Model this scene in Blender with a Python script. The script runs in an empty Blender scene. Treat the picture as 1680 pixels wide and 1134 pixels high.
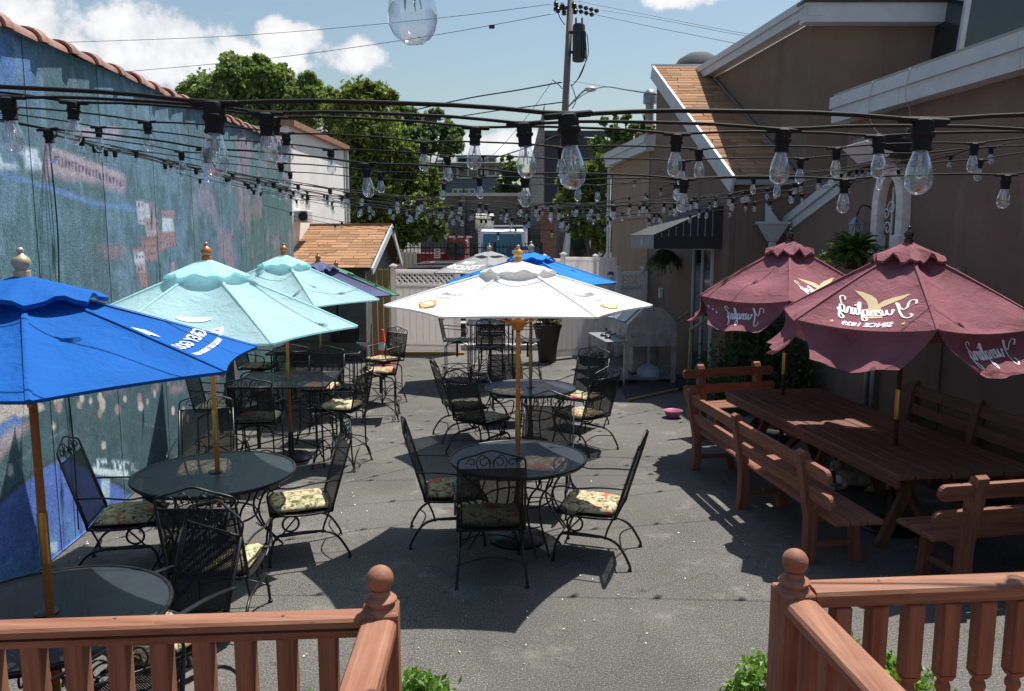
import bpy, bmesh, math, random
import numpy as np
from mathutils import Vector, Matrix
R = math.radians
PI = math.pi
scene = bpy.context.scene
C = scene.collection

# ------------------------------------------------------------------ camera, sky, sun
FPX, CXP, CYP, CAMH = 1300.0, 840.0, 567.0, 2.55
TH = math.atan(177 / 1300)
cam_d = bpy.data.cameras.new('camera')
cam_d.sensor_width = 36
cam_d.lens = FPX / 1680 * 36
cam_d.clip_start = 0.05
cam_d.clip_end = 3000
cam = bpy.data.objects.new('camera', cam_d)
C.objects.link(cam)
cam.location = (0, 0, CAMH)
cam.rotation_euler = (PI / 2 - TH, 0, 0)
scene.camera = cam

SUNV = Vector((.29, .33, 1.0)).normalized()
world = bpy.data.worlds.new('World')
scene.world = world
world.use_nodes = True
wn, wl = world.node_tree.nodes, world.node_tree.links
wn.clear()
SKY_STRENGTH = 0.076
w_out = wn.new('ShaderNodeOutputWorld')
w_bg = wn.new('ShaderNodeBackground')
w_bg.inputs[1].default_value = SKY_STRENGTH
sky = wn.new('ShaderNodeTexSky')
sky.sky_type = 'NISHITA'
sky.sun_disc = False
sky.sun_elevation = math.asin(SUNV.z)
sky.sun_rotation = math.atan2(SUNV.x, SUNV.y)
sky.air_density = 1.6
sky.dust_density = 1.3
sky.ozone_density = 3.2


def wnode(t, **kw):
    n = wn.new(t)
    for k, v in kw.items():
        setattr(n, k, v)
    return n


def wmath(op, a, b=None, c=None):
    n = wnode('ShaderNodeMath', operation=op)
    for i, v in enumerate((a, b, c)):
        if v is None:
            continue
        if isinstance(v, (int, float)):
            n.inputs[i].default_value = v
        else:
            wl.new(v, n.inputs[i])
    return n.outputs[0]


def at(px, py, Y):
    """point on the plane y=Y seen at photo pixel (px,py)"""
    x = (px - CXP) / FPX
    y = (CYP - py) / FPX
    c, s = math.cos(TH), math.sin(TH)
    ry, rz = c + s * y, -s + c * y
    t = Y / ry
    return Vector((x * t, Y, CAMH + rz * t))


def onz(px, py, z=0.0):
    x = (px - CXP) / FPX
    y = (CYP - py) / FPX
    c, s = math.cos(TH), math.sin(TH)
    ry, rz = c + s * y, -s + c * y
    t = (z - CAMH) / rz
    return Vector((x * t, ry * t, z))


tc = wnode('ShaderNodeTexCoord')
wnoise = wnode('ShaderNodeTexNoise')
wnoise.inputs['Scale'].default_value = 13.0
wnoise.inputs['Detail'].default_value = 9
wnoise.inputs['Roughness'].default_value = .62
wl.new(tc.outputs['Generated'], wnoise.inputs['Vector'])
wn2 = wnode('ShaderNodeTexNoise')
wn2.inputs['Scale'].default_value = 3.2
wn2.inputs['Detail'].default_value = 6
wl.new(tc.outputs['Generated'], wn2.inputs['Vector'])
nz = wmath('MULTIPLY_ADD', wnoise.outputs['Fac'], 3.0, -1.45)
mask = None
# cumulus: direction of the centre, half width, half height (radians-ish), weight
CLOUDS = [(55, 45, 95, 42), (275, 70, 105, 62), (345, 95, 70, 36), (200, 95, 70, 30), (100, 75, 90, 30), (475, 60, 52, 24), (585, 88, 62, 30),
          (1120, -6, 60, 16), (800, 235, 150, 26), (40, 120, 60, 30), (430, 100, 60, 18)]
for (px, py, hw, hh) in CLOUDS:
    d = (at(px, py, 100) - Vector((0, 0, CAMH))).normalized()
    sub = wnode('ShaderNodeVectorMath', operation='SUBTRACT')
    wl.new(tc.outputs['Generated'], sub.inputs[0])
    sub.inputs[1].default_value = d
    sc = wnode('ShaderNodeVectorMath', operation='MULTIPLY')
    wl.new(sub.outputs[0], sc.inputs[0])
    sc.inputs[1].default_value = (FPX / hw, FPX / hw * .7, FPX / hh)
    ln = wnode('ShaderNodeVectorMath', operation='LENGTH')
    wl.new(sc.outputs[0], ln.inputs[0])
    v = wmath('SUBTRACT', 1.0, ln.outputs['Value'])
    mask = v if mask is None else wmath('SMOOTH_MAX', mask, v, .25)
# the rest of the sky carries a few scattered clouds of the same kind
gen = wmath('MULTIPLY_ADD', wn2.outputs['Fac'], 4.0, -3.15)
sepw = wnode('ShaderNodeSeparateXYZ')
wl.new(tc.outputs['Generated'], sepw.inputs[0])
behind = wmath('MULTIPLY_ADD', sepw.outputs['Y'], -2.0, 1.0)
gen = wmath('MINIMUM', gen, behind)
mask = wmath('MAXIMUM', mask, gen)
m2 = wmath('ADD', mask, nz)
ramp = wnode('ShaderNodeMapRange', interpolation_type='SMOOTHSTEP')
wl.new(m2, ramp.inputs['Value'])
ramp.inputs['From Min'].default_value = 0.0
ramp.inputs['From Max'].default_value = .42
cr = wnode('ShaderNodeValToRGB')
cr.color_ramp.elements[0].position = .3
cr.color_ramp.elements[0].color = (.62, .66, .73, 1)
cr.color_ramp.elements[1].position = .75
cr.color_ramp.elements[1].color = (1, 1, 1, 1)
wl.new(wmath('MULTIPLY_ADD', m2, .35, wmath('MULTIPLY', wnoise.outputs['Fac'], .8)), cr.inputs[0])
cs = wnode('ShaderNodeVectorMath', operation='SCALE')
wl.new(cr.outputs[0], cs.inputs[0])
cs.inputs['Scale'].default_value = .72 / SKY_STRENGTH
tint = wnode('ShaderNodeMix', data_type='RGBA', blend_type='MULTIPLY')
tint.inputs['Factor'].default_value = 1.0
wl.new(sky.outputs[0], tint.inputs['A'])
tint.inputs['B'].default_value = (1.0, 1.0, 1.0, 1)
mx = wnode('ShaderNodeMix', data_type='RGBA')
wl.new(ramp.outputs[0], mx.inputs['Factor'])
wl.new(tint.outputs['Result'], mx.inputs['A'])
wl.new(cs.outputs[0], mx.inputs['B'])
wl.new(mx.outputs['Result'], w_bg.inputs[0])
wl.new(w_bg.outputs[0], w_out.inputs[0])

sun_d = bpy.data.lights.new('sun', 'SUN')
sun_d.energy = 5.0
sun_d.angle = R(.5)
sun_d.color = (1, .955, .89)
sun = bpy.data.objects.new('sun', sun_d)
sun.rotation_euler = SUNV.to_track_quat('Z', 'Y').to_euler()
C.objects.link(sun)
scene.view_settings.view_transform = 'Standard'
scene.view_settings.look = 'None'
scene.view_settings.gamma = 1
scene.view_settings.use_curve_mapping = False
scene.view_settings.exposure = 0.52
scene.cycles.max_bounces = 8
scene.cycles.transparent_max_bounces = 40
scene.cycles.use_denoising = True

# ------------------------------------------------------------------ materials


def S(r, g, b):
    f = lambda v: (v / 255 / 12.92) if v / 255 <= .04045 else ((v / 255 + .055) / 1.055) ** 2.4
    return (f(r), f(g), f(b), 1)


class NT:
    def __init__(self, name):
        self.m = bpy.data.materials.new(name)
        self.m.use_nodes = True
        self.n = self.m.node_tree.nodes
        self.l = self.m.node_tree.links
        self.n.clear()
        self.out = self.n.new('ShaderNodeOutputMaterial')
        self.tc = self.n.new('ShaderNodeTexCoord')

    def node(self, t, **kw):
        n = self.n.new(t)
        for k, v in kw.items():
            setattr(n, k, v)
        return n

    def put(self, sock, v):
        if hasattr(v, 'is_output') or isinstance(v, bpy.types.NodeSocket):
            self.l.new(v, sock)
        elif isinstance(v, (tuple, list)) and len(v) == 3 and sock.type == 'RGBA':
            sock.default_value = (*v, 1)
        else:
            sock.default_value = v

    def math(self, op, a, b=0.0, c=0.0, clamp=False):
        n = self.node('ShaderNodeMath', operation=op, use_clamp=clamp)
        for i, v in enumerate((a, b, c)):
            self.put(n.inputs[i], v)
        return n.outputs[0]

    def noise(self, scale, detail=4, rough=.55, coord=None, vscale=None, dist=0):
        n = self.node('ShaderNodeTexNoise')
        n.inputs['Scale'].default_value = scale
        n.inputs['Detail'].default_value = detail
        n.inputs['Roughness'].default_value = rough
        n.inputs['Distortion'].default_value = dist
        co = coord or self.tc.outputs['Object']
        if vscale:
            mp = self.node('ShaderNodeMapping')
            mp.inputs['Scale'].default_value = vscale
            self.l.new(co, mp.inputs['Vector'])
            co = mp.outputs[0]
        self.l.new(co, n.inputs['Vector'])
        return n.outputs['Fac']

    def rmap(self, v, a, b, c=0.0, d=1.0):
        n = self.node('ShaderNodeMapRange')
        self.put(n.inputs['Value'], v)
        for k, x in (('From Min', a), ('From Max', b), ('To Min', c), ('To Max', d)):
            n.inputs[k].default_value = x
        return n.outputs[0]

    def mix(self, f, a, b, blend='MIX'):
        n = self.node('ShaderNodeMix', data_type='RGBA', blend_type=blend)
        self.put(n.inputs['Factor'], f)
        self.put(n.inputs['A'], a)
        self.put(n.inputs['B'], b)
        return n.outputs['Result']

    def bump(self, h, strength=.3, dist=.01):
        n = self.node('ShaderNodeBump')
        n.inputs['Strength'].default_value = strength
        n.inputs['Distance'].default_value = dist
        self.l.new(h, n.inputs['Height'])
        return n.outputs[0]

    def principled(self, color, rough=.6, metal=0.0, normal=None, spec=.5, alpha=None, trans=0):
        p = self.node('ShaderNodeBsdfPrincipled')
        self.put(p.inputs['Base Color'], color)
        self.put(p.inputs['Roughness'], rough)
        p.inputs['Metallic'].default_value = metal
        p.inputs['Specular IOR Level'].default_value = spec
        if trans:
            p.inputs['Transmission Weight'].default_value = trans
        if normal is not None:
            self.l.new(normal, p.inputs['Normal'])
        if alpha is not None:
            self.put(p.inputs['Alpha'], alpha)
        self.p = p
        return p.outputs[0]

    def done(self, sh):
        self.l.new(sh, self.out.inputs['Surface'])
        return self.m


def basic(name, col, rough=.6, metal=0, var=.12, scale=6, bump=.15, bscale=60, bdist=.003, spec=.5, vs=None, wear=None, perobj=0):
    t = NT(name)
    n = t.noise(scale, 5, .6, vscale=vs)
    k = t.rmap(n, .3, .7, 1 - var, 1 + var)
    if perobj:
        oi = t.node('ShaderNodeObjectInfo')
        k = t.math('MULTIPLY', k, t.rmap(oi.outputs['Random'], 0, 1, 1 - perobj, 1 + perobj))
    hsv = t.node('ShaderNodeHueSaturation')
    t.put(hsv.inputs['Color'], col)
    t.put(hsv.inputs['Value'], k)
    c = hsv.outputs[0]
    if wear:
        w = t.rmap(t.noise(scale * 3, 8, .7, vscale=vs), .6, .72)
        c = t.mix(w, c, wear)
    b = t.bump(t.noise(bscale, 4, .6, vscale=vs), bump, bdist)
    return t.done(t.principled(c, rough, metal, b, spec))


M = {}
# asphalt
t = NT('asphalt')
big = t.noise(.55, 5, .6)
fine = t.noise(95, 3, .8)
mid = t.noise(22, 5, .7)
col = t.mix(t.rmap(big, .35, .65), (.066, .062, .056, 1), (.122, .114, .101, 1))
col = t.mix(t.rmap(mid, .3, .75, 0, .5), col, (.085, .081, .079, 1))
sp1 = t.noise(42, 5, .85)
col = t.mix(t.rmap(fine, .52, .66), col, (.30, .285, .265, 1))
col = t.mix(t.rmap(fine, .34, .46, .85, 0), col, (.022, .022, .024, 1))
col = t.mix(t.rmap(sp1, .58, .70, 0, .6), col, (.30, .29, .27, 1))
col = t.mix(t.rmap(sp1, .34, .42, .6, 0), col, (.03, .03, .03, 1))
st = t.noise(1.7, 8, .75)
col = t.mix(t.rmap(st, .55, .68, 0, .75), col, (.23, .215, .195, 1))
col = t.mix(t.rmap(t.noise(.32, 3, .5), .50, .53, 0, .22), col, (.05, .049, .05, 1))
col = t.mix(t.rmap(t.noise(2.6, 3, .5, dist=.5), .70, .76, 0, .6), col, (.03, .03, .032, 1))
col = t.mix(t.rmap(t.noise(1.1, 7, .7, vscale=(1, 2.2, 1)), .36, .28, 0, .65), col, (.045, .044, .046, 1))
vor = t.node('ShaderNodeTexVoronoi', feature='DISTANCE_TO_EDGE')
vor.inputs['Scale'].default_value = .8
nn = t.node('ShaderNodeTexNoise')
nn.inputs['Scale'].default_value = 5
nn.inputs['Detail'].default_value = 6
t.l.new(t.tc.outputs['Object'], nn.inputs['Vector'])
mp = t.node('ShaderNodeVectorMath', operation='MULTIPLY_ADD')
t.l.new(nn.outputs['Color'], mp.inputs[0])
mp.inputs[1].default_value = (.45, .45, 0)
t.l.new(t.tc.outputs['Object'], mp.inputs[2])
t.l.new(mp.outputs[0], vor.inputs['Vector'])
crk = t.rmap(vor.outputs['Distance'], .0, .006, .55, 0)
crk = t.math('MULTIPLY', crk, t.rmap(t.noise(.9, 3), .36, .46))
col = t.mix(crk, col, (.035, .034, .035, 1))
hh = t.math('ADD', fine, t.math('MULTIPLY', mid, .6))
M['asphalt'] = t.done(t.principled(col, .92, 0, t.bump(hh, .7, .006), .3))

M['concrete'] = basic('concrete', (.36, .35, .33, 1), .9, 0, .18, 3, .3, 50, .004)
for nm_, cc_ in (('stucco', (.235, .165, .130, 1)), ('stucco_sunlit', (.36, .26, .185, 1))):  # second entry: paler copy of the stucco with sunlight put into the colour
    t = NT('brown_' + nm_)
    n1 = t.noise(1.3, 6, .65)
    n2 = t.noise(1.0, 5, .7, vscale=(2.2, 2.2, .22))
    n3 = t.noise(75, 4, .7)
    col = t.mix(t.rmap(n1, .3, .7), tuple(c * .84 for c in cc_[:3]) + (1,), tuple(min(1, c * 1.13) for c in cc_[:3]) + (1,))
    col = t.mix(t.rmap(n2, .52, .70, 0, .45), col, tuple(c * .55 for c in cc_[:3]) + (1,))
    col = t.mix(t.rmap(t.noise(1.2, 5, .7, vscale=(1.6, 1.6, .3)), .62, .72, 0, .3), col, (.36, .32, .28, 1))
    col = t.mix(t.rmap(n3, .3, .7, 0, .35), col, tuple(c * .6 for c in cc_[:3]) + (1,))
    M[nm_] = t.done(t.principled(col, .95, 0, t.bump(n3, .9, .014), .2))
M['fascia'] = basic('grey_white_fascia', (.50, .52, .54, 1), .6, 0, .08, 4, .1, 40, .002)
M['cream'] = basic('cream_render', (.80, .77, .72, 1), .9, 0, .08, 2, .3, 60, .004)
t = NT('white_vinyl')
n_ = t.noise(3, 5, .6)
col = t.mix(t.rmap(n_, .3, .7), (.82, .81, .80, 1), (.74, .73, .73, 1))
p_ = t.principled(col, .45, 0, None, .4)
tr_ = t.node('ShaderNodeBsdfTranslucent')
tr_.inputs['Color'].default_value = (.88, .84, .82, 1)
ms_ = t.node('ShaderNodeMixShader')
ms_.inputs[0].default_value = .62
t.l.new(p_, ms_.inputs[1])
t.l.new(tr_.outputs[0], ms_.inputs[2])
M['vinyl'] = t.done(ms_.outputs[0])
M['black_iron'] = basic('black_iron', (.012, .012, .014, 1), .38, .3, .3, 30, .3, 160, .001, .6)
M['iron_far'] = basic('dark_fence_iron', (.015, .015, .017, 1), .5, .3, .2, 10, .1, 60, .001)
M['socket_rubber'] = basic('black_socket_rubber', (.010, .010, .011, 1), .7, 0, .2, 30, .1, spec=.25)
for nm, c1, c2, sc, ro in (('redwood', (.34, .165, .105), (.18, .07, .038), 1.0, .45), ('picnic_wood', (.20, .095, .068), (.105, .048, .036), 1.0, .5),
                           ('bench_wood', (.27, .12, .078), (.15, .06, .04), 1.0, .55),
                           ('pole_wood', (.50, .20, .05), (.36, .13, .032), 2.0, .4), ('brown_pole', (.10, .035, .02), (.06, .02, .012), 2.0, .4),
                           ('fence_wood', (.42, .30, .12), (.28, .18, .07), 1.5, .8)):
    t = NT(nm)
    oi = t.node('ShaderNodeObjectInfo')
    ad = t.node('ShaderNodeVectorMath', operation='ADD')
    t.l.new(t.tc.outputs['Object'], ad.inputs[0])
    cmb = t.node('ShaderNodeCombineXYZ')
    t.l.new(t.math('MULTIPLY', oi.outputs['Random'], 17.0), cmb.inputs[0])
    t.l.new(t.math('MULTIPLY', oi.outputs['Random'], 31.0), cmb.inputs[2])
    t.l.new(cmb.outputs[0], ad.inputs[1])
    at_ = t.node('ShaderNodeAttribute', attribute_name='grain')
    # the grain runs along the attribute's axis: x, y or z stored per piece
    sepg = t.node('ShaderNodeSeparateXYZ')
    t.l.new(at_.outputs['Vector'], sepg.inputs[0])
    sepc = t.node('ShaderNodeSeparateXYZ')
    t.l.new(ad.outputs[0], sepc.inputs[0])
    cm = t.node('ShaderNodeCombineXYZ')
    for i in range(3):
        f = t.rmap(sepg.outputs[i], 0, 1, 30, 1.2)
        t.l.new(t.math('MULTIPLY', sepc.outputs[i], f), cm.inputs[i])
    g = t.noise(sc, 6, .65, coord=cm.outputs[0], dist=.4)
    g2 = t.noise(sc * 3.2, 4, .7, coord=cm.outputs[0])
    col = t.mix(t.rmap(g, .32, .68), (*c2, 1), (*c1, 1))
    col = t.mix(t.rmap(t.noise(sc * 1.6, 5, .75, coord=cm.outputs[0]), .64, .70, 0, .75), col, (c2[0] * .3, c2[1] * .28, c2[2] * .28, 1))
    col = t.mix(t.rmap(t.noise(26, 5, .75), .66, .72, 0, .5), col, (.42, .33, .27, 1))
    col = t.mix(t.rmap(g2, .63, .72, 0, .55), col, (c2[0] * .45, c2[1] * .45, c2[2] * .45, 1))
    col = t.mix(t.rmap(t.noise(3, 5, .6), .55, .75, 0, .35), col, (min(1, c1[0] * 1.35), c1[1] * 1.5, c1[2] * 1.7, 1))
    M[nm] = t.done(t.principled(col, ro + .15, 0, t.bump(g2, .5, .003), .22))

M['brass'] = basic('brass', (.62, .42, .14, 1), .35, .9, .15, 20, .1)
M['finial_gold'] = basic('pale_gold_finial', (.52, .42, .26, 1), .35, .3, .15, 20, .1)
M['finial_copper'] = basic('copper_finial', (.55, .20, .08, 1), .3, .3, .15, 20, .1)
M['finial_amber'] = basic('amber_wood_finial', (.62, .33, .09, 1), .3, .1, .15, 20, .1)
M['finial_dark'] = basic('dark_finial', (.06, .04, .035, 1), .2, .5, .15, 20, .1)


def fabric(name, col, trl=.22, dirt=.06, sheen=0):
    t = NT(name)
    n = t.noise(3, 6, .6)
    hsv = t.node('ShaderNodeHueSaturation')
    t.put(hsv.inputs['Color'], col)
    st_ = t.rmap(t.noise(2.2, 6, .7), .58, .72, 1, 1 - dirt * 1.8)
    t.put(hsv.inputs['Value'], t.math('MULTIPLY', t.rmap(n, .3, .7, 1 - dirt, 1 + dirt), st_))
    # woven threads and the soft folds of hung cloth
    w = t.noise(420, 2, .5)
    f = t.noise(5, 4, .6, dist=1.2)
    f2 = t.noise(16, 3, .6, dist=2.0)
    b = t.bump(t.math('ADD', t.math('MULTIPLY', w, .03), t.math('ADD', f, t.math('MULTIPLY', f2, .25))), .6, .03)
    p = t.principled(hsv.outputs[0], .85, 0, b, .15)
    tr = t.node('ShaderNodeBsdfTranslucent')
    t.put(tr.inputs['Color'], hsv.outputs[0])
    ms = t.node('ShaderNodeMixShader')
    ms.inputs[0].default_value = trl
    t.l.new(p, ms.inputs[1])
    t.l.new(tr.outputs[0], ms.inputs[2])
    return t.done(ms.outputs[0])


M['f_blue'] = fabric('blue_canopy_cloth', (.012, .115, .42, 1), .15)
M['f_blue2'] = fabric('bright_blue_canopy_cloth', (.03, .24, .66, 1), .2)
M['f_teal'] = fabric('pale_aqua_canopy_cloth', (.62, .92, .96, 1), .55)
M['f_white'] = fabric('white_canopy_cloth', (.88, .88, .87, 1), .3)
M['f_navy'] = fabric('slate_navy_canopy_cloth', (.115, .13, .235, 1), .12)
M['f_green'] = fabric('green_canopy_cloth', (.10, .25, .14, 1), .12)
M['f_grey'] = fabric('grey_canopy_cloth', (.34, .34, .345, 1), .12)
M['f_maroon'] = fabric('faded_maroon_canopy_cloth', (.26, .10, .12, 1), .1, .18)
M['p_white'] = basic('white_print', (.82, .82, .82, 1), .7, 0, .03, 5, 0)
M['p_faint'] = basic('faint_white_print', (.80, .93, .95, 1), .8, 0, .03, 5, 0)
M['p_tan'] = basic('tan_print', (.55, .42, .22, 1), .7, 0, .06, 5, 0)
M['p_grey'] = basic('grey_print', (.22, .21, .22, 1), .7, 0, .06, 5, 0)
M['p_yellow'] = basic('yellow_print', (.75, .55, .12, 1), .7, 0, .06, 5, 0)
M['p_red'] = basic('red_print', (.45, .08, .05, 1), .7, 0, .06, 5, 0)
M['p_dots'] = basic('pink_white_print', (.75, .6, .6, 1), .7, 0, .03, 5, 0)


def meshmetal(name, col, hole=.0052, cover=.62, rough=.6):
    """expanded metal with fine diamond holes"""
    t = NT(name)
    s = t.node('ShaderNodeSeparateXYZ')
    t.l.new(t.tc.outputs['Object'], s.inputs[0])
    b = t.math('ADD', s.outputs[1], s.outputs[2])
    k = PI / hole
    u = t.math('ABSOLUTE', t.math('SINE', t.math('MULTIPLY', t.math('ADD', s.outputs[0], b), k / 1.414)))
    v = t.math('ABSOLUTE', t.math('SINE', t.math('MULTIPLY', t.math('SUBTRACT', s.outputs[0], b), k / 1.414)))
    a = t.math('LESS_THAN', t.math('MINIMUM', u, v), cover)
    hsv = t.mix(t.rmap(t.noise(9, 4), .3, .7), col, tuple(c * .7 for c in col[:3]) + (1,))
    return t.done(t.principled(hsv, rough, 0, None, .25, alpha=a))


M['mesh_black'] = meshmetal('black_mesh', (.012, .012, .013, 1), .0065, .80)
M['mesh_table'] = meshmetal('table_mesh', (.032, .040, .050, 1), .0075, .86, .42)
M['mesh_sq'] = meshmetal('square_table_mesh', (.025, .035, .035, 1), .006, .85, .4)
M['mesh_blue'] = meshmetal('blue_grey_table_mesh', (.035, .045, .07, 1), .006, .85, .35)

t = NT('floral_cushion_fabric')
oi = t.node('ShaderNodeObjectInfo')
ad = t.node('ShaderNodeVectorMath', operation='ADD')
t.l.new(t.tc.outputs['Object'], ad.inputs[0])
cb_ = t.node('ShaderNodeCombineXYZ')
t.l.new(t.math('MULTIPLY', oi.outputs['Random'], 23.0), cb_.inputs[0])
t.l.new(t.math('MULTIPLY', oi.outputs['Random'], 41.0), cb_.inputs[1])
t.l.new(cb_.outputs[0], ad.inputs[1])
a = t.noise(7, 4, .6, dist=2.2, coord=ad.outputs[0])
b = t.noise(9, 3, .6, dist=3.0, coord=ad.outputs[0])
c_ = t.noise(4.5, 2, .5, dist=1, coord=ad.outputs[0])
col = t.mix(t.rmap(a, .42, .5), (.07, .08, .035, 1), (.42, .36, .22, 1))
col = t.mix(t.rmap(b, .53, .58), col, (.55, .48, .32, 1))
col = t.mix(t.rmap(b, .40, .36), col, (.20, .20, .10, 1))
col = t.mix(t.rmap(c_, .60, .66), col, (.45, .13, .08, 1))
M['cushion'] = t.done(t.principled(col, .9, 0, t.bump(t.noise(14, 4, .6), .5, .02), .15))
M['cushion_red'] = basic('red_striped_cushion_fabric', (.50, .10, .07, 1), .9, 0, .3, 14, .4, 30, .01)

# painted mural: colours come from the painted vertices, brush grain from noise
t = NT('mural_paint')
at_ = t.node('ShaderNodeAttribute', attribute_name='paint')
g = t.noise(38, 6, .85)
g2 = t.noise(8, 6, .7)
col = t.mix(.75, at_.outputs['Color'], t.mix(1.0, at_.outputs['Color'], t.mix(t.rmap(g, .3, .7), (.30, .33, .36, 1), (1.75, 1.75, 1.75, 1)), 'MULTIPLY'))
col = t.mix(t.rmap(g2, .3, .7, 0, .35), col, t.mix(1.0, col, (.6, .62, .66, 1), 'MULTIPLY'))
M['mural'] = t.done(t.principled(col, .8, 0, t.bump(t.noise(85, 4, .7), .9, .012), .25))

M['clay'] = basic('clay_coping_tile', (.30, .15, .105, 1), .45, 0, .3, 9, .2, 40, .003, .5, perobj=.2)
M['mortar_dark'] = basic('dark_backing', (.04, .045, .05, 1), .9)


def shingle(name, c):
    t = NT(name)
    oi = t.node('ShaderNodeObjectInfo')
    n = t.noise(160, 3, .7)
    hsv = t.node('ShaderNodeHueSaturation')
    t.put(hsv.inputs['Color'], c)
    t.put(hsv.inputs['Value'], t.math('MULTIPLY', t.rmap(oi.outputs['Random'], 0, 1, .72, 1.2), t.rmap(n, .3, .7, .7, 1.3)))
    return t.done(t.principled(hsv.outputs[0], .95, 0, t.bump(n, .5, .004), .2))


M['shingle'] = shingle('tan_asphalt_shingle', (.34, .19, .105, 1))
M['shingle_base'] = basic('shingle_underlay', (.07, .045, .03, 1), .95)
M['siding'] = basic('grey_green_siding', (.10, .11, .10, 1), .8, 0, .12, 5, .2, perobj=.08)
M['glass_dark'] = basic('dark_window_glass', (.02, .03, .035, 1), .08, 0, .2, 3, 0, spec=.9)
M['glass_teal'] = basic('windscreen_glass', (.05, .16, .20, 1), .1, 0, .25, 1.5, 0, spec=.9)
M['white_paint'] = basic('white_paint', (.75, .76, .77, 1), .35, 0, .06, 3, .05)
M['black_paint'] = basic('black_paint', (.018, .018, .02, 1), .4)
M['red_paint'] = basic('red_vehicle_paint', (.24, .025, .018, 1), .35, 0, .1, 2, .02)
M['rubber'] = basic('tyre_rubber', (.02, .02, .02, 1), .85)
M['galv'] = basic('grey_steel', (.27, .29, .32, 1), .45, .5, .15, 6, .1)
M['grill_steel'] = basic('weathered_steel', (.42, .40, .40, 1), .42, .4, .3, 5, .2, 30, .003, wear=(.16, .10, .07, 1))
M['grey_plastic'] = basic('blue_grey_plastic', (.30, .37, .43, 1), .5, 0, .1, 5, .05)
M['pipe_ochre'] = basic('ochre_painted_pipe', (.33, .27, .09, 1), .6, 0, .2, 12, .1)
M['cone'] = basic('orange_cone_plastic', (.80, .09, .03, 1), .5, 0, .1, 6, .05)
M['cone_white'] = basic('reflective_white_band', (.75, .75, .75, 1), .4)
M['pink'] = basic('pink_plastic', (.38, .12, .21, 1), .5)
M['terracotta_dark'] = basic('dark_brown_planter', (.05, .035, .03, 1), .7)
M['green_tub'] = basic('green_plastic', (.03, .13, .09, 1), .5)
M['awning'] = basic('black_awning_canvas', (.022, .022, .026, 1), .75)
M['awning_stripe'] = basic('grey_awning_stripe', (.27, .265, .26, 1), .75)
M['bark'] = basic('bark', (.10, .08, .06, 1), .95, 0, .3, 12, .8, 30, .02, vs=(1, 1, .3))
M['pole_grey'] = basic('weathered_utility_pole_wood', (.17, .15, .14, 1), .9, 0, .25, 10, .5, 30, .01, vs=(3, 3, .3))
M['grey_house'] = basic('blue_grey_house_siding', (.13, .155, .20, 1), .8, 0, .06, 2, .1)
M['dark_slate'] = basic('dark_slate_wall', (.055, .06, .075, 1), .85)
M['roof_grey'] = basic('grey_roofing', (.20, .19, .18, 1), .9, 0, .15, 3, .3)
M['tank_cream'] = basic('cream_tank_paint', (.58, .53, .38, 1), .5)
M['blue_box'] = basic('blue_painted_panel', (.03, .08, .30, 1), .5)
M['sign_navy'] = basic('navy_sign_board', (.035, .045, .11, 1), .5)
M['fur_grey'] = basic('grey_fur', (.36, .34, .32, 1), .95, 0, .35, 18, .6, 120, .01)
M['fur_white'] = basic('white_fur', (.85, .84, .82, 1), .95, 0, .1, 18, .6, 120, .01)
M['fur_black'] = basic('black_fur', (.02, .02, .022, 1), .9, 0, .3, 18, .6, 120, .01)
M['eye'] = basic('dark_eye', (.01, .02, .01, 1), .1)
M['ornament'] = basic('pale_stone_ornament', (.72, .70, .67, 1), .85, 0, .2, 10, .3)
M['petal'] = basic('fallen_petals', (.72, .68, .60, 1), .8)
M['bulb_filament'] = basic('pale_filament_support', (.55, .54, .5, 1), .3, .3)
M['wood_ramp'] = basic('dark_ramp_boards', (.035, .033, .033, 1), .9)
M['grey_lamp'] = basic('pale_grey_lamp_housing', (.45, .47, .48, 1), .4)

for nm, scl, ca, cb in (('brick', 3.2, (.20, .085, .06, 1), (.14, .06, .045, 1)), ('block', 1.6, (.26, .245, .24, 1), (.22, .21, .205, 1)),
                        ('block_brown', 1.6, (.16, .135, .125, 1), (.13, .11, .105, 1))):
    t = NT(nm + '_masonry')
    br = t.node('ShaderNodeTexBrick')
    br.inputs['Scale'].default_value = scl
    br.inputs['Color1'].default_value = ca
    br.inputs['Color2'].default_value = cb
    br.inputs['Mortar'].default_value = (.12, .115, .11, 1)
    br.inputs['Mortar Size'].default_value = .015
    mp = t.node('ShaderNodeMapping')
    mp.inputs['Rotation'].default_value = (R(90), 0, 0)
    t.l.new(t.tc.outputs['Object'], mp.inputs['Vector'])
    t.l.new(mp.outputs[0], br.inputs['Vector'])
    col = t.mix(t.rmap(t.noise(2, 5), .3, .7, 0, .3), br.outputs['Color'], (.07, .06, .06, 1))
    M[nm] = t.done(t.principled(col, .95, 0, t.bump(t.noise(40), .3), .2))

# clear bulb glass
t = NT('clear_bulb_glass')
lw = t.node('ShaderNodeLayerWeight')
lw.inputs['Blend'].default_value = .35
tr = t.node('ShaderNodeBsdfTransparent')
tr.inputs['Color'].default_value = (.93, .94, .95, 1)
gl = t.node('ShaderNodeBsdfGlossy')
gl.inputs['Roughness'].default_value = .04
gl.inputs['Color'].default_value = (1, 1, 1, 1)
ms = t.node('ShaderNodeMixShader')
t.l.new(t.rmap(lw.outputs['Facing'], .15, 1.0, .14, .95), ms.inputs[0])
t.l.new(tr.outputs[0], ms.inputs[1])
t.l.new(gl.outputs[0], ms.inputs[2])
M['bulb_glass'] = t.done(ms.outputs[0])


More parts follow.
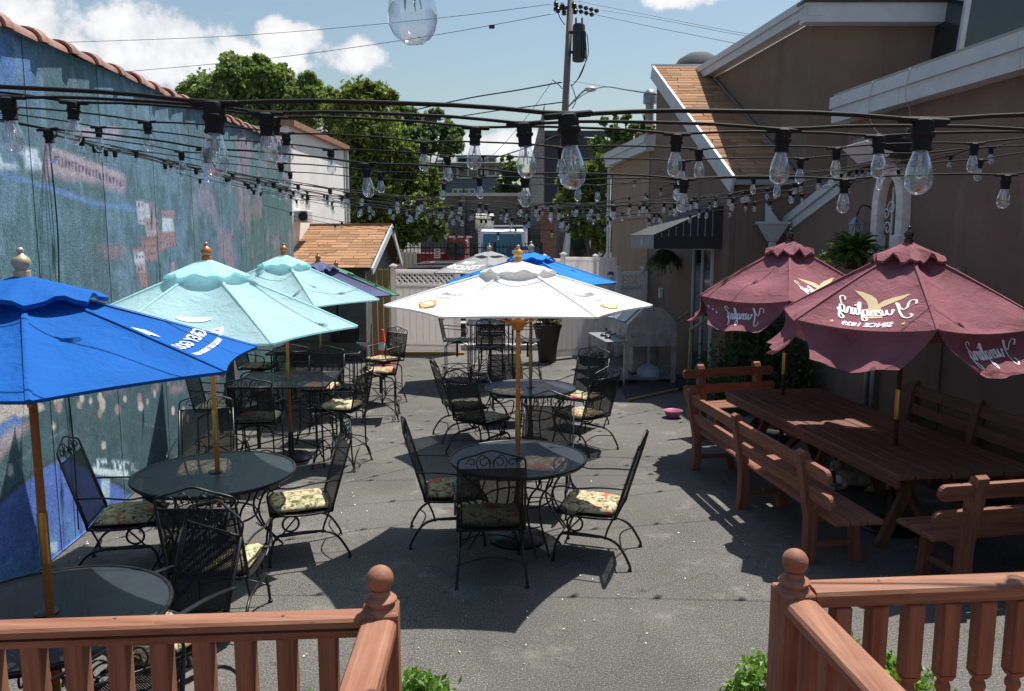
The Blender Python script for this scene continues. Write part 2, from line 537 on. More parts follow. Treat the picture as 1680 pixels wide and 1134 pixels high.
def leafmat(name, c1, c2, trl=.35):
    t = NT(name)
    at_ = t.node('ShaderNodeAttribute', attribute_name='tint')
    f = at_.outputs['Fac']
    col = t.mix(f, c1, c2)
    p = t.principled(col, .5, 0, None, .35)
    tr = t.node('ShaderNodeBsdfTranslucent')
    t.put(tr.inputs['Color'], t.mix(.5, col, (.22, .30, .02, 1)))
    ms = t.node('ShaderNodeMixShader')
    ms.inputs[0].default_value = trl
    t.l.new(p, ms.inputs[1])
    t.l.new(tr.outputs[0], ms.inputs[2])
    return t.done(ms.outputs[0])


M['leaf_mid'] = leafmat('mid_green_leaves', (.12, .18, .06, 1), (.26, .34, .12, 1), .45)
M['leaf_dark'] = leafmat('dark_green_leaves', (.05, .085, .025, 1), (.23, .28, .07, 1), .45)
M['leaf_far'] = leafmat('far_green_leaves', (.07, .12, .06, 1), (.15, .21, .10, 1), .42)
M['leaf_shrub'] = leafmat('bright_shrub_leaves', (.10, .24, .03, 1), (.24, .42, .08, 1))
M['leaf_fern'] = leafmat('fern_fronds', (.03, .08, .012, 1), (.10, .20, .03, 1))
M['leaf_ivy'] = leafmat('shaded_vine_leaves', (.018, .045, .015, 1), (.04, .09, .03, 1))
M['leaf_olive'] = leafmat('olive_shrub_leaves', (.06, .075, .02, 1), (.15, .15, .05, 1))

# ------------------------------------------------------------------ mesh helpers


class MB:
    def __init__(s):
        s.v, s.f, s.mi, s.cur = [], [], [], 0

    def add(s, vs, fs):
        o = len(s.v)
        s.v += [tuple(v) for v in vs]
        s.f += [tuple(i + o for i in f) for f in fs]
        s.mi += [s.cur] * len(fs)
        return s

    def box(s, c, size, rot=None, bevel=0.0):
        x, y, z = size[0] / 2, size[1] / 2, size[2] / 2
        if bevel:
            b = min(bevel, x * .9, y * .9, z * .9)
            vs = []
            for sx in (-1, 1):
                for sy in (-1, 1):
                    for sz in (-1, 1):
                        vs += [(sx * (x - b), sy * (y - b), sz * z), (sx * (x - b), sy * y, sz * (z - b)), (sx * x, sy * (y - b), sz * (z - b))]
            idx = lambda a, b_, c_, k: ((a * 2 + b_) * 2 + c_) * 3 + k
            fs = [(idx(0, 0, 1, 0), idx(1, 0, 1, 0), idx(1, 1, 1, 0), idx(0, 1, 1, 0)), (idx(0, 0, 0, 0), idx(0, 1, 0, 0), idx(1, 1, 0, 0), idx(1, 0, 0, 0)),
                  (idx(0, 0, 0, 1), idx(1, 0, 0, 1), idx(1, 0, 1, 1), idx(0, 0, 1, 1)), (idx(0, 1, 0, 1), idx(0, 1, 1, 1), idx(1, 1, 1, 1), idx(1, 1, 0, 1)),
                  (idx(1, 0, 0, 2), idx(1, 1, 0, 2), idx(1, 1, 1, 2), idx(1, 0, 1, 2)), (idx(0, 0, 0, 2), idx(0, 0, 1, 2), idx(0, 1, 1, 2), idx(0, 1, 0, 2))]
            for q in (0, 1):
                fs.append((idx(0, q, 0, 0), idx(1, q, 0, 0), idx(1, q, 0, 1), idx(0, q, 0, 1)))
                fs.append((idx(0, q, 1, 0), idx(1, q, 1, 0), idx(1, q, 1, 1), idx(0, q, 1, 1)))
                fs.append((idx(q, 0, 0, 0), idx(q, 1, 0, 0), idx(q, 1, 0, 2), idx(q, 0, 0, 2)))
                fs.append((idx(q, 0, 1, 0), idx(q, 1, 1, 0), idx(q, 1, 1, 2), idx(q, 0, 1, 2)))
                fs.append((idx(0, q, 0, 1), idx(0, q, 1, 1), idx(0, q, 1, 2), idx(0, q, 0, 2)))
                fs.append((idx(1, q, 0, 1), idx(1, q, 1, 1), idx(1, q, 1, 2), idx(1, q, 0, 2)))
            for a in (0, 1):
                for b_ in (0, 1):
                    for c_ in (0, 1):
                        fs.append((idx(a, b_, c_, 0), idx(a, b_, c_, 1), idx(a, b_, c_, 2)))
        else:
            vs = [(sx * x, sy * y, sz * z) for sx in (-1, 1) for sy in (-1, 1) for sz in (-1, 1)]
            fs = [(0, 1, 3, 2), (4, 6, 7, 5), (0, 4, 5, 1), (2, 3, 7, 6), (0, 2, 6, 4), (1, 5, 7, 3)]
        m = Matrix.Identity(3)
        if rot is not None:
            m = rot if isinstance(rot, Matrix) else Matrix.Rotation(rot, 3, 'Z')
        c = Vector(c)
        return s.add([m @ Vector(v) + c for v in vs], fs)

    def bar(s, a, b, w, h, up=(0, 0, 1), bevel=0.0):
        """rectangular bar from a to b: w across, h along up"""
        a, b = Vector(a), Vector(b)
        d = (b - a)
        L = d.length
        y = d.normalized()
        u = Vector(up)
        x = y.cross(u)
        if x.length < 1e-5:
            x = y.cross(Vector((1, 0, 0)))
        x.normalize()
        z = x.cross(y)
        return s.box((a + b) / 2, (w, L, h), Matrix((x, y, z)).transposed(), bevel)

    def prism(s, pts, vec):
        n = len(pts)
        v = Vector(vec)
        vs = [Vector(p) for p in pts] + [Vector(p) + v for p in pts]
        fs = [tuple(range(n))[::-1], tuple(range(n, 2 * n))] + [(i, (i + 1) % n, n + (i + 1) % n, n + i) for i in range(n)]
        return s.add(vs, fs)

    def tube(s, path, r, n=6, closed=False, flat=None):
        P = [Vector(p) for p in path]
        k = len(P)
        rings = []
        prev = None
        for i, p in enumerate(P):
            if closed:
                d = P[(i + 1) % k] - P[i - 1]
            else:
                d = P[min(i + 1, k - 1)] - P[max(i - 1, 0)]
            if d.length < 1e-9:
                d = Vector((0, 0, 1))
            d.normalize()
            if prev is None:
                a = Vector((0, 0, 1)) if abs(d.z) < .9 else Vector((1, 0, 0))
                x = d.cross(a).normalized()
            else:
                x = (prev - d * prev.dot(d))
                x = x.normalized() if x.length > 1e-6 else d.orthogonal().normalized()
            prev = x
            y = d.cross(x)
            rr = r[i] if isinstance(r, (list, tuple)) else r
            rings.append([p + (x * math.cos(q) + y * math.sin(q) * (flat or 1)) * rr for q in [2 * PI * j / n for j in range(n)]])
        o = len(s.v)
        for ring in rings:
            s.v += [tuple(v) for v in ring]
        m = k if closed else k - 1
        for i in range(m):
            a, b = o + i * n, o + ((i + 1) % k) * n
            for j in range(n):
                s.f.append((a + j, a + (j + 1) % n, b + (j + 1) % n, b + j))
                s.mi.append(s.cur)
        if not closed:
            s.f.append(tuple(o + j for j in range(n))[::-1])
            s.f.append(tuple(o + (k - 1) * n + j for j in range(n)))
            s.mi += [s.cur] * 2
        return s

    def lathe(s, prof, c=(0, 0, 0), n=16, axis=None):
        """prof: list of (radius, height)"""
        c = Vector(c)
        m = Matrix.Identity(3)
        if axis is not None:
            m = Vector(axis).to_track_quat('Z', 'Y').to_matrix()
        o = len(s.v)
        for r_, h in prof:
            for j in range(n):
                q = 2 * PI * j / n
                s.v.append(tuple(m @ Vector((r_ * math.cos(q), r_ * math.sin(q), h)) + c))
        for i in range(len(prof) - 1):
            for j in range(n):
                a, b = o + i * n, o + (i + 1) * n
                s.f.append((a + j, a + (j + 1) % n, b + (j + 1) % n, b + j))
                s.mi.append(s.cur)
        s.f.append(tuple(o + j for j in range(n))[::-1])
        s.f.append(tuple(o + (len(prof) - 1) * n + j for j in range(n)))
        s.mi += [s.cur] * 2
        return s

    def ball(s, c, r, n=12, m=8, sq=(1, 1, 1)):
        prof = []
        c = Vector(c)
        o = len(s.v)
        for i in range(1, m):
            a = -PI / 2 + PI * i / m
            for j in range(n):
                q = 2 * PI * j / n
                s.v.append((c.x + r * sq[0] * math.cos(a) * math.cos(q), c.y + r * sq[1] * math.cos(a) * math.sin(q), c.z + r * sq[2] * math.sin(a)))
        s.v.append((c.x, c.y, c.z - r * sq[2]))
        s.v.append((c.x, c.y, c.z + r * sq[2]))
        bt, tp = len(s.v) - 2, len(s.v) - 1
        for i in range(m - 2):
            for j in range(n):
                a, b = o + i * n, o + (i + 1) * n
                s.f.append((a + j, a + (j + 1) % n, b + (j + 1) % n, b + j))
                s.mi.append(s.cur)
        for j in range(n):
            s.f.append((bt, o + (j + 1) % n, o + j))
            s.f.append((tp, o + (m - 2) * n + j, o + (m - 2) * n + (j + 1) % n))
            s.mi += [s.cur] * 2
        return s

    def build(s, name, mat, parent=None, smooth=False, loc=None, rotz=None, grain=None, **kw):
        me = bpy.data.meshes.new(name)
        me.from_pydata(s.v, [], s.f)
        for m in (mat if isinstance(mat, (list, tuple)) else [mat]):
            me.materials.append(M[m] if isinstance(m, str) else m)
        if any(s.mi):
            me.polygons.foreach_set('material_index', s.mi)
        if smooth:
            me.polygons.foreach_set('use_smooth', [True] * len(me.polygons))
            if smooth is not True:
                try:
                    me.set_sharp_from_angle(angle=R(smooth))
                except Exception:
                    pass
        if grain is not None:
            at = me.attributes.new('grain', 'FLOAT_VECTOR', 'POINT')
            at.data.foreach_set('vector', list(grain) * len(s.v))
        me.update()
        o = bpy.data.objects.new(name, me)
        C.objects.link(o)
        if parent is not None:
            o.parent = parent
        if loc is not None:
            o.location = loc
        if rotz is not None:
            o.rotation_euler = (0, 0, rotz)
        for k, v in kw.items():
            o[k] = v
        return o


def thing(name, label, cat, loc=(0, 0, 0), rotz=0, group=None):
    o = bpy.data.objects.new(name, None)
    C.objects.link(o)
    o.location = loc
    o.rotation_euler = (0, 0, rotz)
    o.empty_display_size = .1
    o['label'] = label
    o['category'] = cat
    if group:
        o['group'] = group
    return o


def tag(o, label, cat, group=None):
    o['label'] = label
    o['category'] = cat
    if group:
        o['group'] = group
    return o


def struct(o):
    o['kind'] = 'structure'
    return o


def kids(o):
    return [c for c in ALLKIDS.get(o.name, [])]


def copy_tree(src, parent=None, label=None, loc=None, rotz=None, group=None):
    c = src.copy()
    C.objects.link(c)
    if parent is not None:
        c.parent = parent
    if label:
        c['label'] = label
    if group:
        c['group'] = group
    if loc is not None:
        c.location = loc
    if rotz is not None:
        c.rotation_euler = (0, 0, rotz)
    for ch in list(src.children):
        copy_tree(ch, c)
    return c


def arc(c, r, a0, a1, n=10, plane='xz', r2=None):
    out = []
    for i in range(n + 1):
        a = R(a0 + (a1 - a0) * i / n)
        u, v = r * math.cos(a), (r2 or r) * math.sin(a)
        if plane == 'xz':
            out.append((c[0] + u, c[1], c[2] + v))
        elif plane == 'yz':
            out.append((c[0], c[1] + u, c[2] + v))
        else:
            out.append((c[0] + u, c[1] + v, c[2]))
    return out


def spiral(c, r0, r1, a0, a1, n=14, plane='xz'):
    out = []
    for i in range(n + 1):
        f = i / n
        a = R(a0 + (a1 - a0) * f)
        r = r0 + (r1 - r0) * f
        u, v = r * math.cos(a), r * math.sin(a)
        out.append((c[0] + u, c[1], c[2] + v) if plane == 'xz' else (c[0], c[1] + u, c[2] + v))
    return out


def smoothpath(pts, k=5):
    P = [Vector(p) for p in pts]
    out = []
    for i in range(len(P) - 1):
        p0, p1, p2, p3 = P[max(i - 1, 0)], P[i], P[i + 1], P[min(i + 2, len(P) - 1)]
        for j in range(k):
            t = j / k
            out.append(.5 * ((2 * p1) + (p2 - p0) * t + (2 * p0 - 5 * p1 + 4 * p2 - p3) * t * t + (3 * p1 - p0 - 3 * p2 + p3) * t ** 3))
    out.append(P[-1])
    return out


def leaves(name, cen, size, mat, parent=None, aspect=.45, seed=0, up=.3, droop=None, tint=None, **kw):
    """one mesh of folded leaves, each four corners"""
    rg = np.random.default_rng(seed)
    N = len(cen)
    d = rg.normal(size=(N, 3))
    d[:, 2] += up
    if droop is not None:
        d = droop + rg.normal(size=(N, 3)) * .35
    d /= np.linalg.norm(d, axis=1)[:, None]
    q = rg.normal(size=(N, 3))
    sd = np.cross(d, q)
    sd /= np.linalg.norm(sd, axis=1)[:, None] + 1e-9
    sz = (size * rg.uniform(.6, 1.3, N))[:, None]
    nrm = np.cross(d, sd)
    base = cen - d * sz * .5
    tip = cen + d * sz * .5
    l = cen + sd * sz * aspect * .5 + nrm * sz * .08
    r_ = cen - sd * sz * aspect * .5 + nrm * sz * .08
    V = np.stack([base, r_, tip, l], 1).reshape(-1, 3)
    me = bpy.data.meshes.new(name)
    me.vertices.add(4 * N)
    me.vertices.foreach_set('co', V.astype(np.float32).ravel())
    me.loops.add(4 * N)
    me.loops.foreach_set('vertex_index', np.arange(4 * N, dtype=np.int32))
    me.polygons.add(N)
    me.polygons.foreach_set('loop_start', np.arange(0, 4 * N, 4, dtype=np.int32))
    me.polygons.foreach_set('loop_total', np.full(N, 4, dtype=np.int32))
    tn = rg.uniform(0, 1, N) if tint is None else np.clip(tint + rg.normal(size=N) * .2, 0, 1)
    at = me.attributes.new('tint', 'FLOAT', 'POINT')
    at.data.foreach_set('value', np.repeat(tn, 4).astype(np.float32))
    me.materials.append(M[mat])
    me.update(calc_edges=True)
    me.validate()
    o = bpy.data.objects.new(name, me)
    C.objects.link(o)
    if parent is not None:
        o.parent = parent
    for k, v in kw.items():
        o[k] = v
    return o


def lobes_points(lobes, n, seed, clump=.10, per=26, shell=.45):
    """points in leafy clumps spread through and over a set of ellipsoid lobes"""
    rg = np.random.default_rng(seed)
    w = np.array([(l[3] * l[4] * l[5]) ** .6 for l in lobes])
    w /= w.sum()
    nc = max(8, n // per)
    li = rg.choice(len(lobes), nc, p=w)
    L = np.array(lobes)
    d = rg.normal(size=(nc, 3))
    d /= np.linalg.norm(d, axis=1)[:, None]
    rr = shell + (1.03 - shell) * rg.uniform(0, 1, nc) ** .6
    cc = L[li, :3] + d * L[li, 3:6] * rr[:, None]
    sc = L[li, 3:6].mean(1) * clump * rg.uniform(.7, 1.8, nc)
    k = rg.integers(0, nc, n)
    p = cc[k] + rg.normal(size=(n, 3)) * sc[k][:, None]
    tint = np.clip(rg.uniform(0, 1, nc)[k], 0, 1)
    return p, tint


# ------------------------------------------------------------------ lettering
_txt = {}


def text2d(s, size=1.0, bold=0.0, shear=0.0, space=1.0):
    cu = bpy.data.curves.new('t', 'FONT')
    cu.body = s
    cu.size = size
    cu.offset = bold
    cu.shear = shear
    cu.space_character = space
    cu.align_x = 'CENTER'
    cu.align_y = 'CENTER'
    cu.resolution_u = 2
    o = bpy.data.objects.new('t', cu)
    C.objects.link(o)
    dg = bpy.context.evaluated_depsgraph_get()
    me = bpy.data.meshes.new_from_object(o.evaluated_get(dg))
    vs = [(v.co.x, v.co.y) for v in me.vertices]
    fs = [tuple(p.vertices) for p in me.polygons]
    bpy.data.objects.remove(o)
    bpy.data.curves.remove(cu)
    bpy.data.meshes.remove(me)
    return vs, fs


def ribbon(pts, w0=.09, w1=.2):
    """pen stroke with thin up strokes and thick down strokes"""
    P = smoothpath([(x, y, 0) for x, y in pts], 5)
    vs, fs = [], []
    for i, p in enumerate(P):
        d = P[min(i + 1, len(P) - 1)] - P[max(i - 1, 0)]
        if d.length < 1e-6:
            d = Vector((1, 0, 0))
        d.normalize()
        w = (w0 + (w1 - w0) * abs(d.y) ** 1.5) / 2
        n = Vector((-d.y, d.x, 0))
        vs += [((p + n * w).x, (p + n * w).y), ((p - n * w).x, (p - n * w).y)]
    for i in range(len(P) - 1):
        a = 2 * i
        fs.append((a, a + 1, a + 3, a + 2))
    return vs, fs


def merge2d(items):
    V, F = [], []
    for vs, fs in items:
        o = len(V)
        V += list(vs)
        F += [tuple(i + o for i in f) for f in fs]
    return V, F


def script_word():
    """the flowing script word on the maroon canopies"""
    gl = {
        'Y': ([[(-.5, 1.35), (-.45, 1.95), (.1, 2.15), (.35, 1.7), (.4, 1.1), (.75, .75), (1.2, 1.2), (1.45, 1.9), (1.75, 2.15)],
               [(1.7, 2.1), (1.4, 1.3), (1.05, .1), (.6, -.75), (.0, -.9), (-.25, -.5), (.05, -.2)]], 1.75),
        'u': ([[(0, .7), (.22, 1.0), (.2, .35), (.42, .02), (.75, .45), (.88, 1.0)], [(.88, 1.0), (.85, .25), (1.05, .05), (1.25, .4)]], 1.2),
        'e': ([[(0, .35), (.4, .55), (.5, .9), (.25, 1.0), (.08, .5), (.25, .03), (.6, .1), (.85, .5)]], .8),
        'n': ([[(.02, 1.0), (.05, 0)], [(.05, .4), (.3, .95), (.55, .85), (.55, .2), (.72, .02), (.92, .4)]], .88),
        'g': ([[(.6, .85), (.25, 1.0), (.02, .5), (.22, .05), (.5, .35), (.62, .95), (.58, .1), (.45, -.75), (.1, -.95), (-.05, -.6), (.4, -.15), (.9, .4)]], .88),
        'l': ([[(0, .4), (.35, 1.2), (.38, 1.85), (.18, 1.8), (.1, .8), (.2, .05), (.45, .3)]], .45),
        'i': ([[(0, .4), (.18, 1.0), (.15, .3), (.3, .03), (.5, .4)], [(.2, 1.35), (.26, 1.5)]], .48),
    }
    x = 0
    items = []
    for ch in 'Yuengling':
        st, adv = gl[ch]
        for s_ in st:
            items.append(ribbon([(x + a + b * .22, b) for a, b in s_], .10, .26))
        x += adv
    items.append(ribbon([(x - .3, .9), (x + .3, 1.8), (x - .1, 2.1), (x - .4, 1.7)], .1, .2))
    V, F = merge2d(items)
    return [((a - x / 2) / x, (b - .6) / x) for a, b in V], F     # unit width


def disc2d(cx, cy, rx, ry, n=20):
    return [(cx + rx * math.cos(2 * PI * i / n), cy + ry * math.sin(2 * PI * i / n)) for i in range(n)], [tuple(range(n))]


def poly2d(pts):
    return list(pts), [tuple(range(len(pts)))]


def star2d(cx, cy, r):
    return [(cx + (r if i % 2 == 0 else r * .42) * math.sin(PI * i / 5), cy + (r if i % 2 == 0 else r * .42) * math.cos(PI * i / 5)) for i in range(10)], [tuple(range(10))]


# ------------------------------------------------------------------ patio umbrella


class Canopy:
    def __init__(s, Rr, drop, apex, phase, c=.055, sag=.05, n=6, seed=0, wr=.010, curve=1.1, t0=.12, edroop=0.0):
        s.ed = edroop
        s.R, s.drop, s.apex, s.ph, s.c, s.sag, s.n, s.wr, s.curve, s.t0 = Rr, drop, apex, R(phase), c, sag, n, wr, curve, t0
        rg = random.Random(seed)
        s.fr = [(rg.uniform(4, 11), rg.uniform(3, 9), rg.uniform(0, 6.28), rg.uniform(.5, 1)) for _ in range(5)]

    def edge(s, th):
        i = math.floor((th - s.ph) / (2 * PI / s.n))
        mid = s.ph + (i + .5) * 2 * PI / s.n
        u = .5 + math.tan(th - mid) / (2 * math.tan(PI / s.n))
        rc = s.R * math.cos(PI / s.n) / math.cos(th - mid)
        return rc * (1 - s.c * 4 * u * (1 - u)), max(0, min(1, u))

    def z(s, t, u, x, y):
        q = 4 * u * (1 - u)
        w = sum(a * math.sin(fx * x + fy * y + p) for fx, fy, p, a in s.fr) * s.wr * q
        return s.apex - s.drop * t ** s.curve - s.sag * q * math.sin(PI * min(1, t)) * .9 - s.ed * q * t ** 4 + w * min(1, t * 1.5) * (1 if t < .93 else (1 - t) / .07)

    def h(s, x, y):
        r = math.hypot(x, y)
        e, u = s.edge(math.atan2(y, x))
        return s.z(min(r / e, 1), u, x, y)

    def P(s, i, u, t):
        a0, a1 = s.ph + i * 2 * PI / s.n, s.ph + (i + 1) * 2 * PI / s.n
        k = (1 - s.c * 4 * u * (1 - u)) * t
        x = s.R * ((1 - u) * math.cos(a0) + u * math.cos(a1)) * k
        y = s.R * ((1 - u) * math.sin(a0) + u * math.sin(a1)) * k
        return Vector((x, y, s.z(t, u, x, y)))


def make_umbrella(label, x, y, fab, cv, ground=0.0, pole='pole_wood', fin='finial_gold', flap=0.0, flapmat=None, joint=1.2, polew=.019,
                  vent_lift=.035, vent_t=.27, tilt=None, base=True, group='patio umbrellas over the tables', vent_wave=.011, seed=1):
    root = thing('patio_umbrella', label, 'umbrella', (x, y, ground), 0, group)
    rg = random.Random(seed)
    ap = cv.apex
    mb = MB()
    mb.tube([(0, 0, .02), (0, 0, joint), (0, 0, ap + .02)], polew, 12)
    mb.build('pole', pole, root, True)
    mb = MB()
    mb.lathe([(polew + .003, joint - .13), (polew + .0045, joint - .12), (polew + .0045, joint + .12), (polew + .003, joint + .13)], n=14)
    mb.build('pole_joint', 'brass', root, 40)
    if base:
        mb = MB()
        mb.lathe([(.24, 0), (.245, .02), (.22, .045), (.06, .07), (.035, .1), (.03, .30), (.024, .31)], n=24)
        mb.build('base', 'black_iron', root, 40)
    # canopy
    mb = MB()
    NU, NTt = 20, 24
    for i in range(cv.n):
        o = len(mb.v)
        for a in range(NTt + 1):
            t_ = cv.t0 + (1 - cv.t0) * a / NTt
            for b in range(NU + 1):
                mb.v.append(tuple(cv.P(i, b / NU, t_)))
        for a in range(NTt):
            for b in range(NU):
                p = o + a * (NU + 1) + b
                mb.f.append((p, p + NU + 1, p + NU + 2, p + 1))
                mb.mi.append(0)
        # folded hem, 12 mm deep
        o2 = len(mb.v)
        for b in range(NU + 1):
            q = cv.P(i, b / NU, 1.0)
            mb.v.append((q.x * .995, q.y * .995, q.z - .014))
        for b in range(NU):
            p = o + NTt * (NU + 1) + b
            mb.f.append((p, o2 + b, o2 + b + 1, p + 1))
            mb.mi.append(0)
    can = mb.build('canopy', fab, root, 30)
    # raised seams along the ribs
    for i in range(cv.n):
        sm = MB()
        a_ = cv.ph + i * 2 * PI / cv.n
        tg = Vector((-math.sin(a_), math.cos(a_), -.10))
        tg2 = Vector((math.sin(a_), -math.cos(a_), -.10))
        for k in range(13):
            p_ = cv.P(i, 0, .14 + .86 * k / 12)
            sm.v += [tuple(p_ + tg * .012 + Vector((0, 0, .003))), tuple(p_ + Vector((0, 0, .007))), tuple(p_ + tg2 * .012 + Vector((0, 0, .003)))]
        for k in range(12):
            q_ = 3 * k
            sm.f += [(q_, q_ + 1, q_ + 4, q_ + 3), (q_ + 1, q_ + 2, q_ + 5, q_ + 4)]
            sm.mi += [0, 0]
        sm.build('seam', fab, can, True)
    # vent cap
    mb = MB()
    NV = 48
    rows = [(.02, 0.0), (.10, .012), (.2, .02), (1, 0)]
    o = 0
    K = 7
    for a in range(K + 1):
        f = a / K
        for j in range(NV):
            th = cv.ph + 2 * PI * j / NV
            e, u = cv.edge(th)
            q = 4 * u * (1 - u)
            rr = e * (vent_t * f + .015)
            hz = cv.apex + vent_lift - cv.drop * (vent_t * f) * .92
            hz -= .012 * f ** 3 * (1 - q)
            hz += vent_wave * f ** 2 * math.sin(j * 1.3 + seed) * q * 1.3 + .012 * f * q
            mb.v.append((rr * math.cos(th), rr * math.sin(th), hz))
    for a in range(K):
        for j in range(NV):
            p, q2 = a * NV + j, a * NV + (j + 1) % NV
            mb.f.append((p, p + NV, q2 + NV, q2))
            mb.mi.append(0)
    o2 = len(mb.v)
    for j in range(NV):
        v = mb.v[K * NV + j]
        mb.v.append((v[0] * .985, v[1] * .985, v[2] - .02))
    for j in range(NV):
        mb.f.append((K * NV + j, o2 + j, o2 + (j + 1) % NV, K * NV + (j + 1) % NV))
        mb.mi.append(0)
    mb.build('vent_cap', fab, root, 35)
    # ribs, struts, hub
    for i in range(cv.n):
        a = cv.ph + i * 2 * PI / cv.n
        d = Vector((math.cos(a), math.sin(a), 0))
        mb = MB()
        p0 = Vector((0, 0, ap - .03)) + d * .03
        p1 = cv.P(i, 0, .985) - Vector((0, 0, .022))
        pm = cv.P(i, 0, .5) - Vector((0, 0, .022))
        mb.bar(p0, pm, .014, .02)
        mb.bar(pm, p1, .014, .02)
        rb = mb.build('rib', pole, root)
        mb = MB()
        mb.bar(Vector((0, 0, ap - .5)) + d * .035, pm - Vector((0, 0, .02)), .010, .016)
        mb.build('strut', pole, rb)
    mb = MB()
    mb.lathe([(.045, ap - .53), (.05, ap - .5), (.05, ap - .46), (.03, ap - .44)], n=14)
    mb.build('runner', pole, root, 40)
    mb = MB()
    mb.lathe([(.04, ap - .05), (.05, ap - .04), (.05, ap - .01), (.03, ap)], n=14)
    mb.build('hub', pole, root, 40)
    zt = ap + vent_lift
    mb = MB()
    mb.lathe([(.036, zt - .01), (.036, zt + .018), (.026, zt + .024), (.036, zt + .04), (.042, zt + .058), (.034, zt + .078), (.018, zt + .092), (.011, zt + .10), (.016, zt + .112), (.010, zt + .124), (.001, zt + .127)], n=18)
    mb.build('finial', fin, root, 50)
    if flap:
        root['_flap'] = 1
        for i in range(cv.n):
            flap_mesh(cv, i, flap, seed).build('valance', flapmat or fab, can, True)
    if tilt:
        root.rotation_euler = (R(tilt[0]), R(tilt[1]), 0)
    return root, can


def flap_pt(cv, i, L, u, s_, seed=0, off=0.0):
    uu = .5 + (u - .5) * (1 - .38 * s_)
    p = cv.P(i, uu, 1.0)
    pr = cv.P(i, u, 1.0)
    a = cv.ph + (i + .5) * 2 * PI / cv.n
    d = Vector((math.cos(a), math.sin(a), 0))
    q = 4 * u * (1 - u)
    ln = L * (1 - .06 * math.sin(u * 9 + i + seed))
    wave = (.022 * math.sin(u * 13 + i * 2 + seed) + .014 * math.sin(u * 29 + i + seed)) * s_ - .05 * math.sin(PI * s_) * (.5 + .5 * q) + (.16 + .03 * math.sin(u * 8 + seed)) * s_ ** 2.2
    rad = Vector((pr.x, pr.y, 0)) * (1 - .03 * s_)
    base = Vector((p.x, p.y, p.z)).lerp(Vector((p.x, p.y, pr.z)), s_)
    base.z -= ln * s_
    return base + d * (wave + off)


def flap_mesh(cv, i, L, seed):
    mb = MB()
    NU, NS = 18, 8
    for b in range(NS + 1):
        for a in range(NU + 1):
            mb.v.append(tuple(flap_pt(cv, i, L, a / NU, b / NS, seed, .004)))
    for b in range(NS):
        for a in range(NU):
            p = b * (NU + 1) + a
            mb.f.append((p, p + NU + 1, p + NU + 2, p + 1))
            mb.mi.append(0)
    return mb


def refine2d(shape, mx):
    """split long edges so a print can follow the curve of the cloth"""
    V, F = shape
    bm = bmesh.new()
    vs = [bm.verts.new((x, y, 0)) for x, y in V]
    for f in F:
        try:
            bm.faces.new([vs[i] for i in f])
        except ValueError:
            pass
    bmesh.ops.triangulate(bm, faces=bm.faces[:])
    for _ in range(4):
        e = [q for q in bm.edges if q.calc_length() > mx]
        if not e:
            break
        bmesh.ops.subdivide_edges(bm, edges=e, cuts=1)
        bmesh.ops.triangulate(bm, faces=[f for f in bm.faces if len(f.verts) > 3])
    bm.verts.index_update()
    V2 = [(v.co.x, v.co.y) for v in bm.verts]
    F2 = [tuple(v.index for v in f.verts) for f in bm.faces]
    bm.free()
    return V2, F2


def print_on(cv, can, i, shape, mat, r0, scale, mirror=True, name='print', dx=0.0, dy=0.0, lift=.006, rot=0.0, ang=None):
    """a flat print on canopy panel i; r0 is the distance from the pole, its top towards the pole"""
    V, F = refine2d(shape, .03 / scale)
    a = cv.ph + (i + .5) * 2 * PI / cv.n + (ang or 0)
    er = Vector((math.cos(a), math.sin(a)))
    right = Vector((-er.y, er.x))       # the viewer's right when looking at the panel from outside
    sl = cv.drop / cv.R
    k = 1 / math.hypot(1, sl)
    mb = MB()
    vs = []
    cr_, sr_ = math.cos(rot), math.sin(rot)
    for px_, py_ in V:
        px_, py_ = px_ * scale + dx, py_ * scale + dy
        px_, py_ = px_ * cr_ - py_ * sr_, px_ * sr_ + py_ * cr_
        if mirror:
            px_ = -px_
        q = er * (r0 - py_ * k) + right * px_
        vs.append((q.x, q.y, cv.h(q.x, q.y) + lift))
    mb.add(vs, F)
    return mb.build(name, mat, can)


def print_flap(cv, can, i, L, seed, shape, mat, scale, cu, cs, name='print'):
    V, F = shape
    W = 2 * cv.R * math.sin(PI / cv.n)
    vs = []
    for px_, py_ in V:
        u = cu + px_ * scale / W * -1      # mirrored
        s_ = cs - py_ * scale / L
        vs.append(tuple(flap_pt(cv, i, L, u, s_, seed, .011)))
    MB().add(vs, F).build(name, mat, can)


# ------------------------------------------------------------------ wrought-iron chairs
def scroll_top(mb, w, y, z, h, lean, r=.006):
    """the curved crest with four curls between the back posts"""
    f = lambda x, zz: (x, y - lean * zz, z + zz)
    top = [(-w, 0), (-w * .98, h * .45), (-w * .8, h * .62), (-w * .45, h * .78), (0, h), (w * .45, h * .78), (w * .8, h * .62), (w * .98, h * .45), (w, 0)]
    mb.tube(smoothpath([f(a, b) for a, b in top], 4), r * 1.25, 6)
    mb.tube([f(-w, 0), f(w, 0)], r, 6)
    for sx in (-1, 1):
        for cx, rr, a0, a1 in ((.22, h * .30, 200, -200), (.60, h * .24, -20, 340)):
            pts = []
            for i in range(17):
                q = i / 16
                a = R(a0 + (a1 - a0) * q)
                rad = rr * (1 - .65 * q)
                pts.append(f(sx * (w * cx + rad * math.cos(a)), h * .36 + rad * math.sin(a)))
            mb.tube(pts, r * .75, 5)
        mb.tube(smoothpath([f(sx * w * .05, 0), f(sx * w * .1, h * .5), f(sx * w * .3, h * .75), f(sx * w * .45, h * .4), f(sx * w * .4, 0)], 4), r * .7, 5)


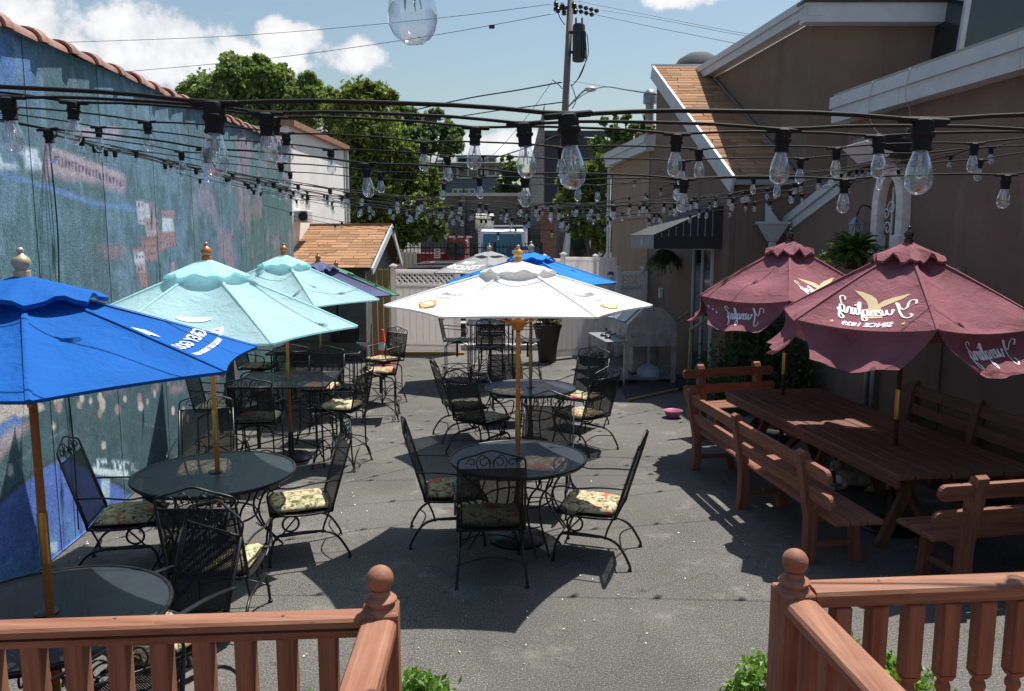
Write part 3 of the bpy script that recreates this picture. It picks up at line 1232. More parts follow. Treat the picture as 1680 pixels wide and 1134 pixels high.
def cushion_mb(w, d, z, th=.055, seed=0):
    rg = random.Random(seed)
    mb = MB()
    N = 15
    ph = [rg.uniform(0, 6) for _ in range(6)]
    top, bot = [], []
    for j in range(N + 1):
        for i in range(N + 1):
            u, v = -1 + 2 * i / N, -1 + 2 * j / N
            e = max(0, 1 - max(abs(u), abs(v)) ** 6) ** .5
            k = 1 - .06 * (abs(u * v) ** 2)
            tuft = sum(math.exp(-((u - a) ** 2 + (v - b) ** 2) * 22) for a in (-.42, .42) for b in (-.42, .42))
            hh = th * (.35 + .65 * e) - .018 * tuft + .005 * math.sin(6 * u + ph[0]) * math.sin(5 * v + ph[1]) + .003 * math.sin(13 * u + ph[2]) * math.sin(11 * v + ph[3])
            top.append((u * w / 2 * k, v * d / 2 * k, z + hh + .012 * (1 - e) * 0))
            bot.append((u * w / 2 * k * .97, v * d / 2 * k * .97, z + .004 + .012 * (1 - e)))
    mb.v = top + bot
    n1 = N + 1
    for j in range(N):
        for i in range(N):
            p = j * n1 + i
            mb.f.append((p, p + 1, p + n1 + 1, p + n1))
            q = p + n1 * n1
            mb.f.append((q, q + n1, q + n1 + 1, q + 1))
    ring = [i for i in range(N)] + [j * n1 + N for j in range(N)] + [N * n1 + N - i for i in range(N)] + [(N - j) * n1 for j in range(N)]
    for a in range(len(ring)):
        p, q = ring[a], ring[(a + 1) % len(ring)]
        mb.f.append((p, p + n1 * n1, q + n1 * n1, q))
    mb.mi = [0] * len(mb.f)
    return mb


def make_spring_chair(label, arms='round', cushion='cushion', group='wrought iron chairs around the tables'):
    """faces +y, its origin on the ground under the seat"""
    t = thing('patio_chair', label, 'chair', group=group)
    W, Y0, Y1, ZS = .25, -.22, .25, .40
    lean = .30
    mb = MB()
    mb.tube(smoothpath([(-W, Y0, ZS), (-W, 0, ZS - .012), (-W, Y1, ZS + .01)], 3) + smoothpath([(W, Y1, ZS + .01), (W, 0, ZS - .012), (W, Y0, ZS)], 3), .0095, 6, True)
    mb.build('seat_frame', 'black_iron', t, True)
    mb = MB()
    mb.box((0, .015, ZS), (2 * W - .01, Y1 - Y0 - .01, .003))
    mb.build('seat', 'mesh_black', t)
    ZB, ZT = ZS + .02, .93
    bk = lambda x, z: (x, Y0 - .0 - lean * (z - ZB), z)
    mb = MB()
    mb.add([bk(-W + .01, ZB), bk(W - .01, ZB), bk(W - .02, ZT - .02), bk(-W + .02, ZT - .02)], [(0, 1, 2, 3)])
    mb.build('backrest', 'mesh_black', t)
    mb = MB()
    for sx in (-1, 1):
        mb.tube([(sx * W, Y0, ZS), bk(sx * W, ZB + .03), bk(sx * W * .97, ZT - .02)], .0105, 6)
        mb.tube([bk(sx * (W - .03), ZB), bk(sx * (W - .035), ZT - .02)], .0055, 5)
    mb.tube([bk(-W, ZB + .02), bk(W, ZB + .02)], .007, 5)
    fr = mb.build('back_frame', 'black_iron', t, True)
    mb = MB()
    p = bk(0, ZT - .02)
    scroll_top(mb, W * .97, p[1], p[2], .15, lean)
    mb.build('crest_scroll', 'black_iron', t, True)
    for sx in (-1, 1):
        mb = MB()
        x = sx * (W + .018)
        b0 = bk(x, ZS + .25)
        if arms == 'flat':
            path = smoothpath([b0, (x, -.12, .655), (x + sx * .01, .1, .64), (x + sx * .015, .26, .655)], 4)
            for i in range(len(path) - 1):
                mb.bar(path[i], path[i + 1], .034, .007)
            mb.tube([(x + sx * .01, .22, .65), (x, .2, ZS)], .008, 6)
            mb.build('armrest', 'black_iron', t)
        else:
            path = smoothpath([b0, (x, -.10, .645), (x + sx * .012, .08, .625), (x + sx * .015, .2, .635), (x + sx * .01, .265, .60), (x, .25, .50), (x, .19, .43), (x, .12, ZS)], 4)
            mb.tube(path, .0085, 6, flat=.8)
            mb.build('armrest', 'black_iron', t, True)
    for sx in (-1, 1):
        mb = MB()
        x = sx * (W - .02)
        mb.tube(arc((x, .10, ZS - .075), .062, 0, 360, 18, 'yz'), .0085, 6)
        mb.tube(smoothpath([(x, Y0 + .02, ZS - .01), (x, -.16, .3), (x, -.14, .22)], 3), .008, 6)
        mb.bar((x, -.1, .235), (x, .2, .235), .03, .009)
        mb.tube(smoothpath([(x, .2, .235), (x * 1.02, .1, .235), (x * 1.02, -.12, .24), (x * 1.05, -.25, .19), (x * 1.12, -.34, .05), (x * 1.13, -.345, .006)], 4), .0105, 6)
        mb.tube(smoothpath([(x, -.1, .24), (x, .12, .245), (x, .21, .225), (x * 1.03, .255, .13), (x * 1.06, .27, .006)], 4), .0105, 6)
        mb.tube(smoothpath([(x, .04, ZS - .01), (x, .12, .30), (x, .17, .24)], 3), .007, 5)
        mb.lathe([(.017, 0), (.017, .012), (.01, .02)], (x * 1.13, -.345, 0), 8)
        mb.lathe([(.017, 0), (.017, .012), (.01, .02)], (x * 1.06, .27, 0), 8)
        mb.build('leg', 'black_iron', t, True)
    mb = MB()
    mb.tube(smoothpath([(-W * 1.03, .25, .13), (-.1, .24, .18), (.1, .24, .18), (W * 1.03, .25, .13)], 4), .006, 5)
    mb.build('stretcher', 'black_iron', t, True)
    mb = MB()
    mb.tube(smoothpath([(-W * 1.05, -.28, .16), (0, -.22, .19), (W * 1.05, -.28, .16)], 4), .006, 5)
    mb.build('stretcher', 'black_iron', t, True)
    if cushion:
        cm = cushion_mb(.47, .46, ZS + .006, .06, 3)
        cu = cm.build('cushion', cushion, t, True)
        cu.location = (0, .02, 0)
    return t


def make_stool(label, cushion='cushion', zs=.66, group='tall swivel chairs'):
    """counter height swivel chair on hooped legs, faces +y"""
    t = thing('swivel_chair', label, 'stool', group=group)
    W, D = .23, .22
    mb = MB()
    mb.tube([(-W, -D, zs), (-W, D, zs), (W, D, zs), (W, -D, zs)], .009, 6, True)
    mb.build('seat_frame', 'black_iron', t, True)
    MB().box((0, 0, zs), (2 * W - .01, 2 * D - .01, .004)).build('seat', 'mesh_blue' if not cushion else 'mesh_black', t)
    lean = .2
    ZB, ZT = zs + .04, zs + .40
    bk = lambda x, z: (x, -D - lean * (z - zs), z)
    MB().add([bk(-W + .01, ZB), bk(W - .01, ZB), bk(W - .01, ZT), bk(-W + .01, ZT)], [(0, 1, 2, 3)]).build('backrest', 'mesh_black', t)
    mb = MB()
    for sx in (-1, 1):
        mb.tube([(sx * W, -D, zs), bk(sx * W, ZT)], .0095, 6)
    for k in range(4):
        mb.tube([bk(-W, ZB + k * .11), bk(W, ZB + k * .11)], .005, 5)
    mb.build('back_frame', 'black_iron', t, True)
    mb = MB()
    p = bk(0, ZT)
    scroll_top(mb, W, p[1], p[2], .10, lean)
    mb.build('crest_scroll', 'black_iron', t, True)
    for sx in (-1, 1):
        mb = MB()
        x = sx * (W + .015)
        mb.tube(smoothpath([bk(x, zs + .24), (x, -.1, zs + .225), (x, .06, zs + .215), (x, .16, zs + .18), (x, .16, zs + .08), (x, .06, zs + .02), (x, -.02, zs)], 4), .008, 6)
        mb.build('armrest', 'black_iron', t, True)
    mb = MB()
    mb.lathe([(.10, zs - .05), (.12, zs - .035), (.12, zs - .02), (.03, zs - .01)], n=16)
    mb.lathe([(.02, zs - .3), (.02, zs - .04)], n=10)
    mb.build('swivel_plate', 'black_iron', t, 40)
    for a in range(4):
        q = R(45 + 90 * a)
        c_, s_ = math.cos(q), math.sin(q)
        mb = MB()
        pts = [(.03, zs - .05), (.2, zs - .055), (.27, zs - .09), (.285, zs - .16), (.285, .27), (.30, .16), (.345, .04), (.352, .006)]
        mb.tube(smoothpath([(r_ * c_, r_ * s_, z_) for r_, z_ in pts], 4), .0095, 6)
        mb.lathe([(.017, 0), (.017, .012), (.01, .02)], (.352 * c_, .352 * s_, 0), 8)
        mb.build('leg', 'black_iron', t, True)
        q2 = R(45 + 90 * (a + 1))
        A = Vector((.345 * c_, .345 * s_, .03))
        B = Vector((.345 * math.cos(q2), .345 * math.sin(q2), .03))
        mb = MB()
        mb.tube(smoothpath([A, A.lerp(B, .12) + Vector((0, 0, .13)), A.lerp(B, .5) + Vector((0, 0, .235)), A.lerp(B, .88) + Vector((0, 0, .13)), B], 4), .0075, 5)
        mb.build('hoop', 'black_iron', t, True)
    mb = MB()
    mb.tube([(.29 * math.cos(2 * PI * i / 28), .29 * math.sin(2 * PI * i / 28), .275) for i in range(28)], .0075, 5, True)
    mb.build('foot_ring', 'black_iron', t, True)
    if cushion:
        cushion_mb(.43, .42, zs + .006, .055, 5).build('cushion', cushion, t, True)
    return t


def make_round_table(label, x, y, r=.57, h=.71, mat='mesh_table', rot=20, group='round wrought iron mesh tables'):
    t = thing('round_table', label, 'table', (x, y, 0), R(rot), group)
    mb = MB()
    n = 48
    mb.v = [(0.03 * math.cos(2 * PI * i / n), .03 * math.sin(2 * PI * i / n), h) for i in range(n)] + [((r - .005) * math.cos(2 * PI * i / n), (r - .005) * math.sin(2 * PI * i / n), h) for i in range(n)]
    mb.f = [(i, n + i, n + (i + 1) % n, (i + 1) % n) for i in range(n)]
    mb.mi = [0] * n
    mb.build('tabletop', mat, t)
    mb = MB()
    mb.tube([(r * math.cos(2 * PI * i / n), r * math.sin(2 * PI * i / n), h - .004) for i in range(n)], .013, 8, True)
    mb.tube([(r * .985 * math.cos(2 * PI * i / n), r * .985 * math.sin(2 * PI * i / n), h - .02) for i in range(n)], .009, 6, True)
    mb.build('rim', 'black_iron', t, True)
    MB().lathe([(.055, h + .002), (.055, h + .008), (.030, h + .014), (.022, h + .014)], n=20).build('umbrella_collar', 'black_iron', t, 40)
    for a in range(4):
        q = R(90 * a)
        c_, s_ = math.cos(q), math.sin(q)
        mb = MB()
        for off in (-.055, .055):
            pts = [(r * .93, h - .02), (r * .86, h - .10), (r * .62, h - .22), (r * .52, h - .36), (r * .60, .2), (r * .78, .05), (r * .84, .006)]
            mb.tube(smoothpath([(rr * c_ - off * s_, rr * s_ + off * c_, z_) for rr, z_ in pts], 4), .009, 6)
        for zz in (.2, .42):
            rr = r * .55
            mb.tube([(rr * c_ + .055 * s_, rr * s_ - .055 * c_, zz), (rr * c_ - .055 * s_, rr * s_ + .055 * c_, zz)], .006, 5)
        pts = spiral((0, 0, 0), .07, .02, 90, 500, 14)
        mb.tube([((r * .70 + p[0]) * c_, (r * .70 + p[0]) * s_, h - .11 + p[2]) for p in pts], .006, 5)
        mb.build('leg', 'black_iron', t, True)
    mb = MB()
    mb.tube([(r * .5 * math.cos(2 * PI * i / 24), r * .5 * math.sin(2 * PI * i / 24), .36) for i in range(24)], .008, 6, True)
    mb.build('stretcher_ring', 'black_iron', t, True)
    return t


def make_square_table(label, x, y, w=1.0, d=1.0, h=.93, mat='mesh_sq', rot=4, group='square wrought iron tables'):
    t = thing('square_table', label, 'table', (x, y, 0), R(rot), group)
    mb = MB()
    n = .025
    w2, d2 = w / 2, d / 2
    mb.v = [(-w2, -d2, h), (w2, -d2, h), (w2, d2, h), (-w2, d2, h), (-n, -n, h), (n, -n, h), (n, n, h), (-n, n, h)]
    mb.f = [(0, 1, 5, 4), (1, 2, 6, 5), (2, 3, 7, 6), (3, 0, 4, 7)]
    mb.mi = [0] * 4
    mb.build('tabletop', mat, t)
    mb = MB()
    for a, b in (((-w2, -d2), (w2, -d2)), ((w2, -d2), (w2, d2)), ((w2, d2), (-w2, d2)), ((-w2, d2), (-w2, -d2))):
        mb.tube([(a[0], a[1], h - .006), (b[0], b[1], h - .006)], .012, 6)
    mb.build('rim', 'black_iron', t, True)
    for sx in (-1, 1):
        for sy in (-1, 1):
            mb = MB()
            x_, y_ = sx * (w2 - .06), sy * (d2 - .06)
            mb.tube([(x_, y_, h - .01), (x_, y_, .3), (x_ * 1.02, y_ * 1.02, .006)], .0105, 6)
            mb.tube([(x_ - sx * .07, y_, h - .01), (x_ - sx * .07, y_, .3), (x_ * .98, y_, .12)], .008, 6)
            mb.tube(smoothpath([(x_, y_, h - .28), (x_ - sx * .12, y_, h - .2), (x_ - sx * .2, y_, h - .02)], 4), .007, 5)
            mb.tube([(x_ - sx * .035, y_ + p[0], h - .4 + p[2]) for p in spiral((0, 0, 0), .05, .015, 0, 400, 12)], .005, 5)
            mb.build('leg', 'black_iron', t, True)
    mb = MB()
    mb.tube([(-w2 + .06, -d2 + .06, .22), (0, 0, .25), (w2 - .06, d2 - .06, .22)], .008, 6)
    mb.tube([(w2 - .06, -d2 + .06, .22), (0, 0, .25), (-w2 + .06, d2 - .06, .22)], .008, 6)
    mb.build('cross_brace', 'black_iron', t, True)
    return t

# ================================================================== SETTING
g = MB()
g.add([(-400, -60, 0), (400, -60, 0), (400, 900, 0), (-400, 900, 0)], [(0, 1, 2, 3)])
struct(g.build('ground', 'asphalt'))
sp = MB()
sp.add([(-60, 24, .008), (60, 24, .008), (60, 33, .008), (-60, 33, .008)], [(0, 1, 2, 3)])
struct(sp.build('street', 'asphalt'))
kb = MB()
kb.box((0, 23.6, .06), (120, .2, .12))
kb.box((0, 33.4, .06), (120, .2, .12))
struct(kb.build('kerb', 'concrete'))
pv = MB()
for i in range(-20, 20):
    pv.box((i * 1.5 + .75, 22.4, .055), (1.48, 2.1, .11))
    pv.box((i * 1.5 + .75, 34.6, .055), (1.48, 2.1, .11))
struct(pv.build('pavement', 'concrete'))
# low sunlit concrete sill in the gateway
MBs = MB().box((-.1, 18.1, .06), (5.4, .35, .12))
struct(MBs.build('gateway_sill', 'concrete'))

# ================================================================== MURAL WALL
MA, MK = -3.15, -.084          # the wall's face: x = MA + MK*y
mur_dir = Vector((MK, 1, 0)).normalized()
mur_n = Vector((1, -MK, 0)).normalized()


def mtop(y):
    return 3.86 + .0325 * y


def hash2(ix, iy, s):
    v = np.sin(ix * 127.1 + iy * 311.7 + s * 74.7) * 43758.5453
    return v - np.floor(v)


def vnoise(x, y, s=0):
    ix, iy = np.floor(x), np.floor(y)
    fx, fy = x - ix, y - iy
    fx, fy = fx * fx * (3 - 2 * fx), fy * fy * (3 - 2 * fy)
    a, b = hash2(ix, iy, s), hash2(ix + 1, iy, s)
    c, d = hash2(ix, iy + 1, s), hash2(ix + 1, iy + 1, s)
    return (a * (1 - fx) + b * fx) * (1 - fy) + (c * (1 - fx) + d * fx) * fy


def fbm(x, y, s=0, o=4):
    v, a, tot = 0, 1, 0
    for k in range(o):
        v = v + a * vnoise(x * 2 ** k, y * 2 ** k, s + k * 13)
        tot += a
        a *= .55
    return v / tot


def sc3(r, g_, b):
    return np.array(S(r, g_, b)[:3])


def mural_color(y, z):
    """the wall painting: dark blue-green hills over a bay, a walled town, towers, lights and a beach"""
    X = MA + MK * y
    c_, s_ = math.cos(TH), math.sin(TH)
    zz = z - CAMH
    yy = np.maximum(y, .8)
    f = c_ * yy - s_ * zz
    px = CXP + FPX * X / f
    py = CYP - FPX * (s_ * yy + c_ * zz) / f
    n1 = fbm(y * 1.3, z * 1.3, 1)
    n2 = fbm(y * 5, z * 5, 2)
    n3 = fbm(y * 9, z * 2.2, 3)
    n4 = fbm(y * 16, z * 13, 5, 3)
    col = np.zeros(y.shape + (3,))

    def lay(c, m):
        m = np.clip(m, 0, 1)[..., None]
        col[:] = col * (1 - m) + np.asarray(c) * m
    ss = lambda a, b, v: np.clip((v - a) / (b - a), 0, 1) ** 2 * (3 - 2 * np.clip((v - a) / (b - a), 0, 1))
    lay(sc3(98, 132, 146), np.ones_like(y))
    lay(sc3(70, 118, 172), ss(150, 0, px + (py - 150) * .5 + 40 * n1) * ss(260, 180, py))
    lay(sc3(86, 118, 122), ss(.45, .6, n1))
    lay(sc3(76, 108, 104), ss(.5, .62, n2) * .6)
    lay(sc3(120, 152, 160), ss(.58, .68, n3) * .45)
    lay(sc3(78, 112, 98), ss(330, 430, px + 60 * (n1 - .5)) * .65)
    lay(sc3(66, 96, 96), ss(560, 640, py + 60 * (n2 - .5)) * .8)
    # rose blotches on the far slope
    lay(sc3(176, 130, 138), ss(.5, .72, fbm(y * 2.4, z * 2.0 + 3, 9) + .16 * (n4 - .5)) * ss(300, 360, px) * ss(560, 470, py) * (.3 + .6 * n4))
    lay(sc3(182, 132, 134), ss(.5, .68, fbm(y * 3, z * 2.6, 12) + .16 * (n4 - .5)) * ss(575, 605, py) * ss(668, 640, py + 30 * n2) * ss(30, 60, px) * ss(320, 280, px))
    lay(sc3(176, 128, 130), ss(.46, .68, fbm(y * 3, z * 1.6, 22) + .16 * (n4 - .5)) * ss(395, 380, px) * ss(345, 365, px) * ss(560, 600, py) * .6)
    lay(sc3(170, 120, 125), ss(.5, .62, n2) * ss(150, 175, px) * ss(222, 190, px) * ss(395, 410, py) * ss(432, 415, py) * .6)
    # pale crag and the pink walled town at upper left
    top = 240 + (px - 78) * .38
    lay(sc3(205, 214, 215), ss(.35, .55, n2) * ss(85, 70, px) * ss(238, 250, py) * ss(285, 268, py))
    lay(sc3(196, 158, 160), ss(70, 80, px) * ss(210, 200, px) * ss(top - 6, top + 2, py) * ss(top + 60 - (px - 80) * .15, top + 38 - (px - 80) * .15, py + 14 * n2))
    wallb = ss(84, 88, px) * ss(204, 200, px) * ss(top + 8, top + 11, py) * ss(top + 27 - (px - 85) * .05, top + 24 - (px - 85) * .05, py)
    lay(sc3(172, 142, 150), wallb)
    lay(sc3(92, 82, 100), wallb * (np.sin(px * 2 * PI / 5.6) > .25))
    lay(sc3(150, 118, 124), ss(68, 71, px) * ss(80, 76, px) * ss(228, 236, py) * ss(312, 296, py))
    lay(sc3(176, 160, 168), ss(115, 125, px) * ss(205, 190, px) * ss(204, 212, py) * ss(234, 222, py) * .8)
    # a blue road across the hill
    yr = np.interp(px, [0, 75, 150, 230, 260], [284, 306, 333, 344, 340])
    lay(sc3(96, 140, 190), ss(9, 3, abs(py - yr) + 4 * n2) * ss(265, 230, px) * .8)
    # tall town houses
    R_ = [(223, 237, 329, 368, (196, 190, 196)), (237, 245, 333, 359, (205, 205, 205)), (245, 254, 333, 359, (176, 140, 142)),
          (237, 259, 359, 378, (190, 150, 148)), (240, 258, 379, 395, (205, 170, 165)), (258, 270, 377, 412, (178, 128, 122)),
          (265, 287, 345, 358, (196, 140, 142)), (266, 284, 358, 368, (214, 214, 214)), (266, 286, 368, 380, (198, 204, 208)), (268, 287, 380, 404, (206, 124, 112)),
          (231, 258, 389, 395, (170, 110, 108)), (232, 257, 395, 428, (206, 118, 108)), (218, 234, 406, 413, (196, 130, 128)), (219, 237, 413, 433, (210, 196, 200)),
          (223, 239, 433, 447, (206, 160, 156)), (228, 242, 448, 472, (206, 124, 112)), (277, 288, 430, 450, (186, 150, 158))]
    for (a, b, c0, c1, cc) in R_:
        sk = (py - c0) * .10
        m = ss(a - 1, a + .6, px - sk) * ss(b + 1, b - .6, px - sk) * ss(c0 - 1, c0 + .6, py) * ss(c1 + 1, c1 - .6, py)
        lay(sc3(*cc) * (1 - .12 * 1), m)
        if c1 - c0 > 12 and b - a > 9:
            lay(sc3(70, 60, 66), m * (np.mod(px - sk - a, 5.2) > 3.4) * (np.mod(py - c0, 13) > 6) * (np.mod(py - c0, 13) < 10.5) * .8)
        lay(sc3(60, 60, 62), ss(b - 2, b - .5, px - sk) * m * .6)
    spx = abs(px - 260)
    lay(sc3(84, 120, 122), ss(2 + (py - 418) * .16, 1 + (py - 418) * .16, spx) * ss(416, 420, py) * ss(475, 455, py))
    lay(sc3(50, 74, 78), ss(1.2, .4, abs(spx - 3)) * ss(430, 434, py) * ss(475, 455, py))
    # little lit windows and lamps over the dark water
    for (a, b, w, h_, cc) in ((94, 637, 4, 7, 0), (93, 655, 6, 9, 0), (100, 650, 5, 8, 0), (96, 668, 6, 12, 1), (134, 654, 4, 8, 0), (130, 664, 5, 7, 1), (149, 658, 3, 6, 0),
                              (164, 652, 4, 9, 0), (168, 664, 5, 12, 0), (164, 678, 4, 9, 1), (193, 672, 5, 9, 1), (205, 655, 3, 6, 0), (229, 655, 4, 10, 1), (231, 667, 5, 8, 0), (242, 659, 2, 5, 0),
                              (254, 646, 2, 7, 0), (284, 674, 3, 8, 0), (301, 676, 3, 8, 0), (308, 686, 2, 6, 0), (88, 700, 3, 7, 0), (170, 731, 4, 7, 0), (97, 766, 6, 14, 1), (17, 772, 5, 11, 0), (60, 735, 3, 16, 1)):
        cc = (232, 200, 160) if cc == 0 else (206, 130, 112)
        dd = ((px - a) / w) ** 2 + ((py - b) / h_) ** 2
        lay(sc3(*cc), ss(1.3, .5, dd + .5 * (n4 - .5)))
    lay(sc3(190, 170, 176), ss(3, .5, abs(py - (690 + (px - 210) * .22)) + 3 * n4) * ss(210, 222, px) * ss(290, 262, px) * .5)
    # beach and water at lower left
    b_up = np.interp(px, [-40, 0, 30, 52, 70, 76], [640, 661, 648, 646, 664, 672])
    b_lo = np.interp(px, [-40, 0, 25, 34, 60, 76], [730, 694, 680, 686, 676, 670])
    beach = ss(b_up - 2, b_up + 2, py) * ss(b_lo + 2, b_lo - 2, py) * ss(78, 70, px)
    lay(sc3(90, 130, 190), ss(b_lo - 2, b_lo + 3, py) * ss(b_lo + 45, b_lo + 20, py + (px - 20) * .7) * ss(42, 34, px))
    lay(sc3(206, 160, 150), ss(b_lo + 20, b_lo + 35, py + px * .4) * ss(b_lo + 72, b_lo + 50, py + px * .9) * ss(60, 30, px) * (.4 + n2))
    lay(sc3(232, 190, 152), beach)
    lay(sc3(190, 200, 196), ss(632, 636, py) * ss(652, 642, py) * ss(30, 5, px))
    sea = np.interp(px, [-60, 0, 20, 75, 110, 150, 200, 270], [850, 828, 806, 765, 750, 772, 800, 860])
    lay(sc3(74, 112, 196), ss(sea - 4, sea + 8, py + 8 * (n2 - .5)) * ss(260, 190, px))
    lay(sc3(84, 150, 205), ss(sea + 60, sea + 130, py) * ss(.45, .6, n2) * .7 * ss(190, 150, px))
    lay(sc3(60, 78, 84), ss(5, 1, abs(py - sea + 3)) * .8)
    lay(sc3(150, 168, 170), ss(2.6, .8, abs(py - (sea - 40 - px * .03))) * ss(.4, .6, n2) * .35 * ss(160, 100, px))
    # white strokes of a cliff town
    lay(sc3(205, 222, 228), ss(.48, .62, fbm(px * .35, py * .09, 31)) * ss(148, 160, px) * ss(232, 215, px) * ss(748, 756, py - (px - 150) * .1) * ss(776, 770, py - (px - 150) * .12))
    lay(sc3(214, 226, 230), ss(7, 4, abs(py - (772 + (px - 150) * .12))) * ss(146, 152, px) * ss(215, 205, px))
    lay(sc3(170, 200, 208), ss(165, 168, px) * ss(182, 178, px) * ss(782, 790, py) * ss(830, 812, py))
    lay(sc3(170, 205, 225), ss(64, 68, px) * ss(96, 92, px) * ss(886, 890, py - (95 - px) * .2) * ss(910, 904, py) * (n4 > .4))
    far = ss(3.0, 1.5, y)
    lay(sc3(90, 124, 136), far * .9)
    gain = 1.12 + .5 * (n4 - .5)
    lum = col.mean(-1, keepdims=True)
    warm = np.clip((col[..., 0:1] - col[..., 2:3]) * 4, 0, 1)
    col = col * (1 - .5 * warm) + lum * .40 * warm
    lum = col.mean(-1, keepdims=True)
    col = col * .74 + lum * .26
    return np.clip(col * gain[..., None] * np.array([.92, 1.0, 1.12]), 0, .9)


wall = thing('mural_wall', 'long blue-green painted mural wall of tall panels topped with clay coping tiles', 'wall', (0, 0, 0))
bk = MB()
y0, y1 = -1.5, 16.62
pts = [(MA + MK * y0, y0, 0), (MA + MK * y1, y1, 0), (MA + MK * y1, y1, mtop(y1) - .02), (MA + MK * y0, y0, mtop(y0) - .02)]
bk.prism([Vector(p) - mur_n * .03 for p in pts], -mur_n * .35)
bk.build('backing_wall', 'mortar_dark', wall)
seams = [-1.5, -.22, 1.06, 2.34, 3.62, 4.92, 6.18, 7.47, 8.77, 10.05, 11.36, 12.66, 13.97, 15.28, 16.62]
for a, b in zip(seams[:-1], seams[1:]):
    a2, b2 = a + .004, b - .004
    ny = int((b2 - a2) / .021)
    nz_ = 190
    ys, zs_ = np.linspace(a2, b2, ny + 1), np.linspace(0, 1, nz_ + 1)
    Y, T = np.meshgrid(ys, zs_)
    Z = .015 + T * (3.86 + .0325 * Y - .02)
    X = MA + MK * Y
    colr = mural_color(Y, Z)
    V = np.stack([X, Y, Z], -1).reshape(-1, 3)
    nv = len(V)
    # a back rim gives the sheet its 28 mm of thickness
    rim = list(range(ny + 1)) + [r * (ny + 1) + ny for r in range(1, nz_ + 1)] + [nz_ * (ny + 1) + ny - k for k in range(1, ny + 1)] + [r * (ny + 1) for r in range(nz_ - 1, 0, -1)]
    VR = V[rim] - np.array(mur_n) * .03
    me = bpy.data.meshes.new('mural_panel')
    idx = np.arange(nv).reshape(nz_ + 1, ny + 1)
    F = np.stack([idx[:-1, :-1], idx[:-1, 1:], idx[1:, 1:], idx[1:, :-1]], -1).reshape(-1, 4)
    nr = len(rim)
    FR = np.array([[rim[k], nv + k, nv + (k + 1) % nr, rim[(k + 1) % nr]] for k in range(nr)])
    F = np.concatenate([F[:, ::-1], FR])
    VV = np.concatenate([V, VR]).astype(np.float32)
    me.vertices.add(len(VV))
    me.vertices.foreach_set('co', VV.ravel())
    me.loops.add(F.size)
    me.loops.foreach_set('vertex_index', F.astype(np.int32).ravel())
    me.polygons.add(len(F))
    me.polygons.foreach_set('loop_start', np.arange(0, F.size, 4, dtype=np.int32))
    me.polygons.foreach_set('loop_total', np.full(len(F), 4, dtype=np.int32))
    pc = np.ones((len(VV), 4), np.float32)
    cflat = colr.reshape(-1, 3)
    pc[:nv, :3] = cflat
    pc[nv:, :3] = cflat[rim]
    at_ = me.attributes.new('paint', 'FLOAT_COLOR', 'POINT')
    at_.data.foreach_set('color', pc.ravel())
    me.materials.append(M['mural'])
    me.update(calc_edges=True)
    o = bpy.data.objects.new('mural_panel', me)
    C.objects.link(o)
    o.parent = wall
# loose power cord hanging down the wall and a hook
mb = MB()
hx, hy, hz_ = MA + MK * 6.44 + .02, 6.44, 3.33
mb.tube(smoothpath([(hx, hy, hz_), (hx, hy + .03, 2.6), (hx, hy - .04, 1.8), (hx, hy + .02, 1.0), (hx, hy, .1)], 5), .006, 5)
mb.tube([(hx, hy, hz_), (hx + .06, hy, hz_ + .01), (hx + .07, hy, hz_ + .05)], .008, 5)
mb.build('hanging_cord', 'black_iron', wall, True)
# clay coping tiles, each lapped over the next
prof = []
tl = None
yy = -1.3
rg = random.Random(4)
while yy < 16.6:
    L = .52
    if tl is None:
        mb = MB()
        n = 10
        for k, (f, rr) in enumerate(((0, .115), (.16, .125), (.2, .105), (1.12, .085))):
            for j in range(n + 1):
                q = PI * j / n
                mb.v.append((math.cos(q) * rr * 1.25, f * L, math.sin(q) * rr))
        for k in range(3):
            for j in range(n):
                p = k * (n + 1) + j
                mb.f.append((p, p + 1, p + n + 2, p + n + 1))
                mb.mi.append(0)
        o2 = len(mb.v)
        mb.v += [(v[0] * .84, v[1], v[2] * .84) for v in mb.v[:o2]]
        for k in range(3):
            for j in range(n):
                p = o2 + k * (n + 1) + j
                mb.f.append((p, p + n + 1, p + n + 2, p + 1))
                mb.mi.append(0)
        for j in range(n):
            mb.f.append((j, o2 + j, o2 + j + 1, j + 1))
            mb.mi.append(0)
        tl = mb.build('coping_tile', 'clay', wall, 40)
        o = tl
    else:
        o = tl.copy()
        C.objects.link(o)
    o.location = (MA + MK * yy - .07, yy, mtop(yy) - .02 + rg.uniform(-.006, .006))
    o.rotation_euler = (R(1.9 + rg.uniform(-.8, .8)), rg.uniform(-.05, .05), math.atan(-MK) + rg.uniform(-.02, .02))
    yy += L * .98

# ================================================================== WHITE HOUSE BEHIND THE MURAL WALL
h_ = thing('white_house', 'pale cream rendered house end behind the far end of the mural wall', 'house')
A, B = at(474, 207, 17.0), at(566, 247, 21.8)
mb = MB()
mb.prism([(A.x, 17, 0), (B.x, 21.8, 0), (B.x, 21.8, B.z), (A.x, 17, A.z)], (-3.5, 0, 0))
mb.build('wall', 'cream', h_)
mb = MB()
mb.bar((A.x - .05, 16.95, A.z + .06), (B.x - .05, 21.85, B.z + .06), .35, .12)
mb.build('coping', 'clay', h_)
MB().bar((B.x + .06, 21.7, 0), (B.x + .06, 21.7, B.z), .08, .08, up=(0, 1, 0)).build('downpipe', 'fascia', h_)
c = at(480, 355, 17.2)
MB().box((A.x + .14, 17.35, c.z), (.30, .45, .26), None, .02).build('vent_box', 'fascia', h_)
MB().lathe([(.10, 0), (.10, .02), (.02, .03)], (A.x + .2, 17.12, c.z), 16, (0, -1, 0)).build('vent_cover', 'black_paint', h_, 40)

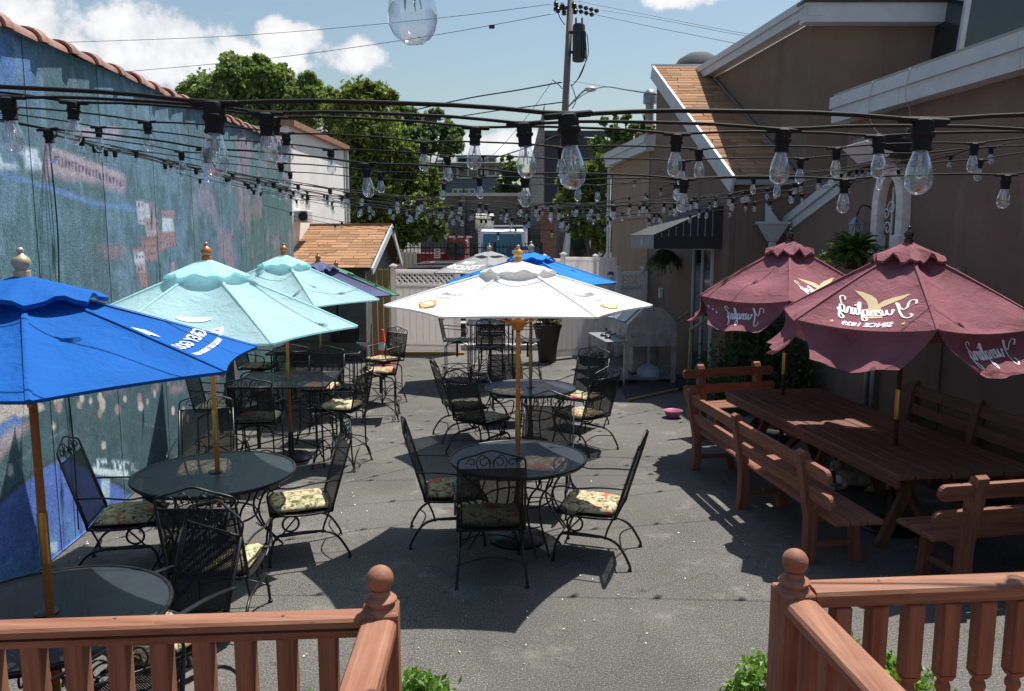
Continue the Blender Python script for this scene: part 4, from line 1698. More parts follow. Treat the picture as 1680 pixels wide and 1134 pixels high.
# ================================================================== SHED WITH SHINGLED ROOF
sh = thing('garden_shed', 'small shed with tan shingle roof and dark lap siding beyond the mural wall', 'shed')
ey, ry_ = 16.15, 18.35
E0, E1 = at(440, 440, ey), at(601, 436, ey)
R0, R1 = at(475, 374, ry_), at(641, 373, ry_)
ez, rz_ = 1.93, 2.83
xl, xr = E0.x, E1.x + .03
mb = MB()
wy = ey + .22
mb.prism([(xl + .1, wy, 0), (xr - .12, wy, 0), (xr - .12, wy, ez + .02), (xl + .1, wy, ez + .02)], (0, .08, 0))
mb.prism([(xr - .2, wy + .083, 0), (xr - .2, 20.4, 0), (xr - .2, 20.4, ez), (xr - .2, ry_, rz_ - .1), (xr - .2, wy + .083, ez)], (.075, 0, 0))
mb.build('wall', 'siding', sh)
pc = None
for k in range(11):
    z_ = .09 + k * .165
    m_ = MB().prism([(xl + .1, wy - .03, z_), (xl + .1, wy - .003, z_), (xl + .1, wy - .003, z_ + .17), (xl + .1, wy - .012, z_ + .17)], (xr - xl - .22, 0, 0))
    m_.build('siding_board', 'siding', sh)
slope = math.atan2(rz_ - ez, ry_ - ey)
sl_len = math.hypot(rz_ - ez, ry_ - ey)
mb = MB()
mb.prism([(xl, ey, ez), (xr + .05, ey, ez), (R1.x, ry_, rz_), (R0.x - .3, ry_, rz_)], (0, 0, -.05))
mb.prism([(xl, 20.55, ez), (R0.x - .3, ry_, rz_), (R1.x, ry_, rz_), (xr + .05, 20.55, ez)], (0, 0, -.05))
mb.build('roof', 'shingle_base', sh)


def shingles(parent, y0, z0, y1, z1, xl_f, xr_f, expo=.145, w=.31, seed=0, limit=400, par_dx=0):
    """single tabs in rows up a slope rising towards +y"""
    rg = random.Random(seed)
    a = math.atan2(z1 - z0, y1 - y0)
    L = math.hypot(z1 - z0, y1 - y0)
    rows = int(L / expo)
    cache = {}
    for r_ in range(rows):
        s0 = r_ * expo
        yv, zv = y0 + math.cos(a) * s0, z0 + math.sin(a) * s0
        f = (r_ + .5) / rows
        xa, xb = xl_f(f), xr_f(f)
        x = xa - rg.uniform(0, w)
        while x < xb - .02:
            w_ = w * rg.choice((.6, .8, 1, 1.25))
            x2 = min(x + w_, xb)
            xs = max(x, xa)
            if x2 - xs > .03:
                wq = round((x2 - xs) / .03) * .03
                if wq not in cache:
                    cache[wq] = MB().box((wq / 2, expo * .62, .004), (max(wq - .006, .02), expo * 1.24, .011)).build('shingle', 'shingle', parent)
                    o = cache[wq]
                else:
                    o = cache[wq].copy()
                    C.objects.link(o)
                o.location = (xs, yv, zv + .012 + rg.uniform(0, .004))
                o.rotation_euler = (a - .045, 0, rg.uniform(-.004, .004))
            x = x2


rx0, rx1 = R0.x - .3, R1.x
shingles(sh, ey - .03, ez, ry_, rz_, lambda f: xl + (rx0 - xl) * f, lambda f: (xr + .05) + (rx1 - xr - .05) * f, .15, .36, 3)
mb = MB()
mb.bar((xr + .09, ey - .02, ez - .06), (rx1 + .03, ry_, rz_ - .05), .035, .15)
mb.bar((rx1 + .03, ry_, rz_ - .05), (xr + .09, 20.5, ez - .06), .035, .15)
mb.build('rake_board', 'fascia', sh)
MB().bar((rx0, ry_, rz_ + .025), (rx1 + .03, ry_, rz_ + .025), .16, .03).build('ridge_cap', 'shingle', sh)
# rope of lights down the corner
mb = MB()
mb.tube([(xr - .08, wy - .06, 1.95), (xr - .07, wy - .07, 1.2), (xr - .08, wy - .06, .03)], .014, 6)
mb.build('rope_light', 'cone_white', sh, True)

# plank fence beside the shed
fp = thing('plank_fence', 'short fence of yellowish upright planks between the shed and the white vinyl gate', 'fence')
x = at(611, 520, 16.6).x
for k in range(3):
    o = MB().box((0, 0, .95), (.105, .03, 1.9), None, .004).build('plank', 'fence_wood', fp, grain=(0, 0, 1))
    o.location = (x + .06 + k * .118, 16.6 + .01 * (k % 2), 0)
    o.rotation_euler = (0, R(-.5 + .5 * k), 0)
MB().bar((x, 16.65, 1.5), (x + .36, 16.65, 1.5), .05, .09).build('rail', 'fence_wood', fp, grain=(1, 0, 0))


# ================================================================== WHITE VINYL FENCE AND GATES
def vinyl_section(name, label, cat, A, B, h, lattice=True, posts=(1, 1), lat_h=.26, group=None, bw=.152, lift=.03, topcap=True, cap_over=.0):
    A, B = Vector(A), Vector(B)
    L = (B - A).length
    ang = math.atan2(B.y - A.y, B.x - A.x)
    t = thing(name, label, cat, (A.x, A.y, 0), ang, group)
    top = h
    lat = h - .09 - lat_h if lattice else h - .09
    n = max(1, int(round((L - .12) / bw)))
    w = (L - .12) / n
    first = None
    for k in range(n):
        if first is None:
            first = MB().box((0, 0, (lift + .1 + lat) / 2), (w - .006, .022, lat - lift - .1), None, .004).build('board', 'vinyl', t)
            o = first
        else:
            o = first.copy()
            C.objects.link(o)
        o.location = (.06 + w * (k + .5), 0, 0)
    for z_, hh in ((lift + .07, .14), (lat + .0, .09), (top - .045, .09)) if lattice else ((lift + .07, .14), (top - .045, .09)):
        MB().box((L / 2, 0, z_), (L - .11, .045, hh), None, .006).build('rail', 'vinyl', t)
    if lattice:
        mb = MB()
        z0, z1 = lat + .045, top - .09
        st = .118
        hh = z1 - z0
        k = -hh
        while k < L:
            for sgn, dy in ((1, -.006), (-1, .006)):
                xa, xb = (k, k + hh) if sgn > 0 else (k + hh, k)
                za, zb = z0, z1
                pa, pb = Vector((xa, dy, za)), Vector((xb, dy, zb))
                # trim to the opening
                lo, hi = .06, L - .06
                for (p, q) in ((pa, pb), (pb, pa)):
                    if p.x < lo:
                        f = (lo - p.x) / (q.x - p.x) if abs(q.x - p.x) > 1e-6 else 0
                        p += (q - p) * min(1, f)
                    if p.x > hi:
                        f = (hi - p.x) / (q.x - p.x) if abs(q.x - p.x) > 1e-6 else 0
                        p += (q - p) * min(1, f)
                if (pb - pa).length > .03:
                    mb.bar(pa, pb, .036, .008, up=(0, 1, 0))
            k += st
        # bars built edge-on: turn them flat to the fence
        o = mb.build('lattice', 'vinyl', t, kind='stuff')
    for e, on in zip((0, L), posts):
        if on:
            pm = MB()
            pm.box((e, 0, (h + .06) / 2), (.11, .11, h + .06), None, .006)
            po = pm.build('post', 'vinyl', t)
            cm = MB()
            cm.box((e, 0, h + .075), (.15, .15, .03), None, .006)
            zc = h + .09
            cm.add([(e - .065, -.065, zc), (e + .065, -.065, zc), (e + .065, .065, zc), (e - .065, .065, zc), (e, 0, zc + .04)], [(0, 1, 4), (1, 2, 4), (2, 3, 4), (3, 0, 4)])
            cm.build('post_cap', 'vinyl', po)
    return t


G = onz
a, b = G(648, 579), G(738, 581)
vinyl_section('vinyl_gate', 'white vinyl privacy gate with lattice top beside the shed, left of the bar table', 'gate', (a.x, a.y, 0), (b.x + .18, b.y, 0), 1.86, lift=.06)
tag(MB().box(((a.x + b.x) / 2 + .1, b.y - .12, .03), (1.7, .09, .06), None, .005).build('timber', 'fence_wood', None, grain=(1, 0, 0)),
    'low weathered timber lying along the foot of the white vinyl gate', 'timber')
vinyl_section('vinyl_fence', 'middle stretch of white vinyl fence standing in shade behind the bar table', 'fence', (-1.05, 18.9, 0), (.55, 18.9, 0), 1.86, posts=(1, 1))
a, b = G(908, 590), G(1000, 580)
gt = vinyl_section('vinyl_gate', 'white vinyl gate leaf swung open beside the potted bush', 'gate', (a.x, a.y, 0), (b.x, b.y, 0), 1.62, lattice=False, posts=(0, 1), lift=.05)
for z_ in (.55, 1.32):
    MB().box(((b - a).length - .09, -.035, z_), (.14, .012, .05)).build('hinge', 'black_iron', gt)
a = at(1014, 500, 17.0)
b = at(1056, 500, 17.35)
vinyl_section('vinyl_fence', 'narrow white vinyl fence with lattice top joining the brown building behind the smoker', 'fence', (a.x, 17.0, 0), (b.x, 17.35, 0), 1.83, lat_h=.24)
vinyl_section('vinyl_fence', 'far white vinyl fence with stepped capped posts beyond the open gate', 'fence', (1.35, 21.0, 0), (2.85, 20.2, 0), 2.05, lattice=False)
p2_ = vinyl_section('vinyl_fence', 'far low white vinyl fence rising behind the bright blue umbrella', 'fence', (.9, 22.0, 0), (2.3, 22.0, 0), 1.98, lattice=False)
bb = at(1002, 480, 17.5)
o = MB().box((bb.x, 17.6, .9), (.12, .25, 1.8), None, .01).build('blue_panel', 'blue_box')
tag(o, 'narrow deep blue upright panel in the gap behind the white gate', 'panel')
# ================================================================== BROWN RESTAURANT BUILDING
rb = thing('restaurant_building', 'brown stucco restaurant building with grey fascias filling the right side', 'building')
V1 = lambda y: 5.6 - .1 * y
W = lambda y: 4.73 - .1 * y
VA = lambda y: 5.75 - .1 * y


def lanewall(fx, y0, y1, z0, z1a, z1b, th, mat='stucco', parent=rb, name='wall'):
    mb = MB()
    mb.prism([(fx(y0), y0, z0), (fx(y1), y1, z0), (fx(y1), y1, z1b), (fx(y0), y0, z1a)], (th, 0, 0))
    return mb.build(name, mat, parent)


# near single-storey wing with the arched ornament
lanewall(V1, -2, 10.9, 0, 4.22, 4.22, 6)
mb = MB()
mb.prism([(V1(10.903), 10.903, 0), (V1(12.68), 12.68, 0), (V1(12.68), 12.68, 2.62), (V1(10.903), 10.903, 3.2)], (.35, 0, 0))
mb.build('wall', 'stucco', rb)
# eave fascia: two stepped bands with joints
def fascia_run(fx, y0, y1, z, h, out, parent=rb, seg=1.9, up=.0):
    ys = [y0]
    while ys[-1] + seg < y1:
        ys.append(ys[-1] + seg)
    ys.append(y1)
    for a, b in zip(ys[:-1], ys[1:]):
        mb = MB()
        mb.prism([(fx(a) - out, a + .003, z), (fx(b) - out, b - .003, z), (fx(b) - out, b - .003, z + h * .55), (fx(a) - out, a + .003, z + h * .55)], (.04 + out, 0, 0))
        mb.prism([(fx(a) - out - .035, a + .003, z + h * .55 + .002), (fx(b) - out - .035, b - .003, z + h * .55 + .002), (fx(b) - out - .035, b - .003, z + h), (fx(a) - out - .035, a + .003, z + h)], (.07 + out, 0, 0))
        mb.build('fascia', 'fascia', parent)


fascia_run(V1, -2, 10.95, 4.07, .33, .22)
MB().prism([(V1(-2) - .2, -2, 4.41), (V1(10.95) - .2, 10.95, 4.41), (V1(10.95) + 6, 10.95, 4.41), (V1(-2) + 6, -2, 4.41)], (0, 0, .04)).build('roof', 'roof_grey', rb)
# sloping coping of the low link wall
for dz, hh, oo in ((-.02, .13, .03), (.115, .12, .07)):
    mb = MB()
    mb.prism([(V1(10.93) - oo, 10.93, 3.2 + dz), (V1(12.85) - oo, 12.85, 2.56 + dz), (V1(12.85) - oo, 12.85, 2.56 + dz + hh), (V1(10.93) - oo, 10.93, 3.2 + dz + hh)], (.35, 0, 0))
    mb.build('coping', 'fascia', rb)
# taller two-storey block
YB = 12.42
mb = MB()
mb.prism([(VA(YB), YB, 0), (VA(19), 19, 0), (13, 19, 0), (13, YB, 0)], (0, 0, 5.75))
mb.build('wall', 'stucco', rb)
fascia_run(VA, YB - .25, 19.0, 5.78, .25, .2, seg=2.4)
mb = MB()
mb.box(((VA(YB) + 7.1) / 2 - .1, YB - .12, 5.83), (7.1 - VA(YB) + .2, .24, .27))
mb.build('fascia', 'fascia', rb)
mb = MB()
mb.box(((VA(YB) + 7.1) / 2 - .1, YB - .14, 5.985), (7.1 - VA(YB) + .3, .3, .04))
mb.build('gutter', 'black_paint', rb)
# lane side block with the door, sloping roof above
YW = 12.75
mb = MB()
mb.prism([(W(YW), YW, 0), (W(20.9), 20.9, 0), (W(20.9), 20.9, 4.45), (W(17.1), 17.1, 4.45), (W(17.1), 17.1, 5.9), (W(YW), YW, 3.42)], (.85, 0, 0))
mb.build('wall', 'stucco', rb)
mb = MB()
mb.prism([(W(YW) + .1, YW - .003, 0), (V1(YW) + .2, YW - .003, 0), (V1(YW) + .2, YW - .003, 3.4), (W(YW) + .1, YW - .003, 3.4)], (0, -.1, 0))
mb.build('wall', 'stucco', rb)
# shingled slope
sy0, sz0, sy1, sz1 = 12.55, 3.46, 17.26, 6.1
xl_ = lambda f: W(sy0 + (sy1 - sy0) * f) - .02
xr_ = lambda f: VA(sy0 + (sy1 - sy0) * f) - .02
mb = MB()
mb.prism([(xl_(0), sy0, sz0), (xr_(0), sy0, sz0), (xr_(1), sy1, sz1), (xl_(1), sy1, sz1)], (0, 0, -.06))
mb.build('roof', 'shingle_base', rb)
shingles(rb, sy0 - .02, sz0 + .003, sy1, sz1, xl_, xr_, .15, .38, 9)
mb = MB()
mb.bar((xl_(0) - .03, sy0 - .05, sz0 - .10), (xl_(1) - .03, sy1 + .03, sz1 - .10), .05, .26)
mb.build('rake_board', 'fascia', rb)
MB().bar((xl_(1) - .06, sy1 + .02, sz1 + .03), (xr_(1), sy1 + .02, sz1 + .03), .05, .05).build('ridge_flashing', 'white_paint', rb)
MB().bar((xr_(.02) - .03, sy0 + .2, sz0 + .16), (xr_(.98) - .03, sy1 - .1, sz1 + .02), .02, .03).build('flashing', 'galv', rb)
MB().bar((xl_(0), sy0 - .04, sz0 - .06), (xr_(0), sy0 - .04, sz0 - .06), .09, .08).build('gutter', 'galv', rb)
fascia_run(W, 17.2, 21.2, 4.38, .33, .18, seg=4.2)
MB().prism([(W(17.3) - .15, 17.3, 4.72), (W(21.2) - .15, 21.2, 4.72), (W(21.2) + 1.2, 21.2, 5.25), (W(17.3) + 1.2, 17.3, 5.25)], (0, 0, .04)).build('roof', 'shingle', rb)
# thin sheet over the lane wall beyond the fence, sunlight put into its colour
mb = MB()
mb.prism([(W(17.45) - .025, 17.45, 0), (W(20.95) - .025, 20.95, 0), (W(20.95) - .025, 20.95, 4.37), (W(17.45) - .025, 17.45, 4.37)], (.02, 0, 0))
mb.build('wall', 'stucco_sunlit', rb)
MB().tube([(W(21.0) - .1, 21.0, 0), (W(21.0) - .1, 21.0, 4.3)], .05, 8).build('downspout', 'fascia', rb, True)
c = at(1125, 108, 19)
mb = MB()
mb.lathe([(.62, 0), (.62, .05), (.58, .28), (.45, .5), (.25, .62), (.02, .66)], (c.x + .2, 18.6, c.z - .45), 20)
mb.build('roof_dome', 'dark_slate', rb, True)
c = at(1066, 175, 19.5)
MB().lathe([(.1, 0), (.1, .5), (.16, .52), (.16, .72), (.1, .82), (.01, .86)], (c.x, 19.5, c.z - .45), 14).build('roof_vent', 'galv', rb, 40)
# leader head, downspouts
c = at(1265, 378, 12.6)
mb = MB()
mb.add([(c.x - .23, 12.36, c.z + .1), (c.x + .2, 12.36, c.z + .1), (c.x + .2, 12.6, c.z + .1), (c.x - .23, 12.6, c.z + .1),
        (c.x - .07, 12.45, c.z - .17), (c.x + .06, 12.45, c.z - .17), (c.x + .06, 12.57, c.z - .17), (c.x - .07, 12.57, c.z - .17)],
       [(0, 1, 2, 3), (4, 7, 6, 5), (0, 4, 5, 1), (1, 5, 6, 2), (2, 6, 7, 3), (3, 7, 4, 0)])
mb.box((c.x - .015, 12.48, c.z + .115), (.47, .29, .035))
mb.build('rain_head', 'fascia', rb)
MB().box((c.x, 12.51, (c.z - .17) / 2), (.1, .09, c.z - .17), None, .01).build('downspout', 'fascia', rb)
MB().prism([(c.x - .12, 12.5, c.z + .13), (c.x + .1, 12.5, c.z + .13), (c.x - .13, 12.5, c.z + .42)], (0, .05, 0)).build('end_cap', 'fascia', rb)
for px in (1372, 1382):
    yv = 10.0 if px == 1372 else 9.85
    MB().tube([(V1(yv) - .06, yv, 0), (V1(yv) - .06, yv, 1.5)], .035, 8).build('downspout', 'galv', rb, True)
for dy_, dz_ in ((0, 0), (-.75, .02)):
    mb = MB()
    mb.tube(smoothpath([(V1(9.9 + dy_) - .26, 9.9 + dy_, 4.42), (V1(9.9 + dy_) - .27, 9.95 + dy_, 4.15), (V1(9.9 + dy_) - .12, 10.1 + dy_, 3.9 + dz_), (V1(9.6) - .05, 9.6, 3.55)], 5), .006, 5)
    mb.build('loose_cable', 'fascia', rb, True)
MB().tube([(V1(8.6) - .03, 8.6, .0), (V1(8.6) - .03, 8.6, 2.1), (V1(8.6) - .03, 8.45, 2.15)], .014, 6).build('conduit', 'stucco', rb, True)
MB().box((V1(8.4) - .04, 8.4, 2.15), (.08, .12, .16), None, .01).build('junction_box', 'galv', rb)
# screened dark panel and mast block on the roof at far right
mb = MB()
q0, q1, q2, q3 = at(1590, 0, 11.6), at(1566, 112, 11.6), at(1760, 112, 11.6), at(1760, -40, 11.6)
mb.prism([(q1.x, 11.6, q1.z - .4), (q2.x, 11.6, q1.z - .4), (q2.x, 11.6, 7.4), (q1.x + .28, 11.6, 7.4)], (0, .9, 0))
mb.build('dark_panel', 'glass_dark', rb)
mb = MB()
mb.bar((q1.x - .03, 11.56, q1.z - .4), (q1.x + .25, 11.56, 7.4), .07, .07)
mb.build('panel_trim', 'fascia', rb)
c = at(1487, 2, 13.5)
MB().lathe([(.22, 0), (.24, .1), (.12, .22), (.02, .25)], (c.x, 13.5, c.z - .15), 14).build('roof_vent', 'galv', rb, 40)
# door under the awning
dr = MB()
ya, yb = 13.42, 14.32
fx = lambda y: W(y) - .012
dr.prism([(fx(ya), ya, .12), (fx(yb), yb, .12), (fx(yb), yb, 2.34), (fx(ya), ya, 2.34)], (.01, 0, 0))
door = dr.build('door', 'glass_dark', rb)
mb = MB()
for a_, b_ in ((ya - .05, ya), (yb, yb + .05), (ya + .43, ya + .47)):
    mb.prism([(fx(a_) - .03, a_, .1), (fx(b_) - .03, b_, .1), (fx(b_) - .03, b_, 2.38), (fx(a_) - .03, a_, 2.38)], (.04, 0, 0))
mb.prism([(fx(ya) - .03, ya, 2.34), (fx(yb) - .03, yb, 2.34), (fx(yb) - .03, yb, 2.4), (fx(ya) - .03, ya, 2.4)], (.04, 0, 0))
mb.build('door_frame', 'fascia', door)
mb = MB()
mb.tube([(fx(13.55) - .05, 13.55, 1.0), (fx(13.55) - .09, 13.55, 1.0), (fx(13.55) - .09, 13.55, 1.3), (fx(13.55) - .05, 13.55, 1.3)], .012, 6)
mb.build('handle', 'galv', door, True)
c = at(1086, 481, 16.3)
mb = MB()
mb.box((W(16.3) - .04, 16.3, c.z), (.08, .12, .2), None, .01)
mb.build('socket_box', 'fascia', rb)
# arched ornament on the wall
ar = thing('arched_ornament', 'pale stone arch ornament with keystone on the brown wall above the hanging fern', 'ornament')
yc, zc = 9.72, 2.98
k = MB()


def VP(y, z, out):
    return (V1(y) - out, y, z)


pts_o, pts_i = [], []
for i in range(17):
    a_ = PI * i / 16
    pts_o.append((yc + .33 * math.cos(a_), zc - .15 + .62 * math.sin(a_) ** .85))
    pts_i.append((yc + .20 * math.cos(a_), zc - .15 + .45 * math.sin(a_) ** .85))
pts_o = [(yc + .33, 2.35)] + pts_o + [(yc - .33, 2.35)]
pts_i = [(yc + .20, 2.35)] + pts_i + [(yc - .20, 2.35)]
for i in range(len(pts_o) - 1):
    a_, b_, c_, d_ = pts_o[i], pts_o[i + 1], pts_i[i + 1], pts_i[i]
    k.prism([VP(*a_, .10), VP(*b_, .10), VP(*c_, .10), VP(*d_, .10)], (.1, 0, 0))
k.build('arch_moulding', 'ornament', ar)
MB().prism([VP(yc + .09, 3.62, .15), VP(yc - .09, 3.62, .15), VP(yc - .06, 3.3, .15), VP(yc + .06, 3.3, .15)], (.14, 0, 0)).build('keystone', 'ornament', ar)
MB().box((V1(yc - .27) - .06, yc - .27, 2.46), (.16, .24, .24), None, .01).build('impost_block', 'ornament', ar)
MB().box((V1(yc + .27) - .06, yc + .27, 2.46), (.16, .24, .24), None, .01).build('impost_block', 'ornament', ar)
mb = MB()
for dy, dz, r_ in ((-.05, .12, .10), (.07, .05, .08), (.02, -.12, .09)):
    mb.tube([(V1(yc) - .06, yc + dy + p[1], zc - .2 + dz + p[2]) for p in spiral((0, 0, 0), r_, .02, 0, 420, 14, 'yz')], .010, 5)
mb.tube([(V1(yc) - .05, yc - .05, 2.4), (V1(yc) - .05, yc - .06, 3.15)], .014, 6)
mb.build('iron_scroll', 'ornament', ar, True)
mb = MB()
lx, ly, lz = V1(10.15) - .22, 10.15, 2.62
mb.lathe([(.03, -.19), (.075, -.13), (.10, .08), (.115, .1), (.05, .17), (.012, .2)], (lx, ly, lz), 6)
lan = mb.build('wall_lantern', 'galv', None)
tag(lan, 'small pale glass lantern on a scrolled bracket left of the stone arch', 'lantern')
mb = MB()
mb.tube(smoothpath([(.22, 0, .05), (.18, 0, .28), (.05, 0, .33), (0, 0, .2)], 4), .01, 6)
br_ = mb.build('bracket', 'black_iron', lan, True)
for v in lan.data.vertices:
    v.co = v.co - Vector((lx, ly, lz))
lan.location = (lx, ly, lz)
# floodlights
fl = thing('floodlight', 'black twin floodlight with white reflector hood under the eave of the brown wing', 'floodlight')
c = at(1470, 240, 9.6)
fx0 = V1(9.5)
mb = MB()
mb.box((fx0 - .28, 9.55, c.z - .02), (.5, .65, .16), Matrix.Rotation(R(12), 3, 'Y'), .02)
mb.bar((fx0 - .02, 9.5, c.z + .15), (fx0 - .3, 9.5, c.z + .02), .06, .04)
mb.build('housing', 'black_paint', fl)
mb = MB()
mb.add([(fx0 - .62, 9.25, c.z + .02), (fx0 - .40, 9.25, c.z - .17), (fx0 - .40, 9.95, c.z - .17), (fx0 - .62, 9.95, c.z + .02)], [(0, 1, 2, 3)])
mb.prism([(fx0 - .60, 9.25, c.z + .03), (fx0 - .38, 9.25, c.z - .16), (fx0 - .30, 9.25, c.z - .10)], (0, .7, 0))
mb.build('reflector_hood', 'white_paint', fl)
# awning
aw = thing('door_awning', 'black striped canvas awning with a grey front bearing a number over the side door', 'awning')
a0y, a1y = 13.02, 14.55
out = 1.12
zt, zb, zv = 3.10, 2.60, 2.37
P = lambda y, o, z: (W(y) - o, y, z)
mb = MB()
mb.add([P(a0y, 0.01, zt), P(a0y, out, zb), P(a1y, out, zb), P(a1y, 0.01, zt)], [(0, 1, 2, 3)])
mb.prism([P(a0y, 0.01, zt - .012), P(a0y, out, zb - .012), P(a1y, out, zb - .012), P(a1y, 0.01, zt - .012)], (0, 0, -.01))
mb.build('top_canvas', 'awning_stripe', aw)
n = 9
for i in range(n):
    f = (i + .25) / n
    f2 = (i + .7) / n
    ya_, yb_ = a0y + (a1y - a0y) * f, a0y + (a1y - a0y) * f2
    MB().add([P(ya_, 0.012, zt + .005), P(ya_, out + .002, zb + .005), P(yb_, out + .002, zb + .005), P(yb_, 0.012, zt + .005)], [(0, 1, 2, 3)]).build('stripe', 'awning', aw)
MB().prism([P(a0y, out, zb), P(a1y, out, zb), P(a1y, out, zv), P(a0y, out, zv)], (.006, 0, 0)).build('valance', 'awning_stripe', aw)
MB().prism([P(a0y, 0.01, zt), P(a0y, out, zb), P(a0y, out, zv), P(a0y, 0.01, zv)], (0, .006, 0)).build('side_canvas', 'awning', aw)
MB().prism([P(a1y, 0.01, zt), P(a1y, out, zb), P(a1y, out, zv), P(a1y, 0.01, zv)], (0, .006, 0)).build('side_canvas', 'awning', aw)
for i in range(1, 9):
    o_ = out * (1 - i / 9.5)
    z1_ = zb + (zt - zb) * (1 - o_ / out) - .02
    q = P(a0y - .004, o_, 0)
    MB().prism([(q[0], q[1], zv + .2), (q[0] + .012, q[1], zv + .2), (q[0] + .012, q[1], z1_), (q[0], q[1], z1_)], (0, .003, 0)).build('stripe', 'awning_stripe', aw)
vs, fs = text2d('6', .24, .004)
ym = (a0y + a1y) / 2 - .05
MB().add([(W(ym) - out - .006, ym - a_, (zb + zv) / 2 + b_) for a_, b_ in vs], fs).build('number', 'p_white', aw)
# door rail pipes
for (pxy, lab) in (((1100, 622), 'left ochre pipe handrail beside the side door'), ((1128, 640), 'right ochre pipe handrail in front of the vine')):
    g0 = onz(*pxy)
    t_ = thing('pipe_handrail', lab, 'handrail', (g0.x, g0.y, 0), 0, 'pipe handrails at the side door')
    mb = MB()
    mb.tube([(0, 0, 0), (.02, 0, 1.02)], .02, 8)
    mb.tube([(.02, 0, 1.02), (.28, -.05, 1.22)], .024, 8)
    mb.build('pipe', 'pipe_ochre', t_, True)
    mb = MB()
    mb.lathe([(.033, 1.0), (.033, 1.06)], (.02, 0, 0), 8)
    mb.ball((.28, -.05, 1.22), .035)
    mb.build('joint', 'pipe_ochre', t_, True)

# ================================================================== BEYOND THE FENCE
def window(parent, x, y, z, w, h, fr='fascia', gl='glass_dark', t=.05, name='window'):
    o = MB().box((x, y, z), (w, .02, h)).build(name, gl, parent)
    mb = MB()
    for dx in (-w / 2, w / 2, 0):
        mb.box((x + dx, y - .03, z), (t, .05, h + t))
    for dz in (-h / 2, h / 2):
        mb.box((x, y - .035, z + dz), (w + t, .05, t))
    mb.build('frame', fr, o)
    return o


# low masonry building across the street
bl = thing('masonry_building', 'low brown-grey blockwork building with a cream tank on its wall behind the parked trucks', 'building')
A, B, T = at(690, 400, 42), at(875, 400, 42), at(760, 322, 42)
MB().prism([(A.x, 42, 0), (B.x, 42, 0), (B.x, 42, T.z), (A.x, 42, T.z)], (0, 8, 0)).build('wall', 'block_brown', bl)
MB().box(((A.x + B.x) / 2, 42, T.z + .08), (B.x - A.x + .1, .4, .16)).build('coping', 'concrete', bl)
MB().bar((at(760, 400, 41.9).x, 41.85, 0), (at(760, 400, 41.9).x, 41.85, T.z), .5, .2).build('pilaster', 'block_brown', bl)
c = at(795, 364, 41)
mb = MB()
mb.lathe([(.35, -.48), (.42, -.44), (.42, .44), (.35, .48)], (c.x, 41.2, c.z), 16, (1, 0, 0))
for dx in (-.35, .35):
    mb.box((c.x + dx, 41.5, c.z - .3), (.1, .7, .5))
tk = mb.build('tank', 'tank_cream', bl, 40)
A, B, T = at(868, 400, 40), at(889, 400, 40), at(880, 245, 40)
bl2 = thing('block_building', 'tall pale grey block building edge left of the brick pier', 'building')
MB().prism([(A.x, 40, 0), (B.x + .1, 40, 0), (B.x + .1, 40, T.z + 2.2), (A.x + .2, 40, T.z)], (0, 9, 0)).build('wall', 'block', bl2)
dk = thing('dark_building', 'dark slate clad building end rising behind the utility pole', 'building')
A, B, T = at(886, 400, 44), at(990, 400, 44), at(900, 217, 44)
MB().prism([(A.x, 44, 0), (B.x, 44, 0), (B.x, 44, T.z - .4), (A.x, 44, T.z)], (0, 9, 0)).build('wall', 'dark_slate', dk)
MB().box(((A.x + B.x) / 2, 43.9, T.z - .1), (B.x - A.x + .3, .4, .3)).build('parapet', 'dark_slate', dk)
pr_ = thing('brick_pier', 'red-brown brick pier rising beside the grey block building', 'pier')
A, B = at(889, 400, 37), at(914, 400, 37)
MB().prism([(A.x, 37, 0), (B.x, 37, 0), (B.x, 37, at(900, 345, 37).z), (A.x, 37, at(900, 345, 37).z)], (0, 3, 0)).build('wall', 'brick', pr_)
MB().box(((A.x + B.x) / 2, 38.4, at(900, 343, 37).z + .05), (B.x - A.x + .2, 3.2, .1)).build('coping', 'concrete', pr_)
lw_ = MB()
A, B = at(925, 400, 30), at(1012, 400, 30)
lw_.box(((A.x + B.x) / 2, 30.2, .85), (B.x - A.x, .25, 1.7))
lwo = lw_.build('brick_wall', 'brick')
tag(lwo, 'low red brick wall across the street under the right hand tree', 'wall')
# blue grey house
hs = thing('grey_house', 'two-storey blue-grey house with pale hip roof far behind the fence', 'house')
A, B, T, E_ = at(700, 300, 60), at(816, 300, 60), at(760, 247, 60), at(760, 268, 60)
MB().prism([(A.x, 60, 0), (B.x, 60, 0), (B.x, 60, E_.z), (A.x, 60, E_.z)], (0, 8, 0)).build('wall', 'grey_house', hs)
mb = MB()
x0, x1, z0, z1 = A.x - .4, B.x + .5, E_.z, T.z
mb.add([(x0, 59.5, z0), (x1, 59.5, z0), (x1, 68.5, z0), (x0, 68.5, z0), (x0 + 1.2, 64, z1), (x1 - 3.0, 64, z1), (x0, 59.5, z0 - .2), (x1, 59.5, z0 - .2), (x1, 68.5, z0 - .2), (x0, 68.5, z0 - .2)],
       [(0, 1, 5, 4), (1, 2, 5), (2, 3, 4, 5), (3, 0, 4), (0, 6, 7, 1), (1, 7, 8, 2), (6, 9, 8, 7)])
mb.build('roof', 'roof_grey', hs)
for px, py, w, h2 in ((768, 275, 1.6, 1.5), (790, 273, .5, 1.4), (800, 273, 1.2, 1.4), (770, 322, .8, 1.0), (752, 322, .8, 1.0), (728, 278, 1, 1.3)):
    c = at(px, py, 59.9)
    window(hs, c.x, 59.95, c.z, w, h2, t=.12)
hs2 = thing('grey_cottage', 'sliver of a dark blue-grey house behind the top of the dense tree', 'house')
c0, c1 = at(478, 188, 48), at(520, 188, 48)
